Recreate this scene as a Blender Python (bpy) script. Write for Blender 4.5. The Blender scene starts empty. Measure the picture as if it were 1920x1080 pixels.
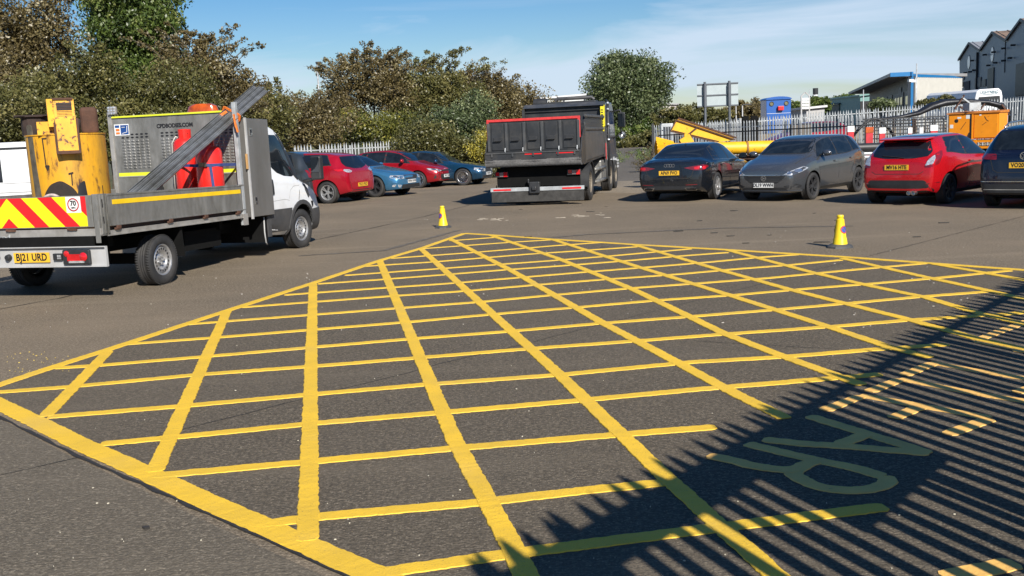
import bpy, bmesh, math, random
import numpy as np
from mathutils import Vector, Matrix
from mathutils.bvhtree import BVHTree
from mathutils.geometry import delaunay_2d_cdt

random.seed(7)
SC = bpy.context.scene
COL = SC.collection
PI = math.pi

# ------------------------------------------------------------------ camera
F_PX, CAM_H, ROLL, Y0 = 1850.0, 1.8, 0.045, 257.0
PITCH = math.atan((540 - Y0) * math.cos(ROLL) / F_PX)
_f = Vector((0, math.cos(PITCH), -math.sin(PITCH)))
_r0 = Vector((1, 0, 0)); _u0 = _r0.cross(_f)
_r = _r0 * math.cos(ROLL) - _u0 * math.sin(ROLL)
_u = _u0 * math.cos(ROLL) + _r0 * math.sin(ROLL)
CPOS = Vector((0, 0, CAM_H))
cam = bpy.data.cameras.new('camera')
cam.sensor_width = 36.0; cam.lens = 36.0 * F_PX / 1920.0
cam.clip_start = 0.05; cam.clip_end = 4000
camo = bpy.data.objects.new('camera', cam); COL.objects.link(camo)
camo.matrix_world = Matrix(((_r.x, _u.x, -_f.x, 0), (_r.y, _u.y, -_f.y, 0), (_r.z, _u.z, -_f.z, CAM_H), (0, 0, 0, 1)))
SC.camera = camo

# ------------------------------------------------------------------ sky and sun
SUN_EL = math.radians(34)
_sx, _sy = 0.386, -1.0
SUN_ROT = math.atan2(_sx, _sy)
world = bpy.data.worlds.new('World'); SC.world = world; world.use_nodes = True
nt = world.node_tree; nt.nodes.clear()
def N(t, typ, **kw):
    n = t.nodes.new(typ)
    for k, v in kw.items(): setattr(n, k, v)
    return n
def L(t, a, b): t.links.new(a, b)
wo = N(nt, 'ShaderNodeOutputWorld'); bg = N(nt, 'ShaderNodeBackground')
sky = N(nt, 'ShaderNodeTexSky'); sky.sky_type = 'NISHITA'; sky.sun_disc = False
sky.sun_elevation = SUN_EL; sky.sun_rotation = SUN_ROT
sky.air_density = 1.0; sky.dust_density = 0.35; sky.ozone_density = 2.2; sky.altitude = 60
tc = N(nt, 'ShaderNodeTexCoord'); mp = N(nt, 'ShaderNodeMapping')
mp.inputs['Scale'].default_value = (1.2, 1.2, 9.0); mp.inputs['Rotation'].default_value = (0.03, 0.05, 0.5)
cn = N(nt, 'ShaderNodeTexNoise'); cn.inputs['Scale'].default_value = 1.7; cn.inputs['Detail'].default_value = 9; cn.inputs['Roughness'].default_value = 0.55
cn.inputs['Distortion'].default_value = 0.5
cr = N(nt, 'ShaderNodeMapRange'); cr.inputs[1].default_value = 0.635; cr.inputs[2].default_value = 0.83; cr.inputs[3].default_value = 0; cr.inputs[4].default_value = 0.85
# more veil low towards the horizon, thin streaks high
sp = N(nt, 'ShaderNodeSeparateXYZ'); lowr = N(nt, 'ShaderNodeFloatCurve')
_cv = lowr.mapping.curves[0]
for _x, _y in ((0.022, 0.22), (0.055, 0.25), (0.085, 0.21), (0.12, 0.10), (0.2, 0.0)): _cv.points.new(_x, _y)
_cv.points[0].location = (0, 0.33); _cv.points[-1].location = (1, 0)
lowr.mapping.update()
ad = N(nt, 'ShaderNodeMath', operation='ADD')
mx = N(nt, 'ShaderNodeMix', data_type='RGBA')
hs = N(nt, 'ShaderNodeHueSaturation'); hs.inputs['Saturation'].default_value = 1.45; hs.inputs['Value'].default_value = 1.0
L(nt, tc.outputs['Generated'], mp.inputs['Vector']); L(nt, mp.outputs[0], cn.inputs['Vector'])
L(nt, tc.outputs['Generated'], sp.inputs[0]); L(nt, sp.outputs['Z'], lowr.inputs[1])
L(nt, cn.outputs[0], ad.inputs[0]); L(nt, lowr.outputs[0], ad.inputs[1]); L(nt, ad.outputs[0], cr.inputs[0])
L(nt, cr.outputs[0], mx.inputs[0]); L(nt, sky.outputs[0], hs.inputs['Color']); tn = N(nt, 'ShaderNodeMix', data_type='RGBA', blend_type='MULTIPLY'); tn.inputs[0].default_value = 1; tn.inputs[7].default_value = (0.95, 0.96, 1.06, 1); L(nt, hs.outputs[0], tn.inputs[6]); L(nt, tn.outputs[2], mx.inputs[6])
mx.inputs[7].default_value = (7.2, 8.6, 10.4, 1)
# thin high streaks
m2 = N(nt, 'ShaderNodeMapping'); m2.inputs['Scale'].default_value = (1.6, 0.6, 34.0); m2.inputs['Rotation'].default_value = (0.0, -0.11, 0.0); m2.inputs['Location'].default_value = (0.4, 0.2, 1.3)
c2 = N(nt, 'ShaderNodeTexNoise'); c2.inputs['Scale'].default_value = 1.0; c2.inputs['Detail'].default_value = 6; c2.inputs['Roughness'].default_value = 0.5; c2.inputs['Distortion'].default_value = 0.25
r2 = N(nt, 'ShaderNodeMapRange'); r2.inputs[1].default_value = 0.58; r2.inputs[2].default_value = 0.80; r2.inputs[4].default_value = 0.55
mb_ = N(nt, 'ShaderNodeMix', data_type='RGBA'); mb_.inputs[7].default_value = (6.4, 7.9, 9.9, 1)
L(nt, tc.outputs['Generated'], m2.inputs['Vector']); L(nt, m2.outputs[0], c2.inputs['Vector']); L(nt, c2.outputs[0], r2.inputs[0]); L(nt, r2.outputs[0], mb_.inputs[0]); L(nt, mx.outputs[2], mb_.inputs[6])
L(nt, mb_.outputs[2], bg.inputs['Color']); bg.inputs['Strength'].default_value = 0.057
L(nt, bg.outputs[0], wo.inputs[0])
sun = bpy.data.lights.new('sun', 'SUN'); sun.energy = 4.6; sun.angle = math.radians(0.53); sun.color = (1.0, 0.95, 0.87)
suno = bpy.data.objects.new('sun', sun); COL.objects.link(suno)
_sd = Vector((_sx, _sy, 0)).normalized() * math.cos(SUN_EL) + Vector((0, 0, math.sin(SUN_EL)))
suno.rotation_euler = _sd.to_track_quat('Z', 'Y').to_euler(); suno.location = _sd * 60
SC.view_settings.view_transform = 'Standard'; SC.view_settings.look = 'None'
SC.view_settings.exposure = 0.66; SC.view_settings.gamma = 1.0; SC.view_settings.use_curve_mapping = False

def ray(x, y): return _f + _r * ((x - 960) / F_PX) - _u * ((y - 540) / F_PX)
def G(x, y, z=0.0):
    d = ray(x, y); return CPOS + d * ((z - CAM_H) / d.z)
def at(x, y, Y):
    d = ray(x, y); return CPOS + d * (Y / d.y)

# ------------------------------------------------------------------ materials
MATS = {}
def mat(name, col, rough=0.6, metal=0.0, var=0.12, vscale=3.0, bump=0.0, bscale=60.0, coat=0.0, dirt=0.0, dirtcol=(0.08, 0.065, 0.05), spec=0.5, emit=0, streak=None, rustcol=None, rust=0.0, rscale=4.0, rw=0.08):
    if name in MATS: return MATS[name]
    m = bpy.data.materials.new(name); m.use_nodes = True; t = m.node_tree
    b = t.nodes['Principled BSDF']
    b.inputs['Roughness'].default_value = rough; b.inputs['Metallic'].default_value = metal
    b.inputs['Specular IOR Level'].default_value = spec
    b.inputs['Coat Weight'].default_value = coat; b.inputs['Coat Roughness'].default_value = 0.04
    c = N(t, 'ShaderNodeTexCoord')
    n1 = N(t, 'ShaderNodeTexNoise'); n1.inputs['Scale'].default_value = vscale; n1.inputs['Detail'].default_value = 7; n1.inputs['Roughness'].default_value = 0.6
    src = c.outputs['Object']
    if streak:
        mp = N(t, 'ShaderNodeMapping'); mp.inputs['Scale'].default_value = streak; L(t, src, mp.inputs[0]); src = mp.outputs[0]
    L(t, src, n1.inputs['Vector'])
    r = N(t, 'ShaderNodeMapRange'); r.inputs[1].default_value = 0.3; r.inputs[2].default_value = 0.7; r.inputs[3].default_value = 1 - var; r.inputs[4].default_value = 1 + var
    L(t, n1.outputs[0], r.inputs[0])
    mu = N(t, 'ShaderNodeVectorMath', operation='SCALE'); mu.inputs[0].default_value = col[:3]; L(t, r.outputs[0], mu.inputs['Scale'])
    out = mu.outputs[0]
    def layer(out, amount, colr, scale, w):
        n2 = N(t, 'ShaderNodeTexNoise'); n2.inputs['Scale'].default_value = scale; n2.inputs['Detail'].default_value = 10; n2.inputs['Roughness'].default_value = 0.68
        L(t, src, n2.inputs['Vector'])
        r2 = N(t, 'ShaderNodeMapRange'); th = 0.72 - amount * 0.35
        r2.inputs[1].default_value = th - w; r2.inputs[2].default_value = th + w; L(t, n2.outputs[0], r2.inputs[0])
        mm = N(t, 'ShaderNodeMix', data_type='RGBA'); L(t, r2.outputs[0], mm.inputs[0]); L(t, out, mm.inputs[6]); mm.inputs[7].default_value = (*colr, 1)
        return mm.outputs[2]
    if dirt > 0: out = layer(out, dirt, dirtcol, 2.3, 0.16)
    if rust > 0: out = layer(out, rust, rustcol or (0.09, 0.035, 0.015), rscale, rw * 0.4)
    L(t, out, b.inputs['Base Color'])
    rr = N(t, 'ShaderNodeMapRange'); rr.inputs[3].default_value = max(0.02, rough - 0.08 * min(1, rough * 3)); rr.inputs[4].default_value = min(1, rough + 0.08 * min(1, rough * 3))
    L(t, n1.outputs[0], rr.inputs[0]); L(t, rr.outputs[0], b.inputs['Roughness'])
    if bump > 0:
        n3 = N(t, 'ShaderNodeTexNoise'); n3.inputs['Scale'].default_value = bscale; n3.inputs['Detail'].default_value = 4
        L(t, src, n3.inputs['Vector'])
        bp = N(t, 'ShaderNodeBump'); bp.inputs['Strength'].default_value = bump; bp.inputs['Distance'].default_value = 0.01
        L(t, n3.outputs[0], bp.inputs['Height']); L(t, bp.outputs[0], b.inputs['Normal'])
    if emit:
        b.inputs['Emission Color'].default_value = (*col, 1); b.inputs['Emission Strength'].default_value = emit
    MATS[name] = m; return m

def paint(name, col, rough=0.28, metal=0.35):
    return mat(name, col, rough, metal, var=0.05, vscale=2, coat=0.9, dirt=0.0)
ALU = mat('aluminium_weathered', (0.31, 0.305, 0.29), 0.45, 0.45, 0.38, 2.2, 0.1, 30, streak=(1, 1, 0.35), dirt=0.55, dirtcol=(0.11, 0.105, 0.09))
ALU2 = mat('aluminium_light', (0.42, 0.40, 0.37), 0.5, 0.5, 0.15, 5.0, dirt=0.3, dirtcol=(0.2, 0.18, 0.15))
STEEL = mat('steel_locker', (0.24, 0.232, 0.22), 0.40, 0.55, 0.14, 2.0, streak=(1, 1, 0.3), dirt=0.25, dirtcol=(0.16, 0.15, 0.13))
GALV = mat('galvanised_steel', (0.43, 0.45, 0.46), 0.55, 0.35, 0.16, 6.0, dirt=0.25, dirtcol=(0.2, 0.2, 0.19))
WHITE = mat('white_paint', (0.74, 0.75, 0.76), 0.3, 0, 0.03, 2, coat=0.5, dirt=0.15, dirtcol=(0.55, 0.54, 0.51))
WHITE2 = mat('white_dirty', (0.40, 0.40, 0.40), 0.5, 0, 0.08, 3, dirt=0.35, dirtcol=(0.3, 0.29, 0.27))
BLACKP = mat('black_plastic', (0.022, 0.023, 0.025), 0.5, 0, 0.2, 8)
GREYP = mat('dark_grey_plastic', (0.05, 0.05, 0.052), 0.55, 0, 0.2, 8, dirt=0.2, dirtcol=(0.09, 0.085, 0.08))
UNDER = mat('underbody_black', (0.008, 0.008, 0.008), 0.9, 0, 0.2, 8, spec=0.1)
RUB = mat('tyre_rubber', (0.020, 0.020, 0.021), 0.78, 0, 0.25, 12, 0.2, 60, dirt=0.35, dirtcol=(0.05, 0.046, 0.042))
GLASS = mat('dark_glass', (0.010, 0.013, 0.018), 0.04, 0, 0.05, 2, spec=0.9)
GLASS2 = mat('windscreen_glass', (0.010, 0.014, 0.019), 0.03, 0, 0.5, 3, spec=0.5)
CHROME = mat('bright_alloy', (0.62, 0.62, 0.62), 0.22, 0.95, 0.05, 5)
ALLOY = mat('silver_wheel', (0.5, 0.5, 0.5), 0.35, 0.7, 0.12, 5, dirt=0.2, dirtcol=(0.2, 0.18, 0.16))
ALLOYD = mat('dark_wheel', (0.05, 0.05, 0.053), 0.4, 0.4, 0.15, 5)
REDL = mat('red_lens', (0.50, 0.008, 0.012), 0.12, 0, 0.25, 14, coat=1)
REDD = mat('dark_red_lens', (0.16, 0.01, 0.015), 0.12, 0, 0.3, 14, coat=1)
CLEARL = mat('clear_lens', (0.62, 0.64, 0.66), 0.12, 0.55, 0.45, 22, coat=1)
AMBER = mat('amber_lens', (0.42, 0.07, 0.006), 0.12, 0, 0.35, 10, coat=1)
PLATEY = mat('plate_yellow', (0.72, 0.42, 0.03), 0.4, 0, 0.05)
PLATEW = mat('plate_white', (0.72, 0.72, 0.70), 0.4, 0, 0.05)
INK = mat('ink_black', (0.012, 0.012, 0.014), 0.5, 0, 0.05)
REDS = mat('red_reflective', (0.60, 0.012, 0.016), 0.4, 0, 0.06, 4, coat=0.3)
YELS = mat('yellow_reflective', (0.78, 0.68, 0.01), 0.4, 0, 0.06, 4, rust=0.06, rustcol=(0.25, 0.22, 0.08), rscale=9)
YTAPE = mat('yellow_tape', (0.80, 0.52, 0.01), 0.4, 0, 0.08, 5, rust=0.08, rustcol=(0.2, 0.17, 0.1), rscale=10)
LIME = mat('lime_tape', (0.62, 0.66, 0.03), 0.4, 0, 0.08, 5)
RUST = mat('rust_brown', (0.085, 0.040, 0.025), 0.85, 0.1, 0.35, 6, 0.4, 30)
RUSTD = mat('rust_dark', (0.035, 0.022, 0.018), 0.85, 0.1, 0.4, 8, 0.4, 30)
BARK = mat('bark', (0.075, 0.06, 0.045), 0.9, 0, 0.3, 14, 0.5, 20)
TRKGREY = mat('truck_grey_paint', (0.024, 0.026, 0.029), 0.46, 0.1, 0.25, 2.5, dirt=0.30, dirtcol=(0.060, 0.056, 0.050))
MACHY = mat('machine_yellow', (0.74, 0.40, 0.01), 0.5, 0, 0.12, 4, rust=0.22, rustcol=(0.10, 0.045, 0.02), rscale=7)

# ------------------------------------------------------------------ mesh builder
class MB:
    def __init__(s): s.v = []; s.f = []; s.m = []
    def add(s, vs, fs, mi=0):
        o = len(s.v); s.v += [tuple(v) for v in vs]
        s.f += [tuple(i + o for i in f) for f in fs]; s.m += [mi] * len(fs); return s
    def box(s, x0, x1, y0, y1, z0, z1, mi=0):
        vs = [(x, y, z) for z in (z0, z1) for y in (y0, y1) for x in (x0, x1)]
        return s.add(vs, [(0, 2, 3, 1), (4, 5, 7, 6), (0, 1, 5, 4), (2, 6, 7, 3), (0, 4, 6, 2), (1, 3, 7, 5)], mi)
    def hexa(s, b, t, mi=0):
        return s.add(list(b) + list(t), [(3, 2, 1, 0), (4, 5, 6, 7), (0, 1, 5, 4), (1, 2, 6, 5), (2, 3, 7, 6), (3, 0, 4, 7)], mi)
    def bar(s, p, q, w, h=None, mi=0, up=(0, 0, 1)):
        h = h or w; p = Vector(p); q = Vector(q); d = (q - p).normalized(); up = Vector(up)
        a = d.cross(up)
        if a.length < 1e-4: a = d.cross(Vector((1, 0, 0)))
        a.normalize(); b = a.cross(d).normalized(); a *= w / 2; b *= h / 2
        return s.hexa([p - a - b, p + a - b, p + a + b, p - a + b], [q - a - b, q + a - b, q + a + b, q - a + b], mi)
    def tube(s, pts, r, n=8, mi=0, caps=True):
        pts = [Vector(p) for p in pts]; rr = r if isinstance(r, (list, tuple)) else [r] * len(pts)
        vs = []; prev = None
        for i, p in enumerate(pts):
            d = (pts[min(i + 1, len(pts) - 1)] - pts[max(i - 1, 0)]).normalized()
            a = prev if prev else (Vector((0, 0, 1)) if abs(d.z) < 0.9 else Vector((1, 0, 0)))
            a = (a - d * a.dot(d)).normalized(); prev = a; b = d.cross(a)
            vs += [p + (a * math.cos(2 * PI * k / n) + b * math.sin(2 * PI * k / n)) * rr[i] for k in range(n)]
        fs = [(i * n + k, i * n + (k + 1) % n, (i + 1) * n + (k + 1) % n, (i + 1) * n + k) for i in range(len(pts) - 1) for k in range(n)]
        if caps: fs += [tuple(range(n))[::-1], tuple((len(pts) - 1) * n + k for k in range(n))]
        return s.add(vs, fs, mi)
    def lathe(s, prof, c=(0, 0, 0), axis='z', n=24, mi=0, closed=False):
        vs = []
        for r, h in prof:
            for k in range(n):
                a = 2 * PI * k / n
                if axis == 'z': vs.append((c[0] + r * math.cos(a), c[1] + r * math.sin(a), c[2] + h))
                elif axis == 'y': vs.append((c[0] + r * math.cos(a), c[1] + h, c[2] + r * math.sin(a)))
                else: vs.append((c[0] + h, c[1] + r * math.cos(a), c[2] + r * math.sin(a)))
        fs = []; m = len(prof)
        for i in range(m if closed else m - 1):
            j = (i + 1) % m
            for k in range(n): fs.append((i * n + k, i * n + (k + 1) % n, j * n + (k + 1) % n, j * n + k))
        return s.add(vs, fs, mi)
    def prism(s, poly, a0, a1, axis='y', mi=0):
        def P(u, v, a): return {'y': (u, a, v), 'x': (a, u, v), 'z': (u, v, a)}[axis]
        n = len(poly)
        vs = [P(u, v, a0) for u, v in poly] + [P(u, v, a1) for u, v in poly]
        fs = [tuple(range(n)), tuple(range(2 * n - 1, n - 1, -1))] + [(i, i + n, (i + 1) % n + n, (i + 1) % n) for i in range(n)]
        return s.add(vs, fs, mi)
    def mesh(s, name, mats, smooth=False):
        me = bpy.data.meshes.new(name); me.from_pydata(s.v, [], s.f)
        for m in (mats if isinstance(mats, (list, tuple)) else [mats]): me.materials.append(m)
        me.polygons.foreach_set('material_index', s.m)
        me.update()
        bm = bmesh.new(); bm.from_mesh(me); bmesh.ops.recalc_face_normals(bm, faces=bm.faces); bm.to_mesh(me); bm.free()
        if smooth: me.polygons.foreach_set('use_smooth', [True] * len(me.polygons)); 
        return me
    def build(s, name, mats, parent=None, smooth=False, bevel=0, auto=False):
        o = bpy.data.objects.new(name, s.mesh(name, mats, smooth)); COL.objects.link(o); o.parent = parent
        if bevel:
            b = o.modifiers.new('bevel', 'BEVEL'); b.width = bevel; b.segments = 2; b.limit_method = 'ANGLE'; b.angle_limit = math.radians(40)
        if smooth and auto:
            o.data.set_sharp_from_angle(angle=math.radians(38))
        return o
def tag(o, label=None, cat=None, group=None, kind=None):
    if label: o['label'] = label
    if cat: o['category'] = cat
    if group: o['group'] = group
    if kind: o['kind'] = kind
    return o
def root(name, loc, rz, label, cat, group=None):
    o = bpy.data.objects.new(name, None); COL.objects.link(o); o.empty_display_size = 0.2
    o.location = loc; o.rotation_euler = (0, 0, rz); return tag(o, label, cat, group)
def link(name, me, parent=None, loc=(0, 0, 0), rot=(0, 0, 0), scale=None):
    o = bpy.data.objects.new(name, me); COL.objects.link(o); o.parent = parent; o.location = loc; o.rotation_euler = rot
    if scale: o.scale = scale
    return o
def textmesh(txt, size, bold=0.0, extrude=0.002, mat_=None, sx=1.0, spacing=1.0):
    cu = bpy.data.curves.new('txt', 'FONT'); cu.body = txt; cu.size = size; cu.extrude = extrude; cu.offset = bold
    cu.align_x = 'CENTER'; cu.align_y = 'CENTER'; cu.space_character = spacing; cu.resolution_u = 3
    o = bpy.data.objects.new('txt', cu); COL.objects.link(o)
    dg = bpy.context.evaluated_depsgraph_get(); me = bpy.data.meshes.new_from_object(o.evaluated_get(dg))
    bpy.data.objects.remove(o); bpy.data.curves.remove(cu)
    me.transform(Matrix.Scale(sx, 4, (1, 0, 0)))
    me.materials.clear(); me.materials.append(mat_ or INK); return me
def text(name, txt, size, loc, normal, parent, up=(0, 0, 1), **kw):
    """text lying on a face with the given outward normal"""
    me = textmesh(txt, size, **kw)
    n = Vector(normal).normalized(); u = Vector(up); u = (u - n * u.dot(n)).normalized(); r = u.cross(n)
    M = Matrix(((r.x, u.x, n.x, loc[0]), (r.y, u.y, n.y, loc[1]), (r.z, u.z, n.z, loc[2]), (0, 0, 0, 1)))
    me.transform(M); o = bpy.data.objects.new(name, me); COL.objects.link(o); o.parent = parent; return o
# ------------------------------------------------------------------ ground
def node_asphalt(name, base, chip, tint, patch=0.25, brush=0.0, bumpd=0.35):
    m = bpy.data.materials.new(name); m.use_nodes = True; t = m.node_tree; b = t.nodes['Principled BSDF']
    b.inputs['Roughness'].default_value = 0.88; b.inputs['Specular IOR Level'].default_value = 0.28
    c = N(t, 'ShaderNodeTexCoord')
    def noise(sc, det=5, ro=0.6, scale=None):
        n = N(t, 'ShaderNodeTexNoise'); n.inputs['Scale'].default_value = sc; n.inputs['Detail'].default_value = det; n.inputs['Roughness'].default_value = ro
        if scale:
            mp = N(t, 'ShaderNodeMapping'); mp.inputs['Scale'].default_value = scale; mp.inputs['Rotation'].default_value = (0, 0, 0.06); L(t, c.outputs['Object'], mp.inputs[0]); L(t, mp.outputs[0], n.inputs[0])
        else: L(t, c.outputs['Object'], n.inputs[0])
        return n.outputs[0]
    def rng(s, a, b_, o0, o1):
        r = N(t, 'ShaderNodeMapRange'); r.inputs[1].default_value = a; r.inputs[2].default_value = b_; r.inputs[3].default_value = o0; r.inputs[4].default_value = o1
        L(t, s, r.inputs[0]); return r.outputs[0]
    def mixc(f, a, b_):
        mm = N(t, 'ShaderNodeMix', data_type='RGBA')
        if isinstance(f, float): mm.inputs[0].default_value = f
        else: L(t, f, mm.inputs[0])
        for i, v in ((6, a), (7, b_)):
            if isinstance(v, tuple): mm.inputs[i].default_value = (*v, 1)
            else: L(t, v, mm.inputs[i])
        return mm.outputs[2]
    base = (base[0] * 1.03, base[1] * .965, base[2] * .88); tint = (tint[0] * 1.02, tint[1] * .965, tint[2] * .89); chip = (chip[0], chip[1] * .95, chip[2] * .86)
    fine = noise(70, 4, 0.8); mid = noise(24, 4, 0.7); big = noise(0.35, 5, 0.6); big2 = noise(1.6, 6, 0.65)
    dark = tuple(x * 0.28 for x in base)
    col = mixc(rng(fine, 0.41, 0.57, 0, 1), dark, base)
    chips = N(t, 'ShaderNodeTexVoronoi'); chips.inputs['Scale'].default_value = 75; L(t, c.outputs['Object'], chips.inputs['Vector'])
    sel = N(t, 'ShaderNodeSeparateColor'); L(t, chips.outputs['Color'], sel.inputs[0])
    cm = N(t, 'ShaderNodeMath', operation='MULTIPLY'); L(t, rng(sel.outputs[0], 0.72, 0.78, 0, 1), cm.inputs[0]); L(t, rng(chips.outputs['Distance'], 0.25, 0.45, 1, 0), cm.inputs[1])
    col = mixc(cm.outputs[0], col, chip)
    col = mixc(rng(mid, 0.38, 0.66, 0, 0.5), col, dark)
    coarse = noise(38, 3, 0.65, (1.0, 1.6, 1)); col = mixc(rng(coarse, 0.50, 0.62, 0, 0.55), col, tuple(x * 0.30 for x in base)); col = mixc(rng(coarse, 0.36, 0.48, 0.55, 0), col, tuple(x * 1.75 for x in base))
    col = mixc(rng(big, 0.38, 0.66, 0, patch * 1.6), col, tint)
    col = mixc(rng(big2, 0.55, 0.75, 0, patch), col, tuple(x * 0.6 for x in base))
    st = noise(1.0, 5, 0.6, (0.25, 5.0, 1)); col = mixc(rng(st, 0.5, 0.75, 0, 0.30), col, tuple(x * 0.62 for x in base))
    st2 = noise(0.8, 5, 0.6, (0.12, 2.2, 1)); col = mixc(rng(st2, 0.55, 0.75, 0, 0.35), col, tuple(x * 1.35 for x in base))
    h = fine
    if brush:
        br = noise(1.0, 4, 0.7, (9.0, 52.0, 1)); col = mixc(rng(br, 0.38, 0.62, 0, brush), col, tuple(x * 0.5 for x in base))
    L(t, col, b.inputs['Base Color'])
    ah = N(t, 'ShaderNodeMath', operation='ADD'); L(t, fine, ah.inputs[0]); L(t, coarse, ah.inputs[1])
    bp = N(t, 'ShaderNodeBump'); bp.inputs['Strength'].default_value = bumpd; bp.inputs['Distance'].default_value = 0.016; L(t, ah.outputs[0], bp.inputs['Height']); L(t, bp.outputs[0], b.inputs['Normal'])
    return m
ASPH_OLD = node_asphalt('asphalt_old', (0.225, 0.192, 0.147), (0.40, 0.35, 0.28), (0.240, 0.197, 0.145), 0.3)
ASPH_NEW = node_asphalt('asphalt_dark', (0.195, 0.170, 0.134), (0.42, 0.37, 0.30), (0.170, 0.149, 0.119), 0.25, 0.45, 0.9)
ASPH_SIDE = node_asphalt('asphalt_apron', (0.250, 0.222, 0.178), (0.42, 0.38, 0.31), (0.235, 0.209, 0.168), 0.25, 0.75, 0.9)
CONC = node_asphalt('concrete_strip', (0.30, 0.265, 0.215), (0.4, 0.36, 0.3), (0.27, 0.235, 0.19), 0.3)
SEAM = mat('joint_tar', (0.022, 0.02, 0.018), 0.8, 0, 0.3, 20)
GRASSM = mat('grass_ground', (0.060, 0.066, 0.026), 0.95, 0, 0.5, 1.2, 0.6, 12, dirt=0.4, dirtcol=(0.09, 0.07, 0.04))

def sheet(name, pts, z, m, kind='structure', parent=None, label=None):
    b = MB(); b.add([(p[0], p[1], z) for p in pts], [tuple(range(len(pts)))])
    o = b.build(name, m, parent)
    if kind: o['kind'] = kind
    return o
def ring(pts): return [(p.x, p.y) for p in pts]
sheet('ground', [(-1500, -60), (1500, -60), (1500, 2500), (-1500, 2500)], -0.03, GRASSM)
yard = [(-30, -8), (30, -8), (34, 33), (16, 45), (6.6, 49), (6.6, 52), (-1.5, 49), (-3, 47), (-12, 41), (-40, 34), (-40, 0)]
sheet('yard', yard, 0.0, ASPH_OLD)
# newer, darker asphalt under the box marking
BORD = [(-45, 737), (103, 688), (207, 655), (430, 582), (585, 532), (712, 489), (790, 466), (871, 438), (920, 441), (1035, 449), (1190, 459), (1365, 469), (1578, 482), (1741, 494), (1920, 507), (2150, 522)]
BORD2 = [(-45, 737), (0, 759), (67, 791), (156, 836), (276, 889), (400, 947), (551, 1013), (711, 1084), (860, 1150), (1100, 1260)]
new = [G(*p) for p in [(-45, 742), (400, 592), (871, 440), (1400, 473), (2150, 524)]] + [Vector((12, 3, 0)), Vector((9, -2, 0)), Vector((1.0, -1, 0))] + [G(*p) for p in BORD2[::-1][:-1]]
sheet('asphalt_patch', ring(new), 0.004, ASPH_NEW)
apron = [G(*p) + Vector((-0.10, -0.10, 0)) for p in BORD2] + [Vector((0.6, 1.2, 0)), Vector((0.4, -3, 0)), Vector((-14, -3, 0)), Vector((-14, 8, 0))]
sheet('asphalt_apron', ring(apron), 0.0035, ASPH_SIDE)
# the lane leaving the yard and the pale concrete strip at its mouth
sheet('concrete_strip', ring([G(1120, 362), G(1232, 362), G(1235, 338), G(1130, 340)]), 0.004, CONC)
sheet('access_lane', ring([G(*p) for p in ((1060, 340), (1236, 340), (1240, 300), (1245, 262), (1216, 267.5), (1168, 277), (1110, 290), (1070, 310))]), 0.002, node_asphalt('lane_asphalt', (0.16, 0.15, 0.135), (0.3, 0.28, 0.25), (0.14, 0.13, 0.12), 0.2))
# grassy bank behind the fences
def bank(name, line, h, w, m):
    b = MB(); vs = []; n = len(line)
    for i, (x, y) in enumerate(line):
        j = min(i + 1, n - 1); k = max(i - 1, 0); d = Vector((line[j][0] - line[k][0], line[j][1] - line[k][1])).normalized(); nn = Vector((-d.y, d.x))
        for q in range(7):
            f = q / 6; zz = h * math.sin(min(1, f * 1.6) * PI / 2) + (random.uniform(-.12, .12) if 0 < q < 6 else 0) - 0.03
            if q == 6: zz = h
            vs.append((x + nn.x * w * f, y + nn.y * w * f, zz if q else -0.02))
    fs = [(i * 7 + q, i * 7 + q + 1, (i + 1) * 7 + q + 1, (i + 1) * 7 + q) for i in range(n - 1) for q in range(6)]
    b.add(vs, fs); o = b.build(name, m, smooth=True); o['kind'] = 'structure'; return o
bank('grass_bank', [(-42, 38), (-12, 47), (-4, 50.5), (0.5, 51), (2.6, 54), (4.2, 66), (5.4, 80), (7.5, 120), (8.5, 160)], 0.9, 8, GRASSM)
def roadjoint(name, pts, w=0.02, z=0.006, jit=0.008, m=SEAM):
    P = [G(*p) for p in pts]; b = MB(); vs = []; cuts = []
    for i in range(len(P) - 1):
        n = max(2, int((P[i + 1] - P[i]).length / 0.15)); cuts += [P[i].lerp(P[i + 1], k / n) for k in range(n)]
    cuts.append(P[-1])
    for i, p in enumerate(cuts):
        d = (cuts[min(i + 1, len(cuts) - 1)] - cuts[max(i - 1, 0)]).normalized(); nn = Vector((-d.y, d.x, 0)); ww = w * random.uniform(0.3, 1.0); o = random.uniform(-jit, jit)
        vs += [(p + nn * (o + ww / 2)), (p + nn * (o - ww / 2))]
    vs = [(v.x, v.y, z) for v in vs]
    b.add(vs, [(2 * i, 2 * i + 1, 2 * i + 3, 2 * i + 2) for i in range(len(cuts) - 1)]); o = b.build(name, m); o['kind'] = 'structure'; return o
roadjoint('paving_joint', [(-40, 902), (0, 893), (157, 856), (345, 806), (566, 750), (637, 731), (765, 700), (825, 683), (983, 646), (1271, 573), (1433, 532), (1612, 485), (1826, 430), (2000, 385)], 0.014)
roadjoint('paving_joint', [(560, 462), (592, 450), (692, 429), (796, 406), (880, 385)], 0.035)
roadjoint('paving_joint', [(-60, 590), (0, 580), (110, 560), (240, 530)], 0.03)
roadjoint('paving_joint', [(1150, 366), (1400, 369), (1900, 392)], 0.035)
roadjoint('paving_joint', [(420, 352), (640, 366), (900, 362)], 0.03)
P = [(BORD2[i][0] - 12, BORD2[i][1] + 19) for i in range(len(BORD2))]
roadjoint('kerb_joint', P, 0.034, 0.0075, 0.008)
roadjoint('paving_joint', [(1300, 640), (1500, 652), (1620, 658)], 0.01)
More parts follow.
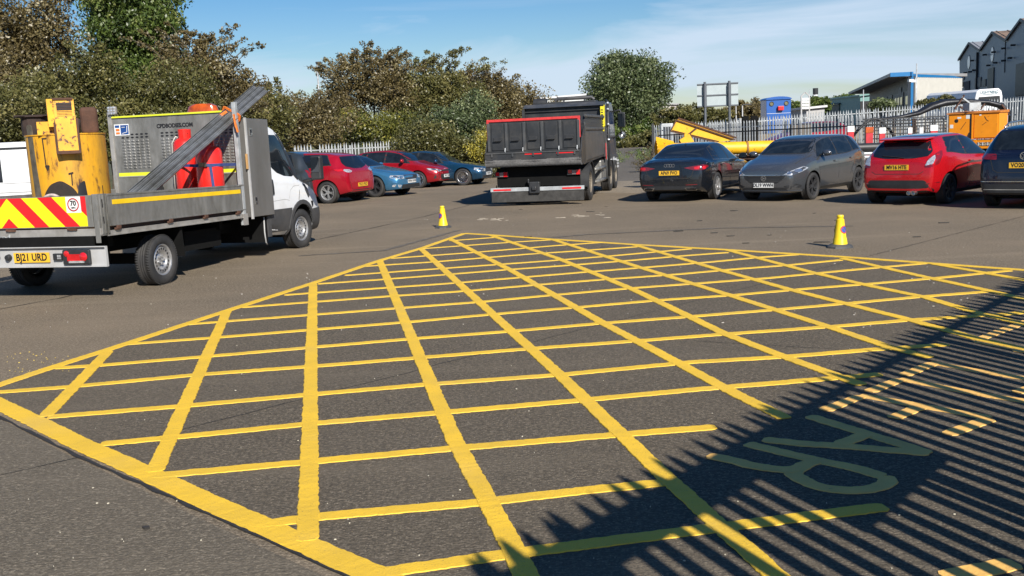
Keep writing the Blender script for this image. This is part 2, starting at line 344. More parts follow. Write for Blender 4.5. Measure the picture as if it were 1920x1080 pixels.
# tyre scuffs: long faint arcs
SCUFF = mat('tyre_scuff', (0.115, 0.098, 0.078), 0.85, 0, 0.45, 8)
for pts, w in (([(900, 458), (1100, 440), (1350, 428), (1600, 424)], .16), ([(560, 480), (720, 470), (860, 432)], .16)):
    roadjoint('tyre_scuff', pts, w, 0.0055, 0.004, SCUFF)

# ------------------------------------------------------------------ yellow markings
def yellow_mat():
    m = bpy.data.materials.new('road_paint_yellow'); m.use_nodes = True; t = m.node_tree; b = t.nodes['Principled BSDF']
    b.inputs['Roughness'].default_value = 0.62
    c = N(t, 'ShaderNodeTexCoord'); n = N(t, 'ShaderNodeTexNoise'); n.inputs['Scale'].default_value = 3.5; n.inputs['Detail'].default_value = 6; L(t, c.outputs['Object'], n.inputs[0])
    r = N(t, 'ShaderNodeValToRGB'); r.color_ramp.elements[0].position = 0.3; r.color_ramp.elements[0].color = (0.70, 0.44, 0.035, 1); r.color_ramp.elements[1].position = 0.7; r.color_ramp.elements[1].color = (0.84, 0.52, 0.032, 1)
    L(t, n.outputs[0], r.inputs[0])
    n2 = N(t, 'ShaderNodeTexNoise'); n2.inputs['Scale'].default_value = 130; n2.inputs['Detail'].default_value = 3; L(t, c.outputs['Object'], n2.inputs[0])
    r2 = N(t, 'ShaderNodeMapRange'); r2.inputs[1].default_value = 0.64; r2.inputs[2].default_value = 0.72; L(t, n2.outputs[0], r2.inputs[0])
    n4 = N(t, 'ShaderNodeTexNoise'); n4.inputs['Scale'].default_value = 1.3; n4.inputs['Detail'].default_value = 5; L(t, c.outputs['Object'], n4.inputs[0])
    r4 = N(t, 'ShaderNodeMapRange'); r4.inputs[1].default_value = 0.55; r4.inputs[2].default_value = 0.75; r4.inputs[4].default_value = 0.4; L(t, n4.outputs[0], r4.inputs[0])
    mm = N(t, 'ShaderNodeMix', data_type='RGBA'); L(t, r2.outputs[0], mm.inputs[0]); L(t, r.outputs[0], mm.inputs[6]); mm.inputs[7].default_value = (0.32, 0.2, 0.05, 1)
    m2 = N(t, 'ShaderNodeMix', data_type='RGBA'); L(t, r4.outputs[0], m2.inputs[0]); L(t, mm.outputs[2], m2.inputs[6]); m2.inputs[7].default_value = (0.68, 0.45, 0.11, 1)
    L(t, m2.outputs[2], b.inputs['Base Color'])
    w = N(t, 'ShaderNodeTexNoise'); w.inputs['Scale'].default_value = 18; w.inputs['Detail'].default_value = 5
    a = N(t, 'ShaderNodeMath', operation='ADD'); L(t, w.outputs[0], a.inputs[0]); L(t, n2.outputs[0], a.inputs[1]); L(t, c.outputs['Object'], w.inputs[0])
    bp = N(t, 'ShaderNodeBump'); bp.inputs['Strength'].default_value = 0.6; bp.inputs['Distance'].default_value = 0.008; L(t, a.outputs[0], bp.inputs['Height']); L(t, bp.outputs[0], b.inputs['Normal'])
    return m
YEL = yellow_mat()
YEL_WORN_SHADE = mat('worn_shade_letter_paint', (0.82, 0.47, 0.12), .7, 0, .12, 5, .4, 60, rust=.12, rustcol=(.22, .18, .10), rscale=45)  # worn yellow, colour shifted to offset the blue fence shade on the letters
def stroke(name, pts, w, z, parent, world_pts=False, curve=True, thick=0.0045, jit=0.0042):
    P = [Vector(p) for p in pts] if world_pts else [G(*p) for p in pts]
    cuts = []
    for i in range(len(P) - 1):
        n = max(1, int((P[i + 1] - P[i]).length / 0.022))
        p0 = P[max(i - 1, 0)]; p3 = P[min(i + 2, len(P) - 1)]; p1 = P[i]; p2 = P[i + 1]
        for k in range(n):
            t = k / n
            if curve: q = 0.5 * ((2 * p1) + (p2 - p0) * t + (2 * p0 - 5 * p1 + 4 * p2 - p3) * t * t + (3 * p1 - p0 - 3 * p2 + p3) * t ** 3)
            else: q = p1.lerp(p2, t)
            cuts.append(q)
    cuts.append(P[-1]); n = len(cuts); vs = []
    ja = jb = 0
    for i, p in enumerate(cuts):
        d = (cuts[min(i + 1, n - 1)] - cuts[max(i - 1, 0)]).normalized(); nn = Vector((-d.y, d.x, 0))
        ja = ja * 0.35 + random.uniform(-jit, jit); jb = jb * 0.35 + random.uniform(-jit, jit)
        e = 0.6 if i in (0, n - 1) else 1.0
        a = p + nn * (w / 2 * e + ja); c = p - nn * (w / 2 * e + jb); zz = z + random.uniform(-.0006, .0006)
        ai = p + nn * (w / 2 * e + ja + 0.003); ci = p - nn * (w / 2 * e + jb + 0.003)
        vs += [(ai.x, ai.y, z - thick), (a.x, a.y, zz), (c.x, c.y, zz), (ci.x, ci.y, z - thick)]
    fs = []
    for i in range(n - 1):
        o = 4 * i; q = o + 4; fs += [(o, o + 1, q + 1, q), (o + 1, o + 2, q + 2, q + 1), (o + 2, o + 3, q + 3, q + 2)]
    fs += [(0, 1, 2, 3), (4 * n - 4, 4 * n - 1, 4 * n - 2, 4 * n - 3)]
    b = MB(); b.add(vs, fs); o = b.build(name, YEL_WORN_SHADE if name == 'letter_stroke' else YEL, parent); return o
box = root('box_junction_marking', (0, 0, 0), 0, 'large yellow criss cross hatched box painted on the dark yard asphalt', 'road marking')
for i, pts in enumerate([BORD[:8], BORD[7:]]): stroke('border_line', pts, 0.115, 0.0078, box, curve=False)
stroke('border_line', BORD2, 0.145, 0.0081, box, curve=False)
FA = [[(203, 660), (85, 783)], [(426, 584), (358, 735), (290, 887)], [(587, 533), (583, 700), (577, 1017)], [(712, 490), (850, 822), (962, 1030), (992, 1095)],
      [(790, 468), (1052, 707), (1240, 889), (1350, 989), (1475, 1100)], [(845, 449), (962, 510), (1125, 604), (1279, 686), (1359, 730), (1474, 787)],
      [(921, 442), (1050, 487), (1192, 546), (1356, 626), (1463, 668), (1618, 724)], [(1037, 450), (1192, 500), (1356, 551), (1556, 615), (1670, 653), (1746, 672)],
      [(1190, 460), (1356, 509), (1484, 545), (1698, 599), (1837, 638), (1920, 656), (2000, 675)], [(1365, 470), (1527, 513), (1630, 537), (1732, 558), (1826, 586), (1920, 609), (2000, 628)],
      [(1578, 485), (1732, 520), (1848, 545), (2000, 580)], [(1741, 494), (1920, 526), (2000, 540)]]
FB = [[(705, 1078), (947, 1042), (1287, 999), (1660, 952)], [(484, 986), (604, 970), (900, 944), (1093, 922), (1272, 904)], [(285, 894), (400, 884), (604, 865), (856, 842), (1093, 822), (1342, 802)],
      [(189, 834), (299, 824), (604, 794), (827, 775), (1078, 753), (1300, 732), (1485, 717), (1652, 703)], [(91, 783), (362, 761), (604, 739), (801, 722), (1049, 704), (1300, 680), (1459, 671), (1633, 657), (1778, 647)],
      [(-25, 738), (126, 727), (378, 703), (600, 687), (796, 671), (1004, 654), (1171, 642), (1367, 627), (1552, 614), (1707, 601), (1886, 590), (1990, 580)],
      [(104, 691), (176, 687), (393, 669), (600, 651), (762, 637), (946, 623), (1129, 607), (1275, 596), (1463, 581), (1608, 568), (1741, 556), (1860, 547)],
      [(239, 646), (403, 634), (600, 618), (775, 604), (925, 590), (1083, 577), (1232, 564), (1378, 554), (1527, 541), (1630, 533), (1758, 522), (1895, 508)],
      [(352, 609), (441, 602), (600, 590), (742, 579), (900, 567), (1037, 554), (1185, 541), (1309, 532), (1442, 522), (1553, 511), (1651, 502), (1741, 494)],
      [(453, 577), (600, 566), (733, 556), (879, 546), (1004, 535), (1129, 525), (1271, 515), (1382, 505), (1476, 498), (1578, 488)],
      [(533, 554), (600, 549), (729, 540), (858, 531), (975, 521), (1083, 512), (1210, 502), (1331, 492), (1425, 483), (1497, 478)],
      [(596, 533), (712, 525), (842, 515), (954, 506), (1054, 499), (1181, 489), (1271, 481), (1365, 474)], [(646, 517), (829, 504), (1025, 490), (1151, 480), (1296, 467)],
      [(683, 500), (808, 492), (992, 477), (1083, 471), (1198, 463)], [(733, 485), (887, 474), (1042, 461), (1129, 455)], [(788, 467), (954, 455), (1035, 450)], [(842, 452), (937, 445)]]
for p in FB: stroke('hatch_line', p, 0.098, 0.0088, box, curve=False)
for i, p in enumerate(FA): stroke('hatch_line', p, 0.100, 0.0112, box, curve=False)
let = root('road_lettering', (0, 0, 0), 0, 'yellow painted words KEEP CLEAR lying partly under the fence shadow', 'road lettering')
z7 = lambda pts: [(1300 + x / 2.7, 560 + y / 2.7) for x, y in pts]
R_ = [([(270, 738), (420, 775), (620, 822), (800, 858), (960, 905)], 1), ([(965, 905), (985, 930), (930, 962), (790, 978), (640, 958), (540, 915), (510, 885), (560, 850), (625, 825)], 1), ([(75, 800), (200, 825), (300, 852), (450, 872), (530, 868)], 1)]
A_ = [([(585, 598), (800, 665), (1000, 725), (1195, 788)], 0), ([(352, 718), (560, 740), (800, 755), (1000, 772), (1195, 788)], 0), ([(735, 745), (880, 690)], 0)]
E_ = [([(845, 492), (1090, 535), (1300, 572), (1505, 608)], 0), ([(660, 570), (850, 497)], 0), ([(1010, 610), (1150, 552)], 0), ([(1285, 692), (1500, 612)], 0)]
L_ = [([(1045, 408), (1280, 455), (1500, 495), (1730, 530)], 0), ([(890, 475), (1050, 412)], 0)]
C_ = [([(1200, 326), (1400, 362), (1600, 395), (1800, 425)], 0), ([(1065, 392), (1215, 330)], 0), ([(1640, 482), (1790, 430)], 0)]
P_ = [([(1430, 215), (1560, 165), (1700, 115)], 0), ([(1430, 218), (1600, 250), (1800, 285)], 0), ([(1640, 275), (1760, 230)], 0)]
for nm, S in (('R', R_), ('A', A_), ('E', E_), ('L', L_), ('C', C_), ('P', P_)):
    for q, (pts, cv) in enumerate(S): stroke('letter_stroke', z7(pts), 0.092, 0.0080 + 0.0012 * (q % 3), let, curve=bool(cv))
stroke('letter_stroke', [(1770, 1085), (1905, 1058)], 0.105, 0.0082, let)

# loose chips, flakes of paint and debris on the yard
def litter(name, n, col, size, boxpx, seed, rough=0.7, aspect=2.0, amax=6.28):
    rnd = random.Random(seed); b = MB()
    for i in range(n):
        p = G(rnd.uniform(boxpx[0], boxpx[2]), rnd.uniform(boxpx[1], boxpx[3])); s = size * rnd.uniform(0.4, 1.4); a = rnd.uniform(-amax, amax)
        vs = []; k = rnd.randint(4, 6)
        for j in range(k):
            r = s * rnd.uniform(0.6, 1.2); x = r * math.cos(6.28 * j / k) * aspect; y = r * math.sin(6.28 * j / k)
            vs.append((p.x + x * math.cos(a) - y * math.sin(a), p.y + x * math.sin(a) + y * math.cos(a), 0.008 + s * 0.35))
        vs2 = [(v[0], v[1], 0.003) for v in vs]
        b.add(vs + vs2, [tuple(range(k))] + [(j, (j + 1) % k, (j + 1) % k + k, j + k) for j in range(k)])
    o = b.build(name, mat(name + '_mat', col, rough, 0, 0.3, 20)); o['kind'] = 'stuff'; o['label'] = 'small pale and dark chips scattered over the yard'; return o
litter('paint_flakes', 120, (0.50, 0.46, 0.36), 0.0022, (0, 560, 1900, 1075), 3)
litter('stone_chips', 150, (0.42, 0.39, 0.34), 0.0045, (0, 400, 1900, 620), 5)
litter('yellow_paint_drips', 40, (0.62, 0.45, 0.10), 0.003, (10, 660, 130, 700), 8)
litter('lime_spill', 9, (0.36, 0.32, 0.26), 0.011, (900, 410, 960, 415), 11, aspect=7, amax=.15)
litter('lime_spill', 11, (0.32, 0.28, 0.22), 0.010, (1040, 397, 1140, 409), 12, aspect=8, amax=.15)
litter('dark_debris', 18, (0.03, 0.026, 0.022), 0.020, (880, 385, 1900, 470), 14, aspect=4, amax=.3)
litter('dark_debris', 2, (0.03, 0.028, 0.026), 0.014, (262, 992, 276, 998), 15, aspect=1.7, amax=.3)
# soft dusty spill beside the marking
# ------------------------------------------------------------------ palisade fences
def pale_mesh(h, w=0.068, name='pale'):
    b = MB(); t = w / 2
    prof = [(-t, 0.0), (-t * .45, 0.012), (0, 0.020), (t * .45, 0.012), (t, 0.0)]
    zs = [0.05, h - 0.16, h - 0.07, h]
    wid = [1, 1, 0.62, 0.06]
    vs = []
    for z, k in zip(zs, wid): vs += [(x * k, -y, z) for x, y in prof]
    vs += [(x * k, -y + 0.004, z) for z, k in zip(zs, wid) for x, y in prof]
    fs = []; n = 5
    for i in range(3):
        for j in range(4):
            a = i * n + j; fs += [(a, a + 1, a + 1 + n, a + n)]; a += 20; fs += [(a + n, a + n + 1, a + 1, a)]
        for j in (0, 4): fs.append((i * n + j, (i + 1) * n + j, (i + 1) * n + j + 20, i * n + j + 20))
    b.add(vs, fs); return b.mesh(name, GALV)
def palisade(name, A, B, h, pitch, label, cat='fence', base=(0, 0), group=None, rails=(0.35, None), bent=0.0, htab=None, pw=0.068, mats=None, miss=0.0):
    A = Vector((*A, 0)); B = Vector((*B, 0)); d = B - A; Ln = d.length
    r = root(name, (A.x, A.y, 0), math.atan2(d.y, d.x), label, cat, group)
    hs = lambda u: (base[0] + (base[1] - base[0]) * u / Ln)
    n = int(Ln / pitch); pm = pale_mesh(h, pw)
    for i in range(n + 1):
        u = i * pitch
        if random.random() < miss: continue
        link('pale', pm, r, (u, -0.03, hs(u) + random.uniform(-.008, .008)), (random.uniform(-.01, .01), random.uniform(-.012, .012), 0))
    for z in (0.35, h - 0.27):
        b = MB(); b.bar((0, 0, z + hs(0)), (Ln, 0, z + hs(Ln)), 0.012, 0.05); b.bar((0, 0.022, z + 0.02 + hs(0)), (Ln, 0.022, z + 0.02 + hs(Ln)), 0.045, 0.008); b.build('rail', GALV, r)
    u = 0
    while u <= Ln + 0.01:
        b = MB(); b.box(u - .005, u + .005, -0.02, 0.09, -0.3, h - .12 + hs(u)); b.box(u - 0.05, u + .05, 0.022, .032, -0.3, h - .12 + hs(u)); b.build('post', GALV, r); u += 2.75
    return r
# ------------------------------------------------------------------ vehicles: lofted bodies
def pchip(pts):
    xs = np.array([p[0] for p in pts], float); ys = np.array([p[1] for p in pts], float)
    h = np.diff(xs); dl = np.diff(ys) / h; m = np.zeros(len(xs)); m[0] = dl[0]; m[-1] = dl[-1]
    for i in range(1, len(xs) - 1):
        m[i] = 0 if dl[i - 1] * dl[i] <= 0 else 2 * dl[i - 1] * dl[i] / (dl[i - 1] + dl[i])
    def f(x):
        x = min(max(x, xs[0]), xs[-1]); i = min(int(np.searchsorted(xs, x, 'right')) - 1, len(xs) - 2); t = (x - xs[i]) / h[i]
        return float((2 * t**3 - 3 * t**2 + 1) * ys[i] + (t**3 - 2 * t**2 + t) * h[i] * m[i] + (-2 * t**3 + 3 * t**2) * ys[i + 1] + (t**3 - t**2) * h[i] * m[i + 1])
    return f
def sst(a, b, x):
    t = min(1, max(0, (x - a) / (b - a))); return t * t * (3 - 2 * t)
def loft_body(Ln, W, top, belt, plan, bottom, roof_y, xoff=0.0, front_d=None, rear_d=None, ns=70, tumble_full=0.34, shear=0.0):
    """closed smooth body; x forward, origin under the middle of the front-rear span shifted by xoff; stations s from the front"""
    T, Bt, Pl, Bo = pchip(top), pchip(belt), pchip(plan), pchip(bottom)
    fd = front_d or (lambda y, z: 0.16 * abs(y)**3 + 0.25 * max(0, z - 0.55)**1.5 + 0.3 * max(0, 0.35 - z)**1.2)
    rd = rear_d or (lambda y, z: 0.10 * abs(y)**3 + 0.10 * max(0, z - 0.6) + 0.3 * max(0, 0.35 - z)**1.2)
    def section(s):
        zb, hw, zt, zc = Bo(s), Pl(s) * W / 2, Bt(s), T(s)
        hc = zc - zt; t = sst(0.12, tumble_full, hc)
        yr = hw * (0.74 + 0.0 * t) * (1 - t) + (roof_y * Pl(s)**0.5) * t
        zr = zt + hc * (0.72 * (1 - t) + 0.90 * t)
        yb = hw * (0.955 * t + 0.93 * (1 - t))
        pts = [(0, zb), (hw * .6, zb), (hw * .88, zb + .015), (hw * .955, zb + .09), (hw * .985, zb + .22), (hw, zb + (zt - zb) * .55), (hw * .992, zt - .12), (hw * .975, zt - .035), (yb, zt)]
        # cabin side: almost straight from belt to rail
        pts += [(yb + (yr - yb) * .33 + .012 * t, zt + (zr - zt) * .36), (yb + (yr - yb) * .68 + .014 * t, zt + (zr - zt) * .70), (yr, zr), (yr * .93, zr + (zc - zr) * .45), (yr * .72, zr + (zc - zr) * .78), (yr * .38, zr + (zc - zr) * .96), (0, zc)]
        return pts
    ss = [Ln * (0.5 - 0.5 * math.cos(PI * i / (ns - 1))) * 0.5 + Ln * (i / (ns - 1)) * 0.5 for i in range(ns)]
    rings = []
    def full(pts): return [(y, z) for y, z in pts] + [(-y, z) for y, z in pts[-2:0:-1]]
    def addring(s, k):
        q = full(section(s)); zs = [z for _, z in q]; zm = (min(zs) + max(zs)) / 2; r = []
        ef = max(0, 1 - s / 0.9)**2; er = max(0, 1 - (Ln - s) / 0.9)**2
        for y, z in q:
            yy, zz = y * k, zm + (z - zm) * k
            rr = 0.05 * (1 - k) if k > 0.9 else 0
            x = s + ef * fd(yy, zz) - er * rd(yy, zz)
            if k < 1: x += -0.0
            r.append((xoff - x, yy, zz))
        rings.append(r)
    ends = [0.02, 0.2, 0.4, 0.6, 0.78, 0.9, 0.965]
    ins = [0, 0, 0, 0, 0, 0, 0.006]
    for k in ends: addring(0, k)
    n0 = len(rings)
    rings[-1] = [(x - 0.004, y, z) for x, y, z in rings[-1]]
    for i, s in enumerate(ss):
        addring(s, 1.0)
        if i == 0: rings[-1] = [(x - 0.025, y, z) for x, y, z in rings[-1]]
        if i == ns - 1: rings[-1] = [(x + 0.025, y, z) for x, y, z in rings[-1]]
    for j, k in enumerate(ends[::-1]):
        addring(Ln, k)
        if j == 0: rings[-1] = [(x + 0.004, y, z) for x, y, z in rings[-1]]
    n = len(rings[0]); b = MB()
    vs = [(x, y, z + shear * x) for r in rings for x, y, z in r]
    fs = [(i * n + j, i * n + (j + 1) % n, (i + 1) * n + (j + 1) % n, (i + 1) * n + j) for i in range(len(rings) - 1) for j in range(n)]
    fs += [tuple(range(n))[::-1], tuple((len(rings) - 1) * n + j for j in range(n))]
    b.add(vs, fs); return b
def bvh_of(mb): return BVHTree.FromPolygons([Vector(v) for v in mb.v], mb.f)
def smooth_poly(poly, r=0.18, n=3):
    """round the corners of a polygon"""
    P = [Vector(p) for p in poly]; out = []; m = len(P)
    for i in range(m):
        a, p, c = P[i - 1], P[i], P[(i + 1) % m]; la = (a - p).length; lc = (c - p).length; rr = min(r, 0.35 * la, 0.35 * lc)
        p0 = p + (a - p).normalized() * rr; p1 = p + (c - p).normalized() * rr
        for k in range(n + 1):
            t = k / n; out.append((1 - t)**2 * p0 + 2 * t * (1 - t) * p + t * t * p1)
    return out
def patch(name, bvh, poly, d, mt, parent, off=0.004, rnd=0.05, grid=0.07, skirt=0.012, far=8.0, smooth=True):
    """a thin shaped panel laid on the body, seen along direction d ('-y' means it lies on the right side)"""
    P = smooth_poly(poly, rnd) if rnd else [Vector(p) for p in poly]
    # densify the edge
    Q = []
    for i, p in enumerate(P):
        q = P[(i + 1) % len(P)]; k = max(1, int((q - p).length / grid)); Q += [p.lerp(q, j / k) for j in range(k)]
    xs = [p.x for p in Q]; ys = [p.y for p in Q]; pts = list(Q); nb = len(Q)
    def inside(x, y):
        c = False; j = nb - 1
        for i in range(nb):
            if (Q[i].y > y) != (Q[j].y > y) and x < (Q[j].x - Q[i].x) * (y - Q[i].y) / (Q[j].y - Q[i].y) + Q[i].x: c = not c
            j = i
        return c
    gx = min(xs) + grid * .5
    while gx < max(xs):
        gy = min(ys) + grid * .5
        while gy < max(ys):
            if inside(gx, gy) and min((Vector((gx, gy)) - q).length for q in Q) > grid * .4: pts.append(Vector((gx, gy)))
            gy += grid
        gx += grid
    v2, e2, f2, *_ = delaunay_2d_cdt([Vector((p.x, p.y)) for p in pts], [], [list(range(nb))], 1, 1e-5)
    ax = {'x': 0, 'y': 1, 'z': 2}[d[1]]; sg = 1 if d[0] == '+' else -1
    dirv = Vector((0, 0, 0)); dirv[ax] = -sg
    oth = [i for i in range(3) if i != ax]; vs = []; last = None; inn = []
    for p in v2:
        o = Vector((0, 0, 0)); o[oth[0]] = p.x; o[oth[1]] = p.y; o[ax] = sg * far
        hit, nrm, _, _ = bvh.ray_cast(o, dirv)
        if hit is None:
            hit, nrm, _, _ = bvh.find_nearest(o + dirv * (far - 1.0))
        if nrm.dot(dirv) > 0: nrm = -nrm
        vs.append(hit + nrm * off); inn.append(hit - nrm * skirt)
    fs = [tuple(f) for f in f2]
    ec = {}
    for f in fs:
        for i in range(len(f)):
            k = (f[i], f[(i + 1) % len(f)]); ec[k] = 1
    be = [k for k in ec if (k[1], k[0]) not in ec]
    m = len(vs); vs2 = vs + inn
    fs2 = fs + [(a, b2, b2 + m, a + m) for a, b2 in be]
    b = MB(); b.add(vs2, fs2); o = b.build(name, mt, parent, smooth=smooth, auto=True); return o
def seam(name, bvh, line, d, parent, w=0.010, mt=None, off=0.0015):
    ls = [Vector(p) for p in line]; A = []; B = []
    for i, p in enumerate(ls):
        dd = (ls[min(i + 1, len(ls) - 1)] - ls[max(i - 1, 0)]).normalized(); n = Vector((-dd.y, dd.x)); A.append(p + n * w / 2); B.append(p - n * w / 2)
    return patch(name, bvh, [tuple(p) for p in A + B[::-1]], d, mt or SEAM, parent, off=off, rnd=0, skirt=0.006, grid=0.12)
def strip_lr(fn, poly):
    fn(poly, 1); fn([(-y, z) for y, z in poly], -1)

def tyre_mesh(R, w, rim_r):
    b = MB(); h = w / 2
    prof = [(rim_r, -h * .80), (rim_r + .012, -h * .93), (rim_r + (R - rim_r) * .5, -h), (R - .022, -h * .93), (R - .006, -h * .80), (R, -h * .6), (R, -h * .34), (R - .006, -h * .31), (R - .006, -h * .27), (R, -h * .24), (R, -.004), (R - .006, -.003), (R - .006, .003), (R, .004), (R, h * .24), (R - .006, h * .27), (R - .006, h * .31), (R, h * .34), (R, h * .6), (R - .006, h * .80), (R - .022, h * .93), (rim_r + (R - rim_r) * .5, h), (rim_r + .012, h * .93), (rim_r, h * .80)]
    b.lathe(prof, axis='y', n=40)
    n = 60
    for k in range(n):                                   # tread blocks on the shoulders
        a = 2 * PI * k / n
        for sgn in (-1, 1):
            p = Vector((R * math.cos(a), sgn * h * .70, R * math.sin(a))); t = Vector((-math.sin(a), 0, math.cos(a)))
            b.bar(p - t * .011, p + t * .011, h * .34, .008, up=(math.cos(a), 0, math.sin(a)))
    return b.mesh('tyre', RUB, True)
def rim_mesh(rr, w, spokes, m, twin=False, y=1, style='spoke'):
    b = MB(); h = w / 2
    f = y
    b.lathe([(rr + .004, f * h * .82), (rr - .004, f * h * .86), (rr - .016, f * h * .80), (rr - .03, f * h * .45), (rr - .035, -f * h * .5)], axis='y', n=36, mi=0)
    b.lathe([(rr - .035, f * h * .1), (0.002, f * h * .1)], axis='y', n=24, mi=1)
    if style == 'spoke':
        for k in range(spokes):
            a0 = 2 * PI * k / spokes + .3
            for da in ((-.16, .16) if twin else (0,)):
                a1 = a0 + da * (1.0); a2 = a0 + da * .25
                p = Vector(((rr - .012) * math.cos(a1), f * h * .68, (rr - .012) * math.sin(a1))); q = Vector((.045 * math.cos(a2), f * h * .56, .045 * math.sin(a2)))
                b.bar(q, p, .022 if twin else min(.075, .5 * rr / spokes * 2), .03, up=(0, f, 0))
        b.lathe([(.062, f * h * .35), (.060, f * h * .62), (.03, f * h * .68), (.001, f * h * .68)], axis='y', n=18)
    else:  # pressed steel wheel with a ring of hand holes
        b.lathe([(rr - .03, f * h * .55), (rr - .05, f * h * .70), (rr - .085, f * h * .66), (rr * .42, f * h * .30), (rr * .36, f * h * .42), (rr * .20, f * h * .50), (.001, f * h * .50)], axis='y', n=36)
        for k in range(18):
            a = 2 * PI * k / 18; rad = rr - .062
            b.lathe([(.0155, f * (h * .70 + .004)), (.001, f * (h * .70 + .004))], c=(rad * math.cos(a), 0, rad * math.sin(a)), axis='y', n=8, mi=1)
        for k in range(5):
            a = 2 * PI * k / 5; b.lathe([(.017, f * h * .4), (.017, f * h * .72), (.001, f * h * .74)], c=(rr * .26 * math.cos(a), 0, rr * .26 * math.sin(a)), axis='y', n=8)
    me = b.mesh('rim', [m, INK], True); me.set_sharp_from_angle(angle=math.radians(35)); return me
WM = {}
def put_wheel(parent, x, y, side, R, w, rr, spokes, m, twin=False, style='spoke', steer=0.0):
    k = (R, w, rr, spokes, m.name, twin, style)
    if k not in WM: WM[k] = (tyre_mesh(R, w, rr), rim_mesh(rr, w, spokes, m, twin, 1, style))
    t = link('wheel', WM[k][0], parent, (x, y, R), (0, random.uniform(0, 1), (PI if side < 0 else 0) + steer)); link('rim', WM[k][1], t); return t
def arch_cut(body, xs, W, R, zc, depth=0.34):
    cb = MB()
    for x in xs:
        for sg in (-1, 1):
            y0, y1 = sg * (W / 2 + .12), sg * (W / 2 - depth)
            cb.lathe([(.0005, y0), (R, y0), (R, y1), (.0005, y1)], c=(x, 0, zc), axis='y', n=40)
    co = cb.build('cut', UNDER); co.parent = body.parent
    bm = bmesh.new(); bm.from_mesh(co.data); bmesh.ops.remove_doubles(bm, verts=bm.verts, dist=1e-3); bmesh.ops.recalc_face_normals(bm, faces=bm.faces); bm.to_mesh(co.data); bm.free()
    md = body.modifiers.new('b', 'BOOLEAN'); md.object = co; md.operation = 'DIFFERENCE'; md.solver = 'EXACT'
    dg = bpy.context.evaluated_depsgraph_get(); me = bpy.data.meshes.new_from_object(body.evaluated_get(dg))
    body.modifiers.clear(); old = body.data; body.data = me
    me.materials.clear(); me.materials.append(old.materials[0]); me.materials.append(UNDER)
    # faces inside the arches go black
    for p in me.polygons:
        c = p.center; p.material_index = 0
        for x in xs:
            if abs(math.hypot(c.x - x, c.z - zc)) < R + .01 and abs(c.y) < W / 2 - .012 and (abs(p.normal.y) < 0.6 or abs(c.y) < W / 2 - .2) and math.hypot(c.x - x, c.z - zc) > 0.0:
                if abs(math.hypot(c.x - x, c.z - zc) - R) < .02 or abs(abs(c.y) - (W / 2 - depth)) < .02: p.material_index = 1
    bpy.data.objects.remove(co)
    me.polygons.foreach_set('use_smooth', [True] * len(me.polygons)); me.set_sharp_from_angle(angle=math.radians(32))
def plate(parent, bvh_x, y, z, yaw, txt, ym, w=0.52, h=0.11, side='rear', tilt=0.0):
    """number plate on the front or rear face"""
    b = MB(); b.box(-w / 2, w / 2, -h / 2, h / 2, 0, .008)
    sg = -1 if side == 'rear' else 1
    n = Vector((sg, 0, tilt)).normalized(); u = Vector((0, 0, 1)); u = (u - n * u.dot(n)).normalized(); r = u.cross(n)
    M = Matrix(((r.x, u.x, n.x, bvh_x), (r.y, u.y, n.y, y), (r.z, u.z, n.z, z), (0, 0, 0, 1)))
    me = b.mesh('number_plate', ym); me.transform(M); o = link('number_plate', me, parent)
    tm = textmesh(txt, h * 1.02, bold=.0035, extrude=.001, mat_=INK, sx=0.86, spacing=1.02); tm.transform(Matrix.Translation((0, 0, .0095))); tm.transform(M); link('plate_lettering', tm, o); return o
def xhit(bvh, y, z, side):
    s = -1 if side == 'rear' else 1
    h, n, _, _ = bvh.ray_cast(Vector((s * 8, y, z)), Vector((-s, 0, 0))); return h.x if h else 0

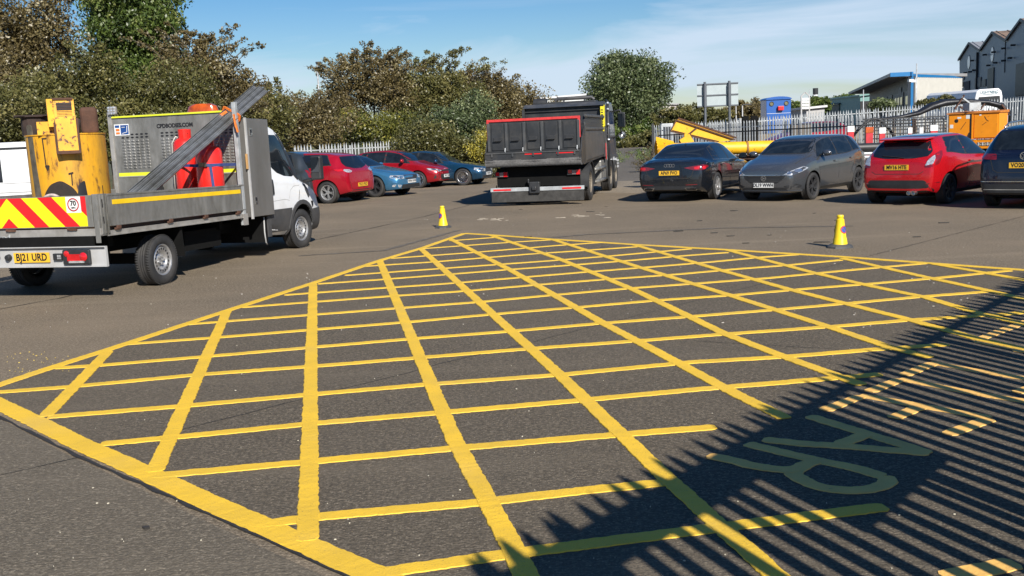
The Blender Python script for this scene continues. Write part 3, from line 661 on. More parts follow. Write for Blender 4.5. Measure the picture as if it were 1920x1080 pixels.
CARS = {
 'hatch': dict(L=4.02, W=1.74, wb=2.51, fo=0.82, R=.315, top=[(0, .70), (.2, .79), (.6, .90), (1.0, 1.01), (1.35, 1.20), (1.75, 1.385), (2.3, 1.475), (3.0, 1.455), (3.55, 1.37), (3.8, 1.14), (3.93, .98), (4.02, .93)],
     belt=[(0, .62), (.3, .72), (.9, .90), (1.5, .955), (2.6, 1.0), (3.4, 1.07), (3.85, 1.0), (4.02, .86)], roof_y=.56),
 'tall_hatch': dict(L=4.02, W=1.74, wb=2.51, fo=0.82, R=.315, top=[(0, .76), (.2, .86), (.55, .96), (.88, 1.05), (1.2, 1.24), (1.62, 1.425), (2.15, 1.495), (3.0, 1.485), (3.52, 1.42), (3.80, 1.20), (3.93, 1.02), (4.02, .95)],
     belt=[(0, .68), (.3, .78), (.8, .93), (1.5, .97), (2.6, 1.0), (3.4, 1.07), (3.85, 1.02), (4.02, .88)], roof_y=.59, wins=[(1.10, 2.10, .32, 0), (2.17, 3.00, 0, .02), (3.05, 3.42, 0, .20)]),
 'saloon': dict(L=4.76, W=1.84, wb=2.82, fo=0.88, R=.335, top=[(0, .66), (.25, .76), (.8, .88), (1.35, .985), (1.75, 1.19), (2.15, 1.36), (2.7, 1.425), (3.3, 1.405), (3.75, 1.27), (4.2, 1.075), (4.5, 1.05), (4.76, .98)],
     belt=[(0, .58), (.3, .68), (1.2, .88), (2.4, .93), (3.6, .97), (4.3, .97), (4.76, .88)], roof_y=.57),
 'coupe_saloon': dict(L=4.5, W=1.76, wb=2.72, fo=0.76, R=.325, top=[(0, .66), (.25, .74), (.8, .84), (1.35, .935), (1.8, 1.17), (2.15, 1.33), (2.6, 1.385), (3.2, 1.36), (3.6, 1.22), (3.95, 1.03), (4.3, 1.0), (4.5, .93)],
     belt=[(0, .58), (.3, .66), (1.2, .84), (2.4, .88), (3.6, .91), (4.1, .93), (4.5, .83)], roof_y=.55),
 'suv': dict(L=4.5, W=1.86, wb=2.68, fo=0.88, R=.355, top=[(0, .86), (.25, .97), (.8, 1.07), (1.15, 1.14), (1.55, 1.38), (1.95, 1.58), (2.5, 1.665), (3.4, 1.65), (3.95, 1.57), (4.25, 1.26), (4.4, 1.12), (4.5, 1.06)],
     belt=[(0, .76), (.3, .88), (1.2, 1.04), (2.4, 1.10), (3.8, 1.15), (4.3, 1.08), (4.5, .98)], roof_y=.62),
}
PLAN = lambda L_: [(0, .80), (.15, .88), (.45, .955), (.9, .99), (1.5, 1.0), (L_ - 1.2, 1.0), (L_ - .6, .975), (L_ - .25, .93), (L_, .87)]
BOT = lambda L_: [(0, .24), (.5, .19), (L_ - .6, .20), (L_, .30)]
def car(kind, name, pos, heading, col_m, label, group, wheel=('spoke', 5, ALLOY, False), scale=1.0, front=None, rear=None, txt='', side_detail=True, roofm=None, mirror_m=None, glass=GLASS, three_door=False, wheel_extra=0.0, door_handles=True):
    S = CARS[kind]; Ln, W, wb, fo = S['L'], S['W'], S['wb'], S['fo']; R = S['R']
    r = root(name, pos, heading, label, 'car', group); r.scale = (scale,) * 3
    xo = Ln / 2
    mb = loft_body(Ln, W, S['top'], S['belt'], PLAN(Ln), BOT(Ln), S['roof_y'], xoff=xo)
    T, Bt = pchip(S['top']), pchip(S['belt'])
    body = mb.build('body', col_m, r, smooth=True); bv = bvh_of(mb)
    fx = xo - fo; rx = fx - wb
    arch_cut(body, (fx, rx), W, R + .045, R + .01)
    for x in (fx, rx):
        for sg in (-1, 1): put_wheel(r, x, sg * (W / 2 - .115), sg, R, .21, R * .70, *[wheel[1], wheel[2], wheel[3], wheel[0]])
    b = MB(); b.box(rx - .3, fx + .3, -W / 2 + .3, W / 2 - .3, .17, .40); b.bar((rx, -W / 2 + .2, R), (rx, W / 2 - .2, R), .08); b.bar((fx, -W / 2 + .2, R), (fx, W / 2 - .2, R), .08); b.build('underbody', UNDER, r)
    # glasshouse (x positions measured from the front, turned into local x)
    X = lambda s: xo - s
    tp = S['top']; i_c = [i for i, p in enumerate(tp) if p[1] > (1.36 if kind == 'suv' else 1.15)][0]
    cowl = tp[i_c - 1][0]; hmax = max(p[1] for p in tp)
    return_dict = dict(r=r, bv=bv, X=X, S=S, xo=xo, fx=fx, rx=rx, T=T, Bt=Bt, body=body)
    zt = hmax - .115; zb_ = T(cowl + .04) + .02
    patch('windscreen_band', bv, [(-.70, zb_ - .02), (.70, zb_ - .02), (.585, zt + .05), (-.585, zt + .05)], '+x', BLACKP, r, rnd=.08, off=.002)
    patch('windscreen', bv, [(-.66, zb_), (.66, zb_), (.55, zt + .03), (-.55, zt + .03)], '+x', glass, r, rnd=.08)
    # side windows
    rail = lambda s: Bt(s) + (T(s) - Bt(s)) * .85
    def sidewin(s0, s1, lead=0, tail=0, n=6):
        lo = [(s0 + (s1 - s0) * k / n, Bt(s0 + (s1 - s0) * k / n) + .03) for k in range(n + 1)]
        hi = [(s, rail(s)) for s in [s0 + lead + (s1 - tail - s0 - lead) * k / n for k in range(n + 1)]]
        return [(X(s), z) for s, z in lo + hi[::-1]]
    wins = S.get('wins') or {'hatch': [(1.22, 2.18, .30, 0), (2.25, 3.02, 0, .02), (3.06, 3.46, 0, .22)], 'saloon': [(1.62, 2.62, .36, 0), (2.69, 3.48, 0, .12), (3.52, 3.82, .0, .24)], 'coupe_saloon': [(1.62, 2.62, .34, 0), (2.69, 3.36, 0, .10), (3.40, 3.62, .0, .17)], 'suv': [(1.42, 2.35, .32, 0), (2.42, 3.22, 0, 0), (3.28, 3.92, 0, .22)]}[kind]
    if three_door: wins = [(1.22, 2.46, .32, 0), (2.53, 3.38, 0, .26)]
    for sg in ('+y', '-y'):
        a0, a1 = wins[0], wins[-1]
        lo = [(a0[0] - .10 + (a1[1] + .05 - a0[0] + .10) * k / 12, Bt(a0[0] - .10 + (a1[1] + .05 - a0[0] + .10) * k / 12) + .012) for k in range(13)]
        h0, h1 = a0[0] + a0[2] - .03, a1[1] - a1[3] + .02
        hi = [(s, Bt(s) + (T(s) - Bt(s)) * .875) for s in [h0 + (h1 - h0) * k / 12 for k in range(13)]]
        patch('window_surround', bv, [(X(s), z) for s, z in lo + hi[::-1]], sg, BLACKP, r, off=.0015, rnd=.03)
        for w_ in wins: patch('side_window', bv, sidewin(*w_), sg, glass, r, rnd=.05)
        lo = Bt(2.0)
        if side_detail:
            s0, s1, s2 = (wins[0][0] - .02, (wins[0][1] + wins[1][0]) / 2, wins[1][1] + .05)
            seam('door_seam', bv, [(X(s0 + .02), Bt(s0) - .03), (X(s0 + .06), .60), (X(s0 + .10), .30)], sg, r)
            seam('door_seam', bv, [(X(s1), Bt(s1) - .02), (X(s1 + .01), .60), (X(s1), .30)], sg, r)
            if not three_door:
                seam('door_seam', bv, [(X(s2), Bt(s2) - .02), (X(s2 - .04), .78), (X(s2 - .24), .52), (X(s2 - .30), .30)], sg, r)
            seam('door_seam', bv, [(X(s0 + .10), .30), (X(2.2), .285), (X(s2 - .28 if not three_door else s1), .30)], sg, r)
            for s in ((s1 - .16,) if three_door else (s1 - .16, s2 - .18)):
                patch('door_handle', bv, [(X(s) - .09, Bt(s) - .135), (X(s) + .09, Bt(s) - .145), (X(s) + .09, Bt(s) - .11), (X(s) - .09, Bt(s) - .10)], sg, mirror_m or col_m, r, off=.028, rnd=.012, skirt=.03)
        patch('sill_trim', bv, [(X(fo + R + .07), .225), (X(fo + wb - R - .07), .225), (X(fo + wb - R - .09), .29), (X(fo + R + .09), .29)], sg, BLACKP, r, off=.006, rnd=0)
    for sg in (-1, 1):                                                # mirrors
        s = wins[0][0] + .16; z = Bt(s) + .09; y = sg * (W / 2 * .95)
        b = MB(); b.tube([(X(s), y - sg * .03, z - .03), (X(s) - .0, y + sg * .07, z)], .022, 6); b.build('mirror_arm', BLACKP, r)
        b = MB(); b.lathe([(.001, -.045), (.05, -.04), (.075, -.01), (.078, .02), (.070, .035), (.001, .035)], c=(0, 0, 0), axis='x', n=16)
        me = b.mesh('mirror', mirror_m or col_m, True); me.transform(Matrix.Diagonal((-1.1, 1.45, .95, 1))); me.transform(Matrix.Translation((X(s), y + sg * .14, z + .02))); link('mirror', me, r)
        b = MB(); b.box(X(s) - .050, X(s) - .040, y + sg * .14 - .085, y + sg * .14 + .085, z - .035, z + .075); b.build('mirror_glass', GLASS2, r, bevel=.004)
    # number plates and ends are made by the caller's recipes
    return return_dict
def both(D, name, poly, d, m, **kw):
    patch(name, D['bv'], poly, d, m, D['r'], **kw); patch(name, D['bv'], [(-y, z) for y, z in poly], d, m, D['r'], **kw)
def one(D, name, poly, d, m, **kw): return patch(name, D['bv'], poly, d, m, D['r'], **kw)
def side(D, name, poly, m, **kw):
    for sg in ('+y', '-y'): patch(name, D['bv'], poly, sg, m, D['r'], **kw)
def front_of(D, grille, light, txt, plate_z, lower, fogs=None, ym=None, plate_y=0):
    if grille: one(D, 'grille', grille, '+x', BLACKP, rnd=.03, off=.005)
    both(D, 'headlight', light, '+x', mat('headlight_glass', (.42, .44, .47), .10, .3, .4, 20, coat=1), rnd=.03, off=.006)
    cy = sum(p[0] for p in light) / len(light); cz = sum(p[1] for p in light) / len(light)
    for q, ry in ((-.07, .040), (.05, .046)):
        both(D, 'headlight_lens', [(cy + q + ry * 1.2 * math.cos(a), cz + q * .35 + ry * .72 * math.sin(a)) for a in [2 * PI * k / 10 for k in range(10)]], '+x', CHROME, rnd=0, off=.012)
    both(D, 'headlight_edge', [(cy + (p[0] - cy) * .9, cz + (p[1] - cz) * .9) for p in light[:3]] + [(cy + (p[0] - cy) * .72, cz + (p[1] - cz) * .72 ) for p in light[:3]][::-1], '+x', CLEARL, rnd=.0, off=.010)
    if lower: one(D, 'air_intake', lower, '+x', BLACKP, rnd=.04, off=.005)
    if fogs: both(D, 'fog_light', fogs, '+x', CLEARL, rnd=.02, off=.008)
    plate(D['r'], xhit(D['bv'], plate_y, plate_z, 'front') + .012, plate_y, plate_z, 0, txt, PLATEW, side='front')
    one(D, 'bonnet_seam', [(-.60, .60), (.60, .60), (.60, .606), (-.60, .606)], '+x', SEAM, rnd=0, off=.002) if False else None
    X = D['X']
    for sg in (1, -1):
        seam('bonnet_seam', D['bv'], [(X(.35), sg * .62), (X(.7), sg * .66), (X(1.05), sg * .70)], '+z', D['r'], w=.012)
def rear_of(D, window, light, txt, plate_z, diffuser=None, reflect=None, lightm=REDL, tail_seam=True, wiper=None, plate_y=0, glass=None):
    one(D, 'rear_window', window, '-x', glass or GLASS, rnd=.07, off=.005)
    both(D, 'tail_light', light, '-x', lightm, rnd=.03, off=.008)
    if diffuser: one(D, 'rear_diffuser', diffuser, '-x', BLACKP, rnd=.04, off=.007)
    if reflect: both(D, 'reflector', reflect, '-x', REDD, rnd=.008, off=.009)
    plate(D['r'], xhit(D['bv'], plate_y, plate_z, 'rear') - .012, plate_y, plate_z, 0, txt, PLATEY, side='rear')
    if tail_seam:
        z0 = plate_z - .14
        seam('tailgate_seam', D['bv'], [(-.62, z0 + .25), (-.56, z0 + .05), (-.48, z0), (.48, z0), (.56, z0 + .05), (.62, z0 + .25)], '-x', D['r'], w=.012)
    if wiper:
        p = [Vector((xhit(D['bv'], y, z, 'rear') - .025, y, z)) for y, z in wiper]
        b = MB(); b.tube(p, .008, 6); b.build('rear_wiper', BLACKP, D['r'])
def ringmesh(r, t, n=20):
    b = MB(); b.lathe([(r - t, -.002), (r - t, .004), (r, .004), (r, -.002)], axis='x', n=n, closed=True); return b
def place(pxl, local, heading, scale=1.0, Y=None):
    """world position of a vehicle whose local ground point stands at the given picture point"""
    g = G(*pxl); c, s = math.cos(heading), math.sin(heading)
    return (g.x - scale * (c * local[0] - s * local[1]), g.y - scale * (s * local[0] + c * local[1]), 0)
# ------------------------------------------------------------------ the dropside truck and its load
ga = G(314, 533); gb = G(574, 464); VH = math.atan2(gb.y - ga.y, gb.x - ga.x)
V = root('flatbed_truck', (ga.x, ga.y, 0), VH, 'white cab flatbed truck with grey aluminium sides and a chevron tailboard', 'truck')
V.name = 'flatbed_truck'
sh = lambda x: 0.038 - 0.022 * x
def vb(name, boxes, m, parent=None, bevel=0.0, smooth=False):
    b = MB()
    for q in boxes: b.box(*q[:6], *(q[6:] or (0,)))
    b.v = [(x, y, z + sh(x)) for x, y, z in b.v]; return b.build(name, m, parent or V, bevel=bevel)
def vm(b, name, m, parent=None, **k):
    b.v = [(x, y, z + sh(x)) for x, y, z in b.v]; return b.build(name, m, parent or V, **k)
WDT = 2.30
vb('bed_floor', [(-1.28, 2.30, .03, WDT - .03, .79, .84)], RUSTD)
sb = vb('side_board', [(-1.14, 2.24, -.03, 0, .855, 1.26), (-1.14, 2.24, -.036, -.03, .855, .875), (-1.14, 2.24, -.036, -.03, 1.235, 1.262)], ALU, bevel=.004)
vb('reflective_stripe', [(-1.05, 2.12, -.034, -.0305, 1.125, 1.185)], YTAPE, sb)
vb('side_board', [(-1.14, 2.24, WDT, WDT + .03, .855, 1.26)], ALU, bevel=.004)
vb('bed_rail', [(-1.2, 2.30, -.02, .05, .74, .80), (-1.2, 2.30, -.035, -.02, .735, .75)], ALU2)
vb('bed_rail', [(-1.2, 2.30, WDT - .05, WDT + .02, .74, .80)], ALU2)
for y0 in (-.035, WDT - .045):
    b = MB(); b.box(-1.34, -1.15, y0, y0 + .08, .745, 1.265)
    for k in range(3): b.box(-1.31 + k * .06, -1.285 + k * .06, y0 - .012, y0, .77, 1.255)
    b.box(-1.352, -1.34, y0 + .0, y0 + .07, .66, 1.26); vm(b, 'corner_post', ALU, bevel=.004)
for y0 in (-.03, WDT + .0):
    b = MB(); b.box(-1.27, -1.25, y0 - .013, y0 - .012, 1.10, 1.20); vm(b, 'latch_slot', INK); b = MB(); b.box(-1.27, -1.25, y0 - .013, y0 - .0125, .90, .98); vm(b, 'latch_slot', INK)
for x in (-1.0, .15, 1.05, 1.98):
    b = MB(); b.box(x - .05, x + .05, -.05, -.02, .80, .83); b.box(x - .02, x + .06, -.055, -.03, .815, .855); vm(b, 'hinge', RUST, bevel=.006)
# headboard with louvres
vb('tailboard', [(-1.345, -1.315, .05, WDT - .05, .86, 1.255)], ALU, bevel=.003)
TB = bpy.data.objects['tailboard']
def clip(poly, a, b_, c):
    out = []
    for i in range(len(poly)):
        p, q = poly[i], poly[(i + 1) % len(poly)]; fp = a * p[0] + b_ * p[1] + c; fq = a * q[0] + b_ * q[1] + c
        if fp >= 0: out.append(p)
        if (fp >= 0) != (fq >= 0): t = fp / (fp - fq); out.append((p[0] + t * (q[0] - p[0]), p[1] + t * (q[1] - p[1])))
    return out
YC, ZT, zb0 = 1.28, 1.245, .872
bands = [(-9, -.25, REDS), (-.25, 0, YELS), (0, .215, REDS), (.215, .45, YELS), (.45, .665, REDS), (.665, .90, YELS), (.90, 9, REDS)]
for sg in (1, -1):
    ylo, yhi = (.13, YC) if sg > 0 else (YC, WDT - .13)
    for d0, d1, m in bands:
        po = [(ylo, zb0), (yhi, zb0), (yhi, ZT), (ylo, ZT)]
        # d = sg*(YC - y)*... - (ZT - z)
        po = clip(po, -sg * 1.0, 1.0, sg * YC - ZT - d0)
        if len(po) > 2: po = clip(po, sg * 1.0, -1.0, -(sg * YC - ZT) + d1)
        if len(po) > 2 and abs(sum(po[i][0] * po[(i + 1) % len(po)][1] - po[(i + 1) % len(po)][0] * po[i][1] for i in range(len(po)))) > 1e-4:
            b = MB(); b.prism(po, -1.349, -1.3455, 'x'); vm(b, 'chevron_stripe', m, TB)
b = MB(); b.box(-1.3535, -1.350, .20, .41, 1.045, 1.245); st = vm(b, 'speed_sticker', PLATEW, TB)
b = MB(); b.lathe([(.083, -.001), (.083, -.004), (.068, -.004), (.068, -.001)], c=(-1.3540, .305, 1.145), axis='x', n=30, closed=True); vm(b, 'sticker_ring', mat('sticker_red', (.38, .02, .03), .4), st)
o = text('sticker_number', '70', .085, (-1.356, .305, 1.160 + sh(-1.35)), (-1, 0, 0), st, bold=.003, extrude=.0008); o = text('sticker_number', 'MPH', .03, (-1.356, .305, 1.105 + sh(-1.35)), (-1, 0, 0), st, bold=.001, extrude=.0008)
# rear rail below the tailboard, tapering up to the corner
b = MB(); b.prism([(-.04, .84), (WDT + .04, .84), (WDT + .04, .76), (WDT - .6, .68), (.62, .68), (-.04, .76)], -1.345, -1.30, 'x'); vm(b, 'rear_rail', ALU2, bevel=.003)
for y in (.35, 1.26, 2.0):
    b = MB(); b.box(-1.37, -1.34, y - .06, y + .04, .825, .855); b.lathe([(.001, -.012), (.018, -.01), (.018, .02), (.001, .022)], c=(-1.36, y + .05, .84), axis='y', n=10); vm(b, 'hinge', RUST)
o = text('raised_badge', 'cpd', .10, (-1.349, 1.38, .752 + sh(-1.35)), (-1, 0, 0), V, bold=.001, extrude=.004, mat_=GALV, sx=1.2)
# light bar
lb = vb('light_bar', [(-1.40, -1.392, -.14, WDT + .14, .375, .625), (-1.44, -1.392, -.14, WDT + .14, .372, .384), (-1.44, -1.392, -.14, WDT + .14, .616, .628), (-1.44, -1.392, -.148, -.14, .372, .628)], WHITE2, bevel=.003)
for y in (.08, WDT - .44):
    b = MB(); b.box(-1.445, -1.40, y, y + .40, .40, .59); q = vm(b, 'tail_light_housing', BLACKP, lb, bevel=.02)
    b = MB(); b.lathe([(.001, -.012), (.045, -.008), (.055, .0), (.055, .012)], c=(-1.452, y + .09, .50), axis='x', n=20); b.lathe([(.001, -.010), (.032, -.006), (.038, .0), (.038, .012)], c=(-1.452, y + .33, .54), axis='x', n=20); b.box(-1.455, -1.445, y + .10, y + .32, .45, .535); vm(b, 'tail_light', REDL, lb, smooth=True, auto=True)
    b = MB(); b.box(-1.458, -1.446, y + .08, y + .30, .425, .452); vm(b, 'reversing_light', CLEARL, lb)
plate(V, -1.413, .95, .498 + sh(-1.4), 0, 'BJ21 URD', PLATEY, w=.53, h=.125)
for nm, y in (('plate_lamp', .56), ('trailer_socket', 1.30), ('trailer_socket', 1.48)):
    b = MB(); b.box(-1.44, -1.40, y - .07, y + .06, .46, .545) if nm == 'plate_lamp' else b.lathe([(.001, -.05), (.035, -.05), (.045, 0), (.045, .02)], c=(-1.40, y, .50), axis='x', n=14); vm(b, nm, BLACKP, lb, bevel=.008)
b = MB()
for k in range(4): b.box(-1.446, -1.44, .50 + .028 * (k % 2) + .0, .522 + .028 * (k % 2), .475 + .03 * (k // 2), .497 + .03 * (k // 2))
vm(b, 'plate_lamp_lens', CLEARL, lb)
# chassis
vb('chassis', [(-1.35, 4.6, .62, .72, .46, .62), (-1.35, 4.6, 1.58, 1.68, .46, .62), (-.9, -.8, .2, 2.1, .58, .72), (.7, .8, .2, 2.1, .58, .72), (1.8, 1.9, .2, 2.1, .58, .72), (.9, 1.9, .25, .6, .33, .62), (2.3, 2.9, 1.2, 2.0, .3, .7)], UNDER)
vb('axle', [(-.07, .07, .25, 2.05, .26, .40)], UNDER); vb('axle', [(4.22, 4.38, .25, 1.95, .26, .38)], UNDER)
for x, y, sg, stw in ((0, .13, -1, 0), (0, WDT - .13, 1, 0), (4.31, .15, -1, -.10), (4.31, 2.05, 1, -.10)):
    put_wheel(V, x, y, sg, .345, .235, .215, 5, ALLOY, style='steel', steer=stw)
b = MB(); b.prism([(.45, .70), (.52, .30), (.54, .30), (.50, .70)], .02, .30, 'y'); vm(b, 'mud_flap', UNDER)
vb('rear_crossmember', [(-1.37, -1.34, .06, WDT - .06, .60, .75)], UNDER); vb('splash_panel', [(2.88, 3.025, .04, 2.05, .28, .80)], UNDER); vb('underbed_shade_box', [(-1.25, -.55, .45, 1.9, .36, .56)], UNDER)  # crossmember panel and box under the bed added to shade the ground
# headboard
HX = 2.29
hb = vb('headboard', [(HX, HX + .03, -.0, WDT, .84, 2.40)], ALU, bevel=.003)
vb('headboard_frame', [(HX - .02, HX + .04, WDT - .03, WDT + .04, .70, 2.50), (HX - .02, HX + .04, .0, WDT, 2.40, 2.43), (HX - .008, HX, .03, WDT - .05, 1.44, 1.46)], ALU2, bevel=.003)
vb('headboard_post', [(HX - .12, HX - .05, -.035, .03, .62, 2.54)], GALV, bevel=.004)
vb('post_foot', [(HX - .15, HX - .02, -.045, -.036, .62, .80)], ALU2)
vb('lime_reflective_strip', [(HX - .0035, HX - .0005, .05, WDT - .06, 1.455, 1.515)], LIME, hb)
vb('lime_reflective_strip', [(HX - .024, HX - .0205, .0, WDT - .04, 2.402, 2.428)], LIME, hb)
for ys, cols in ((.14, 4), (1.02, 5), (1.66, 6)):
    b = MB()
    for c in range(cols):
        for r_ in range(12):
            y = ys + c * .088; z = 1.60 + r_ * .048
            b.lathe([(.030, 0), (.001, -.0005)], c=(0, 0, 0), axis='x', n=10, mi=1); n0 = len(b.v) - 20
            for i in range(n0, len(b.v)): b.v[i] = (HX - .0012, y + b.v[i][1], z + b.v[i][2] * .50)
            if r_ < 10:
                b.add([(HX - .001, y - .032, z - .008), (HX - .001, y + .032, z - .008), (HX - .014, y + .020, z - .012), (HX - .014, y - .020, z - .012), (HX - .001, y - .026, z + .012), (HX - .001, y + .026, z + .012)], [(0, 1, 2, 3), (3, 2, 5, 4), (0, 3, 4), (1, 5, 2)])
    vm(b, 'louvre_grid', [ALU, INK], hb)
o = text('headboard_lettering', 'CPDBODIES.COM', .088, (HX - .002, 1.13, 2.235 + sh(HX)), (-1, 0, 0), hb, bold=.0045, extrude=.0008, sx=.95)
b = MB(); b.box(HX - .004, HX - .001, WDT - .33, WDT - .06, 2.12, 2.30); q = vm(b, 'safety_sticker', PLATEW, hb)
b = MB(); b.box(HX - .006, HX - .004, WDT - .32, WDT - .175, 2.135, 2.285); b.box(HX - .006, HX - .004, WDT - .155, WDT - .075, 2.245, 2.285); vm(b, 'sticker_panel', mat('sticker_blue', (.015, .06, .22), .4), q)
b = MB(); b.box(HX - .006, HX - .004, WDT - .155, WDT - .085, 2.19, 2.23); b.box(HX - .006, HX - .004, WDT - .155, WDT - .085, 2.14, 2.175); vm(b, 'sticker_panel', mat('sticker_orange', (.6, .16, .03), .4), q)
b = MB(); b.bar((HX - .007, WDT - .30, 2.27), (HX - .007, WDT - .29, 2.17), .008); b.bar((HX - .007, WDT - .29, 2.17), (HX - .007, WDT - .20, 2.15), .008); b.bar((HX - .007, WDT - .26, 2.25), (HX - .007, WDT - .20, 2.25), .007); vm(b, 'sticker_drawing', PLATEW, q)
b = MB(); b.box(HX - .06, HX + .0, WDT - .16, WDT + .01, 2.45, 2.59); wl = vm(b, 'work_light', ALU2, bevel=.03)
b = MB()
for i in range(3):
    for j in range(3): b.lathe([(.001, -.008), (.018, -.003), (.02, .0)], c=(HX - .062, WDT - .125 + j * .05, 2.475 + i * .045), axis='x', n=10)
vm(b, 'work_light_lens', CLEARL, wl)
# steel locker behind the cab
lk = vb('locker', [(2.44, 3.16, -.045, WDT - .1, .73, 2.30)], STEEL, bevel=.006)
vb('locker_edge', [(2.42, 2.455, -.052, -.02, .70, 2.31)], WHITE2, lk)
for z in (.93, 2.02):
    b = MB(); b.box(2.53, 2.61, -.052, -.045, z, z + .12); b.box(2.545, 2.595, -.056, -.052, z + .015, z + .105, 1); b.box(2.555, 2.60, -.066, -.05, z + .02, z + .05, 2); vm(b, 'locker_latch', [CHROME, INK, CHROME], lk)
b = MB(); b.box(2.385, 2.41, -.05, -.02, 1.50, 1.74); vm(b, 'marker_strap', mat('tan_strap', (.45, .26, .1), .7))
# beacon
b = MB(); b.lathe([(.001, .155), (.15, .150), (.215, .115), (.245, .03), (.25, 0)], c=(0, 0, 0), axis='z', n=32); b.v = [(x * .55 + 2.62, y * 1.15 + .80, z + 2.42) for x, y, z in b.v]; bc = vm(b, 'beacon', AMBER, smooth=True, auto=True)
b = MB(); b.lathe([(.25, 0), (.26, -.015), (.20, -.04), (.15, -.12), (.001, -.12)], c=(0, 0, 0), axis='z', n=24); b.v = [(x * .55 + 2.62, y * 1.15 + .80, z + 2.42) for x, y, z in b.v]; vm(b, 'beacon_base', BLACKP, bc)
# cab
top = [(0, .98), (.18, 1.08), (.50, 1.26), (.93, 1.42), (1.13, 1.66), (1.41, 2.02), (1.62, 2.21), (1.86, 2.31), (2.42, 2.345)]
belt = [(0, .86), (.3, 1.05), (.90, 1.26), (1.3, 1.33), (2.42, 1.42)]
plan = [(0, .86), (.15, .92), (.45, .975), (.9, 1.0), (2.42, 1.0)]
bot = [(0, .36), (.5, .36), (1.6, .36), (2.42, .42)]
cm = loft_body(2.42, 2.06, top, belt, plan, bot, .88, xoff=0, ns=60, rear_d=lambda y, z: 0, tumble_full=.4, front_d=lambda y, z: .22 * abs(y)**3 + .20 * max(0, z - .6)**1.4)
cm.v = [(x + 5.45, y + 1.05, z + sh(5) + .022 * 0 - .022 * (x + 2)) for x, y, z in cm.v]
cab = cm.build('cab', WHITE, V, smooth=True); cbv = bvh_of(cm)
# arches: cut with the same helper after moving the origin
for v in cab.data.vertices: v.co.y -= 1.05
arch_cut(cab, (4.31,), 2.06, .43, .36)
for v in cab.data.vertices: v.co.y += 1.05
q = lambda poly: [(x, z + sh(x)) for x, z in poly]
for sd in ('-y', '+y'):
    patch('door_window', cbv, q([(3.20, 2.06), (3.76, 2.06), (3.92, 1.90), (4.07, 1.68), (4.22, 1.38), (4.10, 1.34), (3.80, 1.36), (3.55, 1.42), (3.40, 1.50), (3.30, 1.62), (3.23, 1.80)]), sd, GLASS2, V, rnd=.03, off=.004)
    patch('window_trim', cbv, q([(3.74, 2.15), (3.92, 2.10), (4.12, 1.86), (4.28, 1.62), (4.52, 1.32), (4.30, 1.27), (4.17, 1.36), (4.00, 1.74), (3.86, 1.98), (3.78, 2.06)]), sd, BLACKP, V, rnd=.02, off=.007)
    patch('lower_cladding', cbv, q([(3.00, .42), (3.84, .42), (3.87, .62), (3.93, .80), (3.00, .80)]), sd, GREYP, V, rnd=.01, off=.012)
    seam('door_seam', cbv, q([(3.14, 1.95), (3.14, 1.0), (3.16, .45)]), sd, V, w=.014)
    seam('door_seam', cbv, q([(4.26, 1.25), (4.27, 1.05), (4.22, .92)]), sd, V, w=.014)
    seam('body_crease', cbv, q([(3.15, .94), (3.70, .955), (3.86, .93)]), sd, V, w=.010, mt=WHITE2)
    seam('body_crease', cbv, q([(3.86, .96), (3.92, 1.10), (4.06, 1.17), (4.30, 1.18)]), sd, V, w=.010, mt=WHITE2)
    patch('door_handle', cbv, q([(3.24, 1.05), (3.32, 1.05), (3.32, 1.31), (3.24, 1.31)]), sd, BLACKP, V, rnd=.035, off=.016, skirt=.02)
    patch('wing_panel', cbv, q([(4.44, 1.25), (4.54, 1.18), (4.66, .98), (4.60, .94), (4.50, 1.08)]), sd, GREYP, V, rnd=.02, off=.006)
    patch('side_repeater', cbv, q([(4.70, .88), (4.79, .88), (4.79, .80), (4.75, .76), (4.72, .81)]), sd, INK, V, rnd=.01, off=.008)
    patch('front_bumper_corner', cbv, q([(4.76, .74), (5.45, .76), (5.45, .36), (4.72, .34), (4.78, .55)]), sd, GREYP, V, rnd=.01, off=.014)
    arc = [(4.31 + .505 * math.cos(a), .36 + .505 * math.sin(a)) for a in [PI * 1.04 - k * PI * 1.0 / 14 for k in range(15)]]; arc2 = [(4.31 + .432 * math.cos(a), .36 + .432 * math.sin(a)) for a in [PI * 1.04 - k * PI * 1.0 / 14 for k in range(15)]]
    patch('wheel_arch_trim', cbv, arc + arc2[::-1], sd, GREYP, V, rnd=0, off=.022, skirt=.03, grid=.05)
patch('windscreen', cbv, [(.15, 1.42), (1.95, 1.42), (1.75, 2.13), (.35, 2.13)], '+x', GLASS, V, rnd=.08)
patch('front_bumper', cbv, [(.10, .40), (2.0, .40), (2.0, .66), (.10, .66)], '+x', GREYP, V, rnd=.03, off=.012)
patch('radiator_grille', cbv, [(.45, .72), (1.65, .72), (1.60, .86), (.50, .86)], '+x', BLACKP, V, rnd=.03, off=.01)
patch('headlight', cbv, [(.12, .84), (.42, .86), (.42, .98), (.16, 1.08)], '+x', CLEARL, V, rnd=.03, off=.01); patch('headlight', cbv, [(1.98, .84), (1.68, .86), (1.68, .98), (1.94, 1.08)], '+x', CLEARL, V, rnd=.03, off=.01)
for y, sg in ((.0, -1), (2.1, 1)):
    b = MB(); b.box(4.30, 4.44, y + sg * .30 - .10, y + sg * .30 + .10, 1.26, 1.68); mir = vm(b, 'mirror', BLACKP, bevel=.03)
    b = MB(); b.box(4.292, 4.298, y + sg * .30 - .08, y + sg * .30 + .08, 1.40, 1.66); vm(b, 'mirror_glass', GLASS, mir)
    b = MB(); b.tube([(4.40, y, 1.24), (4.40, y + sg * .18, 1.27), (4.38, y + sg * .28, 1.34)], .03, 8); vm(b, 'mirror_arm', BLACKP, mir, smooth=True)
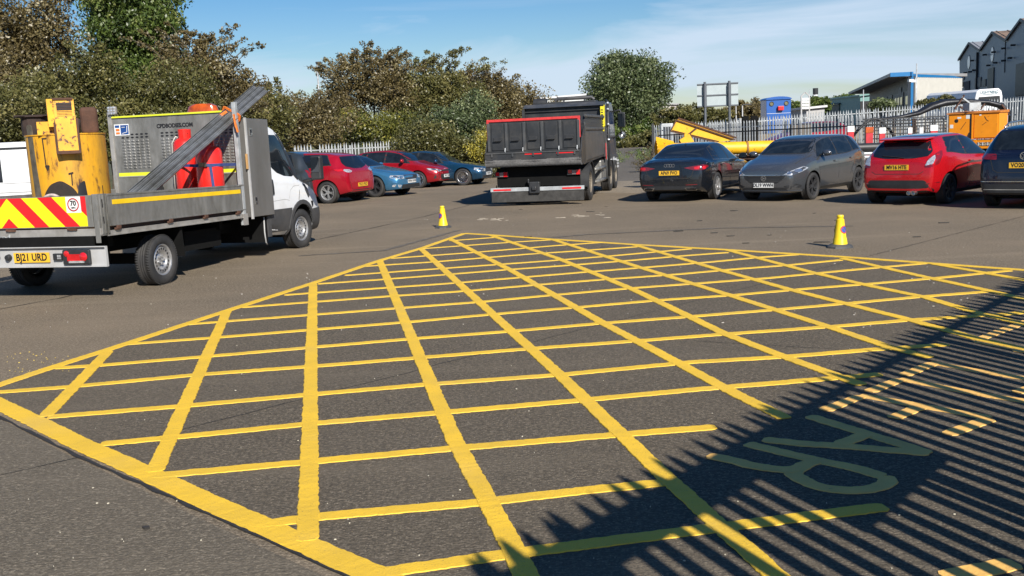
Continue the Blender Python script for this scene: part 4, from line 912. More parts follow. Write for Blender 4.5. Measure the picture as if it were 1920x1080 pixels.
b = MB(); b.prism([(3.02, .72), (3.14, .72), (3.14, .36), (3.02, .36)], .02, .10, 'y'); vm(b, 'cab_step', GREYP)
b = MB(); b.tube([(2.93, .04, .70), (2.90, .03, .45), (2.92, .03, .28), (2.98, .04, .24)], .012, 6); vm(b, 'hose', WHITE2, smooth=True)

VM = Matrix.Translation((ga.x, ga.y, 0)) @ Matrix.Rotation(VH, 4, 'Z')
BEDZ = .845
def vl(x, y, z=None):
    p = VM @ Vector((x, y, (BEDZ if z is None else z) + sh(x))); return p
# ---- tarmac boiler pot
p = vl(-.42, 1.04)
TK = root('tar_boiler', p, VH, 'battered yellow tar boiler with a sooty base on the back of the flatbed truck', 'tar boiler')
tank_m = mat('boiler_yellow', (0.74, 0.36, 0.012), 0.45, 0, 0.22, 2.2, rust=0.34, rustcol=(0.085, 0.035, 0.016), rscale=9, rw=.12, dirt=.5, dirtcol=(0.20, 0.12, 0.03), streak=(1, 1, .30))
b = MB(); Rk = .490
b.lathe([(Rk, 0), (Rk, .02), (Rk + .002, 1.19), (Rk + .012, 1.195), (Rk + .012, 1.21), (Rk - .03, 1.21), (.001, 1.19)], n=56); b.build('tank_shell', tank_m, TK, smooth=True, auto=True)
def curved(name, poly, m, off, parent=TK, R_=Rk, n=8):
    """patch on the drum: poly of (arc metres, z); arc 0 faces the back of the truck"""
    poly = [(u_ + .37, z_ * 1.25 + .24) for u_, z_ in poly]; b = MB(); P = smooth_poly(poly, .06)
    c = (sum(q_.x for q_ in P) / len(P), sum(q_.y for q_ in P) / len(P)); vs = []
    K = 4
    for k in range(K + 1):
        for q_ in P:
            u = c[0] + (q_.x - c[0]) * k / K; z = c[1] + (q_.y - c[1]) * k / K; a = PI + u / R_; rr_ = R_ + off
            vs.append((rr_ * math.cos(a), rr_ * math.sin(a), z))
    m_ = len(P)
    for q_ in P: a = PI + q_.x / R_; vs.append(((R_ - .01) * math.cos(a), (R_ - .01) * math.sin(a), q_.y))
    fs = [(k * m_ + i, k * m_ + (i + 1) % m_, (k + 1) * m_ + (i + 1) % m_, (k + 1) * m_ + i) for k in range(K + 1) for i in range(m_)]
    b.add(vs, fs); o = b.build(name, m, parent, smooth=True, auto=True)
    bm = bmesh.new(); bm.from_mesh(o.data); bmesh.ops.remove_doubles(bm, verts=bm.verts, dist=1e-5); bmesh.ops.recalc_face_normals(bm, faces=bm.faces); bm.to_mesh(o.data); bm.free(); return o
SOOT = mat('soot_black', (0.022, 0.015, 0.012), .85, 0, .4, 9, .3, 40, rust=.2, rustcol=(.07, .03, .02), rscale=12)
PINK = mat('pale_burnt_rim', (0.42, 0.34, 0.32), .8, 0, .3, 25)
# local frame of the arc: negative arc runs to the viewer's left (left side of truck)
curved('burner_soot', [(-.42, .0), (.06, .0), (.06, .10), (-.02, .22), (-.16, .30), (-.30, .26), (-.40, .16)], SOOT, .004)
curved('soot_streak', [(.04, .0), (.16, .0), (.13, .29), (.05, .25), (.02, .12)], INK, .005)
curved('tar_smear', [(-.58, .0), (-.44, .0), (-.48, .45), (-.50, .88), (-.62, .88)], mat('tar_grey', (.10, .085, .06), .7, 0, .4, 9), .003)
for q_ in ([(-.35, .74), (-.28, .74), (-.285, .725), (-.34, .725)], [(-.345, .74), (-.33, .74), (-.32, .44), (-.335, .44)], [(-.35, .46), (-.27, .46), (-.31, .39)], [(-.06, .37), (.0, .38), (.0, .36), (-.06, .35)], [(-.03, .37), (-.015, .37), (-.02, .24), (-.035, .24)], [(.38, .04), (.39, .04), (.395, .22), (.385, .22)]): curved('dark_drip', q_, SOOT, .006)
b = MB(); a0 = PI + .09 / Rk
b.lathe([(.115, 0), (.15, 0), (.15, -.05), (.115, -.05)], c=(0, 0, 0), axis='x', n=28, closed=True); me = b.mesh('burner_ring', PINK, True)
me.transform(Matrix.Rotation(a0 - PI, 4, 'Z') @ Matrix.Translation((-Rk - .01, 0, .30))); link('burner_ring', me, TK)
b = MB(); b.lathe([(.115, -.03), (.001, -.03)], axis='x', n=24); me = b.mesh('burner_hole', INK); me.transform(Matrix.Rotation(a0 - PI, 4, 'Z') @ Matrix.Translation((-Rk - .01, 0, .30))); link('burner_hole', me, TK)
tkY = mat('hopper_yellow', (0.70, 0.35, 0.012), .5, 0, .2, 4, rust=.42, rustcol=(.09, .03, .015), rscale=14)
c0 = Matrix.Rotation(.70, 4, 'Z')
b = MB(); b.box(-Rk - .10, -Rk + .12, -.12, .12, .98, 1.64); 
b.v = [(x if z < 1 else x + .04, y * (1 if z > 1 else 1.05), z) for x, y, z in b.v]; me = b.mesh('loading_chute', tkY); me.transform(c0); ch = link('loading_chute', me, TK)
for q_ in ((-Rk - .12, -Rk + .06, -.145, -.12, .96, 1.40), (-Rk - .12, -Rk + .06, .12, .145, .96, 1.35), (-Rk - .13, -Rk + .0, -.14, .14, .95, .99), (-Rk - .08, -Rk + .1, -.11, .13, 1.635, 1.66)):
    b = MB(); b.box(*q_); me = b.mesh('chute_edge', RUST); me.transform(c0); link('chute_edge', me, ch)
b = MB(); b.box(-Rk - .068, -Rk - .060, -.09, .09, 1.42, 1.60, 0)
for k in range(9): b.bar((-Rk - .072, -.09, 1.43 + k * .019), (-Rk - .072, .09, 1.43 + k * .019), .003, .006, mi=1)
me = b.mesh('chute_mesh', [INK, RUST]); me.transform(c0); link('chute_mesh', me, ch)
b = MB(); b.box(-Rk - .02, -Rk + .16, .12, .20, 1.30, 1.65); me = b.mesh('chute_side', tkY); me.transform(c0); link('chute_side', me, TK)
b = MB(); b.lathe([(.16, 1.21), (.16, 1.44), (.20, 1.45), (.20, 1.47), (.001, 1.48)], c=(.12, .36, 0), n=12); b.box(-.05, .45, .16, .60, 1.46, 1.475); link('stirrer_housing', b.mesh('m', RUSTD), TK, (0, 0, 0), (0, 0, .70))
b = MB(); b.box(-.42, -.25, .20, .34, 1.20, 1.37); link('gear_cover', b.mesh('m', tkY), TK, (0, 0, 0), (0, 0, .70)); b = MB(); b.box(-.40, -.22, .08, .20, 1.20, 1.41); link('gear_cover', b.mesh('m', tkY), TK, (0, 0, 0), (0, 0, .70))
b = MB(); b.box(-.06, .10, -.42, -.20, 1.20, 1.56); o = link('fill_lid', b.mesh('m', RUST), TK, (0, 0, 0), (0, 0, .70)); bv_ = o.modifiers.new('b', 'BEVEL'); bv_.width = .05; bv_.segments = 3
b = MB(); b.tube([(-.3, -.13, 1.2), (-.2, -.16, 1.38), (-.1, -.16, 1.22)], .03, 8); b.box(-.25, -.1, -.1, .1, 1.2, 1.30); link('pipe', b.mesh('m', RUSTD), TK, (0, 0, 0), (0, 0, .70))
# ---- gas bottles
def bottle(loc, h, R_, label, tilt=0):
    r = root('gas_bottle', loc, VH, label, 'gas bottle', 'red gas bottles strapped to the headboard'); r.rotation_euler = (0, tilt, VH)
    RB = mat('bottle_red', (0.66, 0.018, 0.012), .35, 0, .10, 3, coat=.3, dirt=.15, dirtcol=(.4, .02, .015))
    b = MB(); pr = [(.001, .03), (R_ * .9, .03), (R_ * .985, .06), (R_, .10), (R_, h - .16), (R_ * .97, h - .10), (R_ * .86, h - .05), (R_ * .62, h - .012), (R_ * .35, h), (.001, h)]; b.lathe(pr, n=36); b.build('cylinder', RB, r, smooth=True, auto=True)
    b = MB(); b.lathe([(R_ * .92, 0), (R_ * .92, .05)], n=30); b.build('foot_ring', RB, r)
    b = MB(); n = 20; 
    for k in range(n):
        if k in (3, 4, 13, 14): continue
        a0, a1 = 2 * PI * k / n, 2 * PI * (k + 1) / n; rr_ = .095
        b.add([(rr_ * math.cos(a0), rr_ * math.sin(a0), h - .01), (rr_ * math.cos(a1), rr_ * math.sin(a1), h - .01), (rr_ * 1.05 * math.cos(a1), rr_ * 1.05 * math.sin(a1), h + .13), (rr_ * 1.05 * math.cos(a0), rr_ * 1.05 * math.sin(a0), h + .13)], [(0, 1, 2, 3)])
    b.build('valve_guard', RB, r)
    b = MB(); b.lathe([(.02, h - .01), (.02, h + .07), (.001, h + .07)], n=10); b.bar((0, -.05, h + .06), (0, .05, h + .06), .025); b.build('valve', CHROME, r); return r
bottle(vl(1.98, .77), 1.18, .19, 'red gas bottle behind the other one, crossed by the leaning steel channels')
bottle(vl(1.84, .30), 1.04, .205, 'red gas bottle nearest the cab, with a blue strap and buckle round its middle')
BL = mat('blue_webbing', (0.03, 0.05, 0.16), .7, 0, .2, 20)
b = MB(); P = [vl(2.27, 1.0, 1.60), vl(1.90, .975, 1.60), vl(1.79, .84, 1.60), vl(1.66, .42, 1.58), vl(1.625, .30, 1.58), vl(1.66, .17, 1.58), vl(1.80, .09, 1.58), vl(2.27, .04, 1.58)]
for i in range(len(P) - 1): b.bar(P[i], P[i + 1], .006, .045)
b.bar(vl(1.65, .17, 1.58), vl(1.66, .14, 1.05), .006, .04)
o = b.build('ratchet_strap', BL); tag(o, 'blue ratchet strap wrapped round the two red gas bottles', 'strap')
b = MB(); b.bar(vl(1.612, .34, 1.59), vl(1.625, .21, 1.59), .035, .06); o2 = b.build('buckle', CHROME, o)
b = MB(); P = [vl(2.1, .9, 2.0), vl(2.05, .98, 2.05), vl(2.0, 1.02, 1.95), vl(1.99, 1.03, 1.4), vl(2.0, 1.05, .90)]; b.tube(P, .012, 6); o = b.build('gas_hose', ALU2, smooth=True); tag(o, 'thin grey gas hose hanging down beside the red bottles', 'hose')
# ---- steel channels leaning over the headboard
A0 = at(258, 366, 13.35); A1 = at(436, 212, 15.75)
ch_m = mat('used_channel_steel', (0.36, 0.37, 0.375), .38, .7, .25, 5, streak=(1, 1, 1), dirt=.45, dirtcol=(.14, .135, .11), rust=.10, rustcol=(.6, .58, .3), rscale=30)
dv = (A1 - A0); A2 = A0 + dv * 1.375; A0b = A0 - dv * .04
pl = root('leaning_channels', A0b, 0, 'bundle of three grey steel channels leaning from the truck bed over the headboard post', 'steel channels')
d = dv.normalized(); sidev = d.cross(Vector((0, 1, 0))).normalized(); nrm = d.cross(sidev).normalized()
if nrm.y < 0: nrm = -nrm
for k, (o1, o2_, s0, s1) in enumerate(((-.085, 0, 0, 0), (.0, -.015, .06, -.02), (.085, .01, .02, -.05))):
    b = MB(); off = sidev * o1 + nrm * o2_; P0 = off + d * s0; P1 = (A2 - A0b) + off + d * s1
    b.bar(P0, P1, .078, .006, up=nrm); b.bar(P0 + sidev * .038 - nrm * .014, P1 + sidev * .038 - nrm * .014, .005, .030, up=nrm); b.bar(P0 - sidev * .038 - nrm * .014, P1 - sidev * .038 - nrm * .014, .005, .030, up=nrm)
    b.bar(P0 - nrm * .008 + sidev * .014, P1 - nrm * .008 + sidev * .014, .010, .014, up=nrm); b.bar(P0 - nrm * .008 - sidev * .014, P1 - nrm * .008 - sidev * .014, .010, .014, up=nrm)
    b.build('channel', ch_m, pl)
ORG = mat('orange_webbing', (0.72, 0.17, 0.02), .7, 0, .2, 15)
b = MB(); c = A0 + dv * .985
P = [c + sidev * .14 + nrm * .05, c + sidev * .14 - nrm * .05, c - sidev * .13 - nrm * .06, c - sidev * .15 + nrm * .04, c + sidev * .14 + nrm * .05]
for i in range(4): b.bar(P[i], P[i + 1], .035, .012, up=d)
q0 = c + sidev * .10 - nrm * .06
w0 = at(438, 214, 15.55)
for i, (dx, dz) in enumerate(((0, 0), (.03, -.10), (.04, -.22), (.06, -.30))):
    pass
b.bar(w0, w0 + Vector((.02, 0, -.20)), .05, .02); b.bar(w0 + Vector((.02, 0, -.16)), w0 + Vector((.045, 0, -.28)), .055, .02); b.bar(at(425, 209, 15.6), at(409, 220, 15.6), .03, .04)
o = b.build('orange_strap', ORG); tag(o, 'orange webbing strap knotted round the leaning steel channels at the post', 'strap')
# ---- odds and ends on the bed
b = MB(); b.box(-.35, .35, -.2, .2, 0, .16); me = b.mesh('x', RUST); o = link('rusty_tray', me, None, vl(1.2, 1.55), (0, 0, VH)); tag(o, 'low rusty tray lying on the truck bed behind the boiler', 'tray')
b = MB(); b.box(-.05, .05, -.09, .09, .0, .09); b.box(-.04, .04, -.08, -.05, .09, .13); b.box(-.04, .04, .05, .08, .09, .13); me = b.mesh('x', BLACKP); o = link('black_socket', me, V, (HX - .05, 1.52, 1.17 + sh(HX)))
# ---- white panel van behind
y0 = 18.0; zr = at(40, 265, y0).z
PV = root('panel_van', (at(-230, 400, y0).x, y0, 0), 0, 'plain white panel van seen side on behind the flatbed truck', 'van')
VL = at(118, 300, y0).x - at(-230, 300, y0).x
b = MB(); b.prism([(0, .3), (0, 1.2), (.25, zr - .25), (.45, zr - .03), (.9, zr), (VL - .08, zr - .01), (VL, zr - .12), (VL, .3)], 0, 1.95, 'y'); body = b.build('body', WHITE, PV, bevel=.05)
xw = at(15, 300, y0).x - at(-230, 300, y0).x; xp = at(2, 300, y0).x - at(-230, 300, y0).x
hw = at(40, 277, y0).z; lw = at(40, 341, y0).z
b = MB(); b.box(xw - .9, xw, -.006, .01, lw, hw); b.build('side_window', GLASS, PV, bevel=.02)
b = MB(); b.box(.5, VL - .05, -.012, .0, zr - .135, zr - .10); b.build('roof_gutter', BLACKP, PV)
for z0, z1 in ((lw - .02, lw - .01), (lw - .19, lw - .17)):
    b = MB(); b.box(.3, VL - .05, -.008, .0, z0, z1); b.build('body_crease', WHITE2, PV)
for x in (xp - .05,):
    b = MB(); b.box(x, x + .012, -.004, .0, .4, zr - .15); b.build('door_seam', SEAM, PV)
for x in (.9, VL - .75): put_wheel(PV, x, .12, -1, .34, .22, .21, 5, ALLOY, style='steel'); put_wheel(PV, x, 1.83, 1, .34, .22, .21, 5, ALLOY, style='steel')
# ------------------------------------------------------------------ the dark tipper truck with its chip spreader
ga2 = G(1110, 375); gb2 = G(1152, 357); TH = math.atan2(gb2.y - ga2.y, gb2.x - ga2.x) + .02
T_ = root('tipper_truck', (ga2.x, ga2.y, 0), TH, 'dark grey tipper truck seen from behind, red edged spreader box across its tail', 'truck')
TW = 2.42
TG2 = mat('truck_grey_light', (0.055, 0.058, 0.061), .45, .2, .2, 3, dirt=.3, dirtcol=(.12, .11, .10))
def tb(name, boxes, m, parent=None, bevel=0.006, **k):
    b = MB()
    for q in boxes: b.box(*q[:6], *(q[6:] or (0,)))
    return b.build(name, m, parent or T_, bevel=bevel, **k)
tb('chassis', [(-1.3, 4.9, .75, .85, .62, .88), (-1.3, 4.9, TW - .85, TW - .75, .62, .88), (-1.0, -.9, .3, TW - .3, .6, .95), (.8, .9, .4, TW - .4, .6, .95)], UNDER)
tb('axle', [(-.1, .1, .3, TW - .3, .38, .6)], UNDER); tb('axle', [(4.1, 4.3, .3, TW - .3, .38, .6)], UNDER)
def twheel(x, y, sg, dual=False):
    k = ('truck', dual)
    if k not in WM: WM[k] = (tyre_mesh(.49, .30, .29), rim_mesh(.29, .30, 5, mat('truck_rim', (.20, .17, .13), .6, .2, .2, 6), False, 1, 'steel'))
    t = link('wheel', WM[k][0], T_, (x, y, .49), (0, random.uniform(0, 1), PI if sg < 0 else 0)); link('rim', WM[k][1], t)
for x in (0, 4.2): twheel(x, .15, -1); twheel(x, TW - .15, 1)
twheel(0, .46, -1); twheel(0, TW - .46, 1); twheel(5.45, .15, -1); twheel(5.45, TW - .15, 1)
def mudguard(x, y0, y1, r0=.56, a0=-.15, a1=PI + .15):
    b = MB(); n = 14; vs = []
    for rr_ in (r0, r0 + .03):
        for y in (y0, y1):
            for k in range(n + 1): a = a0 + (a1 - a0) * k / n; vs.append((x + rr_ * math.cos(a), y, .49 + rr_ * math.sin(a)))
    m = n + 1; fs = []
    for k in range(n): fs += [(k, k + 1, m + k + 1, m + k), (2 * m + k, 3 * m + k, 3 * m + k + 1, 2 * m + k + 1), (k, 2 * m + k, 2 * m + k + 1, k + 1), (m + k, m + k + 1, 3 * m + k + 1, 3 * m + k)]
    b.add(vs, fs); return b.build('mudguard', BLACKP, T_, smooth=True, auto=True)
mudguard(0, -.02, .66); mudguard(0, TW - .66, TW + .02)
mudguard(4.2, -.02, .4, a0=.1); mudguard(4.2, TW - .4, TW + .02, a0=.1)
# tipping body
b = MB(); b.prism([(-1.15, 1.02), (2.95, 1.12), (2.95, 2.28), (-.80, 2.28), (-1.15, 1.9)], .0, .05, 'y'); body = b.build('body_side', TRKGREY, T_, bevel=.008)
b = MB(); b.prism([(-1.15, 1.02), (2.95, 1.12), (2.95, 2.28), (-.80, 2.28), (-1.15, 1.9)], TW - .05, TW, 'y'); b.build('body_side', TRKGREY, T_, bevel=.008)
b = MB(); b.prism([(-.95, 1.10), (2.70, 1.18), (2.70, 1.86), (-.95, 1.86)], -.02, -.002, 'y'); b.box(-.95, 2.9, -.035, -.002, 1.90, 1.97); b.box(-.98, 2.98, -.05, 0, 2.24, 2.31); b.box(2.70, 2.98, -.04, 0, 1.1, 2.26); b.box(-1.05, -.9, -.03, 0, 1.05, 2.1); b.build('side_pressing', TG2, T_, bevel=.008)
tb('body_floor', [(-1.1, 2.95, .05, TW - .05, 1.02, 1.12)], UNDER)
tb('body_headboard', [(2.78, 2.86, .02, TW - .02, 1.1, 2.66), (2.72, 2.95, -.02, TW + .02, 2.50, 2.56), (2.60, 2.95, -.02, .06, 1.1, 2.60), (2.60, 2.95, TW - .06, TW + .02, 1.1, 2.60)], TRKGREY)
b = MB(); b.prism([(2.60, 2.62), (2.95, 2.74), (3.25, 2.74), (3.25, 2.62)], -.0, TW, 'y'); b.build('cab_guard', TG2, T_, bevel=.01)
tb('body_lining', [(-.85, 2.75, .10, TW - .10, 1.9, 1.95)], mat('asphalt_load', (.02, .02, .02), .95, 0, .3, 20, .8, 30))
# spreader box across the tail
sp_ = root('spreader_box', (0, 0, 0), 0, None, None); sp_.parent = T_
del_keys = [k for k in ('label', 'category') if k in sp_]
X0 = -1.60
b = MB(); b.box(X0, X0 + .04, .03, TW + .0, 1.42, 2.20); b.box(X0 + .04, -1.05, .03, .07, 1.2, 2.15); b.box(X0 + .04, -1.05, TW - .03, TW + .01, 1.2, 2.15); bx = b.build('box_panel', TRKGREY, sp_, bevel=.006)
b = MB(); b.box(X0 - .03, X0 + .05, .0, TW + .04, 2.20, 2.265); b.box(X0 - .03, X0 + .03, -.0, .06, 1.72, 2.20); b.box(X0 - .03, X0 + .03, TW - .02, TW + .04, 1.72, 2.20); b.build('red_edge', mat('faded_red', (.50, .03, .03), .55, 0, .25, 8), sp_, bevel=.006)
for k in range(6):
    y = .05 + k * (TW - .05) / 5; b = MB(); b.box(X0 - .035, X0, y - .035, y + .035, 1.44, 2.17); b.build('divider', TG2, sp_, bevel=.008)
for k in range(5):
    y = .05 + (k + .5) * (TW - .05) / 5; b = MB(); b.box(X0 - .022, X0 - .0, y - .155, y + .155, 1.47, 2.15); g = b.build('gate_panel', TRKGREY, sp_, bevel=.006)
    b = MB(); b.box(X0 - .09, X0 - .025, y - .10, y + .10, 1.70, 1.735); b.box(X0 - .04, X0 - .02, y - .11, y + .11, 1.73, 1.80); b.build('gate_handle', BLACKP, g, bevel=.006)
    b = MB(); b.tube([(X0 - .05, y - .2, 1.52), (X0 - .09, y - .2, 1.44), (X0 - .07, y - .22, 1.38)], .012, 6); b.build('latch_pin', GALV, g)
b = MB(); b.prism([(X0 - .14, 1.18), (X0 - .14, 1.40), (X0 - .02, 1.44), (X0 + .04, 1.44), (X0 + .1, 1.18)], -.02, TW + .10, 'y'); b.build('lower_beam', TRKGREY, sp_, bevel=.008)
b = MB(); b.box(X0 - .16, X0 - .14, .02, TW + .06, 1.375, 1.41)
for y in (.12, .55, 1.2, 1.75, 2.3): b.box(X0 - .17, X0 - .14, y, y + .04, 1.30, 1.40)
b.build('beam_lip', TG2, sp_)
for y0, y1 in ((.15, .62), (1.0, 1.45)): tb('red_reflective_strip', [(X0 - .145, X0 - .141, y0, y1, 1.335, 1.36)], REDS, sp_, bevel=0)
b = MB(); n = 26; R_ = .125
for k in range(n):
    a0 = 2 * PI * k / n; b.bar((X0 - .02 + R_ * math.cos(a0), -.02, 1.16 + R_ * math.sin(a0)), (X0 - .02 + R_ * math.cos(a0 + .5), TW + .10, 1.16 + R_ * math.sin(a0 + .5)), .018, .018); b.bar((X0 - .02 + R_ * math.cos(a0), -.02, 1.16 + R_ * math.sin(a0)), (X0 - .02 + R_ * math.cos(a0 - .5), TW + .10, 1.16 + R_ * math.sin(a0 - .5)), .018, .018)
b.lathe([(.001, -.02), (R_ - .012, -.02), (R_ - .012, TW + .10), (.001, TW + .10)], c=(X0 - .02, 0, 1.16), axis='y', n=26); b.build('feed_roller', mat('worn_roller', (.16, .155, .15), .6, .4, .3, 20), sp_, smooth=True, auto=True)
b = MB(); b.prism([(X0 - .14, 1.40), (X0 + .1, 1.75), (-1.0, 2.05), (-1.0, 1.02), (X0 + .2, 1.02), (X0 - .1, 1.12)], -.03, .0, 'y'); b.build('end_plate', TRKGREY, sp_, bevel=.006)
b = MB(); b.prism([(X0 - .14, 1.40), (X0 + .1, 1.75), (-1.0, 2.05), (-1.0, 1.02), (X0 + .2, 1.02), (X0 - .1, 1.12)], TW + .06, TW + .09, 'y'); b.build('end_plate', TRKGREY, sp_, bevel=.006)
# tail lamps and bumper
tb('rear_crossmember', [(-1.32, -1.22, .1, TW - .1, .50, 1.0)], UNDER)
for y in (.06, TW - .42): 
    tl = tb('tail_light_housing', [(-1.38, -1.30, y, y + .36, .76, .90)], BLACKP)
    tb('tail_light', [(-1.39, -1.38, y + .02, y + .12, .77, .89)], REDL, tl, bevel=0); tb('tail_light', [(-1.39, -1.38, y + .24, y + .33, .80, .89)], REDL, tl, bevel=0)
    tb('tail_light_lens', [(-1.388, -1.38, y + .13, y + .23, .78, .88)], mat('smoky_lens', (.25, .18, .18), .2, 0, .3, 20), tl, bevel=0)
bp = tb('rear_bumper', [(-1.46, -1.34, -.02, TW + .06, .38, .48)], GALV)
tb('bumper_flap', [(-1.44, -1.30, -.0, TW + .04, .10, .38)], mat('dirty_bumper', (.045, .043, .040), .7, .2, .4, 8))
for y0, y1 in ((.05, .55), (TW - .50, TW - .02)): tb('red_reflective_strip', [(-1.466, -1.461, y0, y1, .405, .45)], REDS, bp, bevel=0)
tb('tow_hitch', [(-1.52, -1.34, 1.14, 1.42, .32, .62), (-1.58, -1.5, 1.22, 1.34, .40, .50), (-1.50, -1.4, 1.42, 1.46, .58, .70)], BLACKP, bevel=.02)
b = MB()
for k in range(14): y = .12 + k * .17; b.bar((-1.38, y, .48), (-1.38, y, .55), .02)
b.build('chain_stub', UNDER, T_)
b = MB(); b.tube([(-1.2, .3, .95), (-1.35, .35, .80), (-1.3, .1, .98), (-1.2, .02, 1.02)], .015, 6); b.build('air_hose', UNDER, T_, smooth=True)
plate(T_, -1.335, TW - .62, .86, 0, 'WX15 YKL', PLATEY) if False else None
# side gear between the wheels
for z in (.45, .80): 
    b = MB(); b.tube([(.72, .0, z), (2.65, .0, z)], .055, 10); b.build('side_rail', ALU, T_, smooth=True)
tb('fuel_tank', [(2.3, 3.35, .04, .55, .42, 1.02)], ALU, bevel=.05)
tb('battery_box', [(.75, 1.5, .15, .55, .45, .98), (1.6, 2.1, .2, .6, .4, .9)], UNDER)
tb('rear_frame_post', [(2.98, 3.12, -.03, .06, .8, 2.62)], TG2)
tb('ladder_panel', [(2.99, 3.10, -.04, -.03, 1.05, 1.55)], ALU2)
tb('red_marker_strip', [(2.78, 2.88, -.052, -.042, 1.02, 1.50)], REDS, bevel=0)
yb_ = tb('yellow_warning_board', [(2.60, 2.76, -.052, -.042, 2.0, 2.62)], mat('sign_yellow', (.72, .62, .02), .5), bevel=0)
yt = tb('warning_board_face', [(2.585, 2.599, -.04, .06, 1.85, 2.58)], mat('sign_yellow', (.72, .62, .02), .5), bevel=0)
for k in range(9): tb('warning_mark', [(2.578, 2.584, -.02, .04, 1.90 + k * .07, 1.93 + k * .07)], INK, yt, bevel=0)
b = MB(); b.tube([(3.12, -.08, .5), (3.12, -.09, 2.75)], .04, 8); b.tube([(3.12, -.09, 2.7), (3.3, -.02, 2.78)], .03, 6); b.build('exhaust_stack', BLACKP, T_, smooth=True)
b = MB()
for z in (1.6, 2.05, 2.5, 2.68): b.lathe([(.001, -.05), (.03, -.045), (.04, -.02), (.04, 0)], c=(3.06, -.10, z), axis='x', n=12)
b.build('marker_lamp', CLEARL, T_, smooth=True)
# cab
b = MB(); b.prism([(3.25, .75), (3.25, 2.55), (3.35, 2.70), (4.9, 2.74), (5.25, 2.50), (5.62, 1.75), (5.68, .80), (5.68, .55), (5.0, .55), (4.9, .85), (4.75, 1.05), (4.3, 1.10)], .02, TW - .02, 'y')
cb_ = b.build('cab', mat('truck_cab_grey', (.045, .048, .052), .35, .3, .1, 3, coat=.4), T_, bevel=.03)
b = MB(); b.prism([(4.0, 1.72), (4.0, 2.42), (4.85, 2.42), (5.25, 1.72)], -.0, .02, 'y'); b.build('side_window', GLASS2, T_)
gy = mat('cab_graphics', (.38, .20, .02), .4, 0, .9, 5, rust=.85, rustcol=(.02, .02, .03), rscale=5)
b = MB(); b.prism([(3.7, 1.05), (3.7, 1.68), (5.55, 1.68), (5.62, 1.0)], .0, .019, 'y'); b.build('cab_graphics', gy, T_)
b = MB(); b.prism([(3.6, .98), (3.6, 1.05), (5.6, 1.03), (5.6, .90)], -.01, .019, 'y'); b.build('graphic_stripe', WHITE, T_)
b = MB(); b.tube([(3.75, .4, 2.83), (3.75, .48, 2.90), (3.75, 1.55, 2.90), (3.75, 1.62, 2.83)], .055, 8); b.bar((3.75, .7, 2.72), (3.75, .7, 2.88), .05); b.bar((3.75, 1.35, 2.72), (3.75, 1.35, 2.88), .05); b.build('light_bar', GREYP, T_, smooth=True, auto=True)
b = MB(); b.box(3.3, 3.9, .3, 2.0, 2.70, 2.80); b.build('roof_hatch', BLACKP, T_, bevel=.02)
b = MB(); b.lathe([(.001, -.22), (.14, -.20), (.15, 0), (.14, .20), (.001, .22)], c=(3.4, 2.02, 2.78), axis='y', n=18); b.build('air_intake', BLACKP, T_, smooth=True, auto=True)
b = MB(); b.tube([(4.9, .02, 2.45), (4.95, -.22, 2.50), (4.95, -.26, 2.45), (4.95, -.26, 1.75), (4.9, .0, 1.62)], .022, 6); mr = b.build('mirror_arm', BLACKP, T_, smooth=True)
b = MB(); b.box(4.86, 4.96, -.40, -.16, 1.95, 2.42); m1 = b.build('mirror', BLACKP, T_, bevel=.03); b = MB(); b.box(4.855, 4.859, -.38, -.18, 1.98, 2.39); b.build('mirror_glass', GLASS2, m1)
b = MB(); b.lathe([(.12, -.02), (.11, .05), (.06, .10), (.001, .12)], c=(4.88, -.30, 1.72), axis='x', n=16); b.build('mirror', CHROME, T_, smooth=True)
b = MB(); b.tube([(4.9, TW, 2.45), (4.95, TW + .22, 2.50), (4.95, TW + .26, 2.45), (4.95, TW + .26, 1.75), (4.9, TW, 1.62)], .022, 6); b.build('mirror_arm', BLACKP, T_)
tb('mirror', [(4.86, 4.96, TW + .16, TW + .40, 1.95, 2.42)], BLACKP)
tb('wheel_arch', [(3.9, 4.75, -.01, .3, .98, 1.12), (5.0, 5.9, -.01, .3, .98, 1.10)], GREYP)
b = MB()
for z in (.7, .8, .9): b.lathe([(.001, 0), (.04, .0), (.04, .05)], c=(5.72, -.02, z), axis='x', n=10)
b.build('marker_lamp', CLEARL, T_)

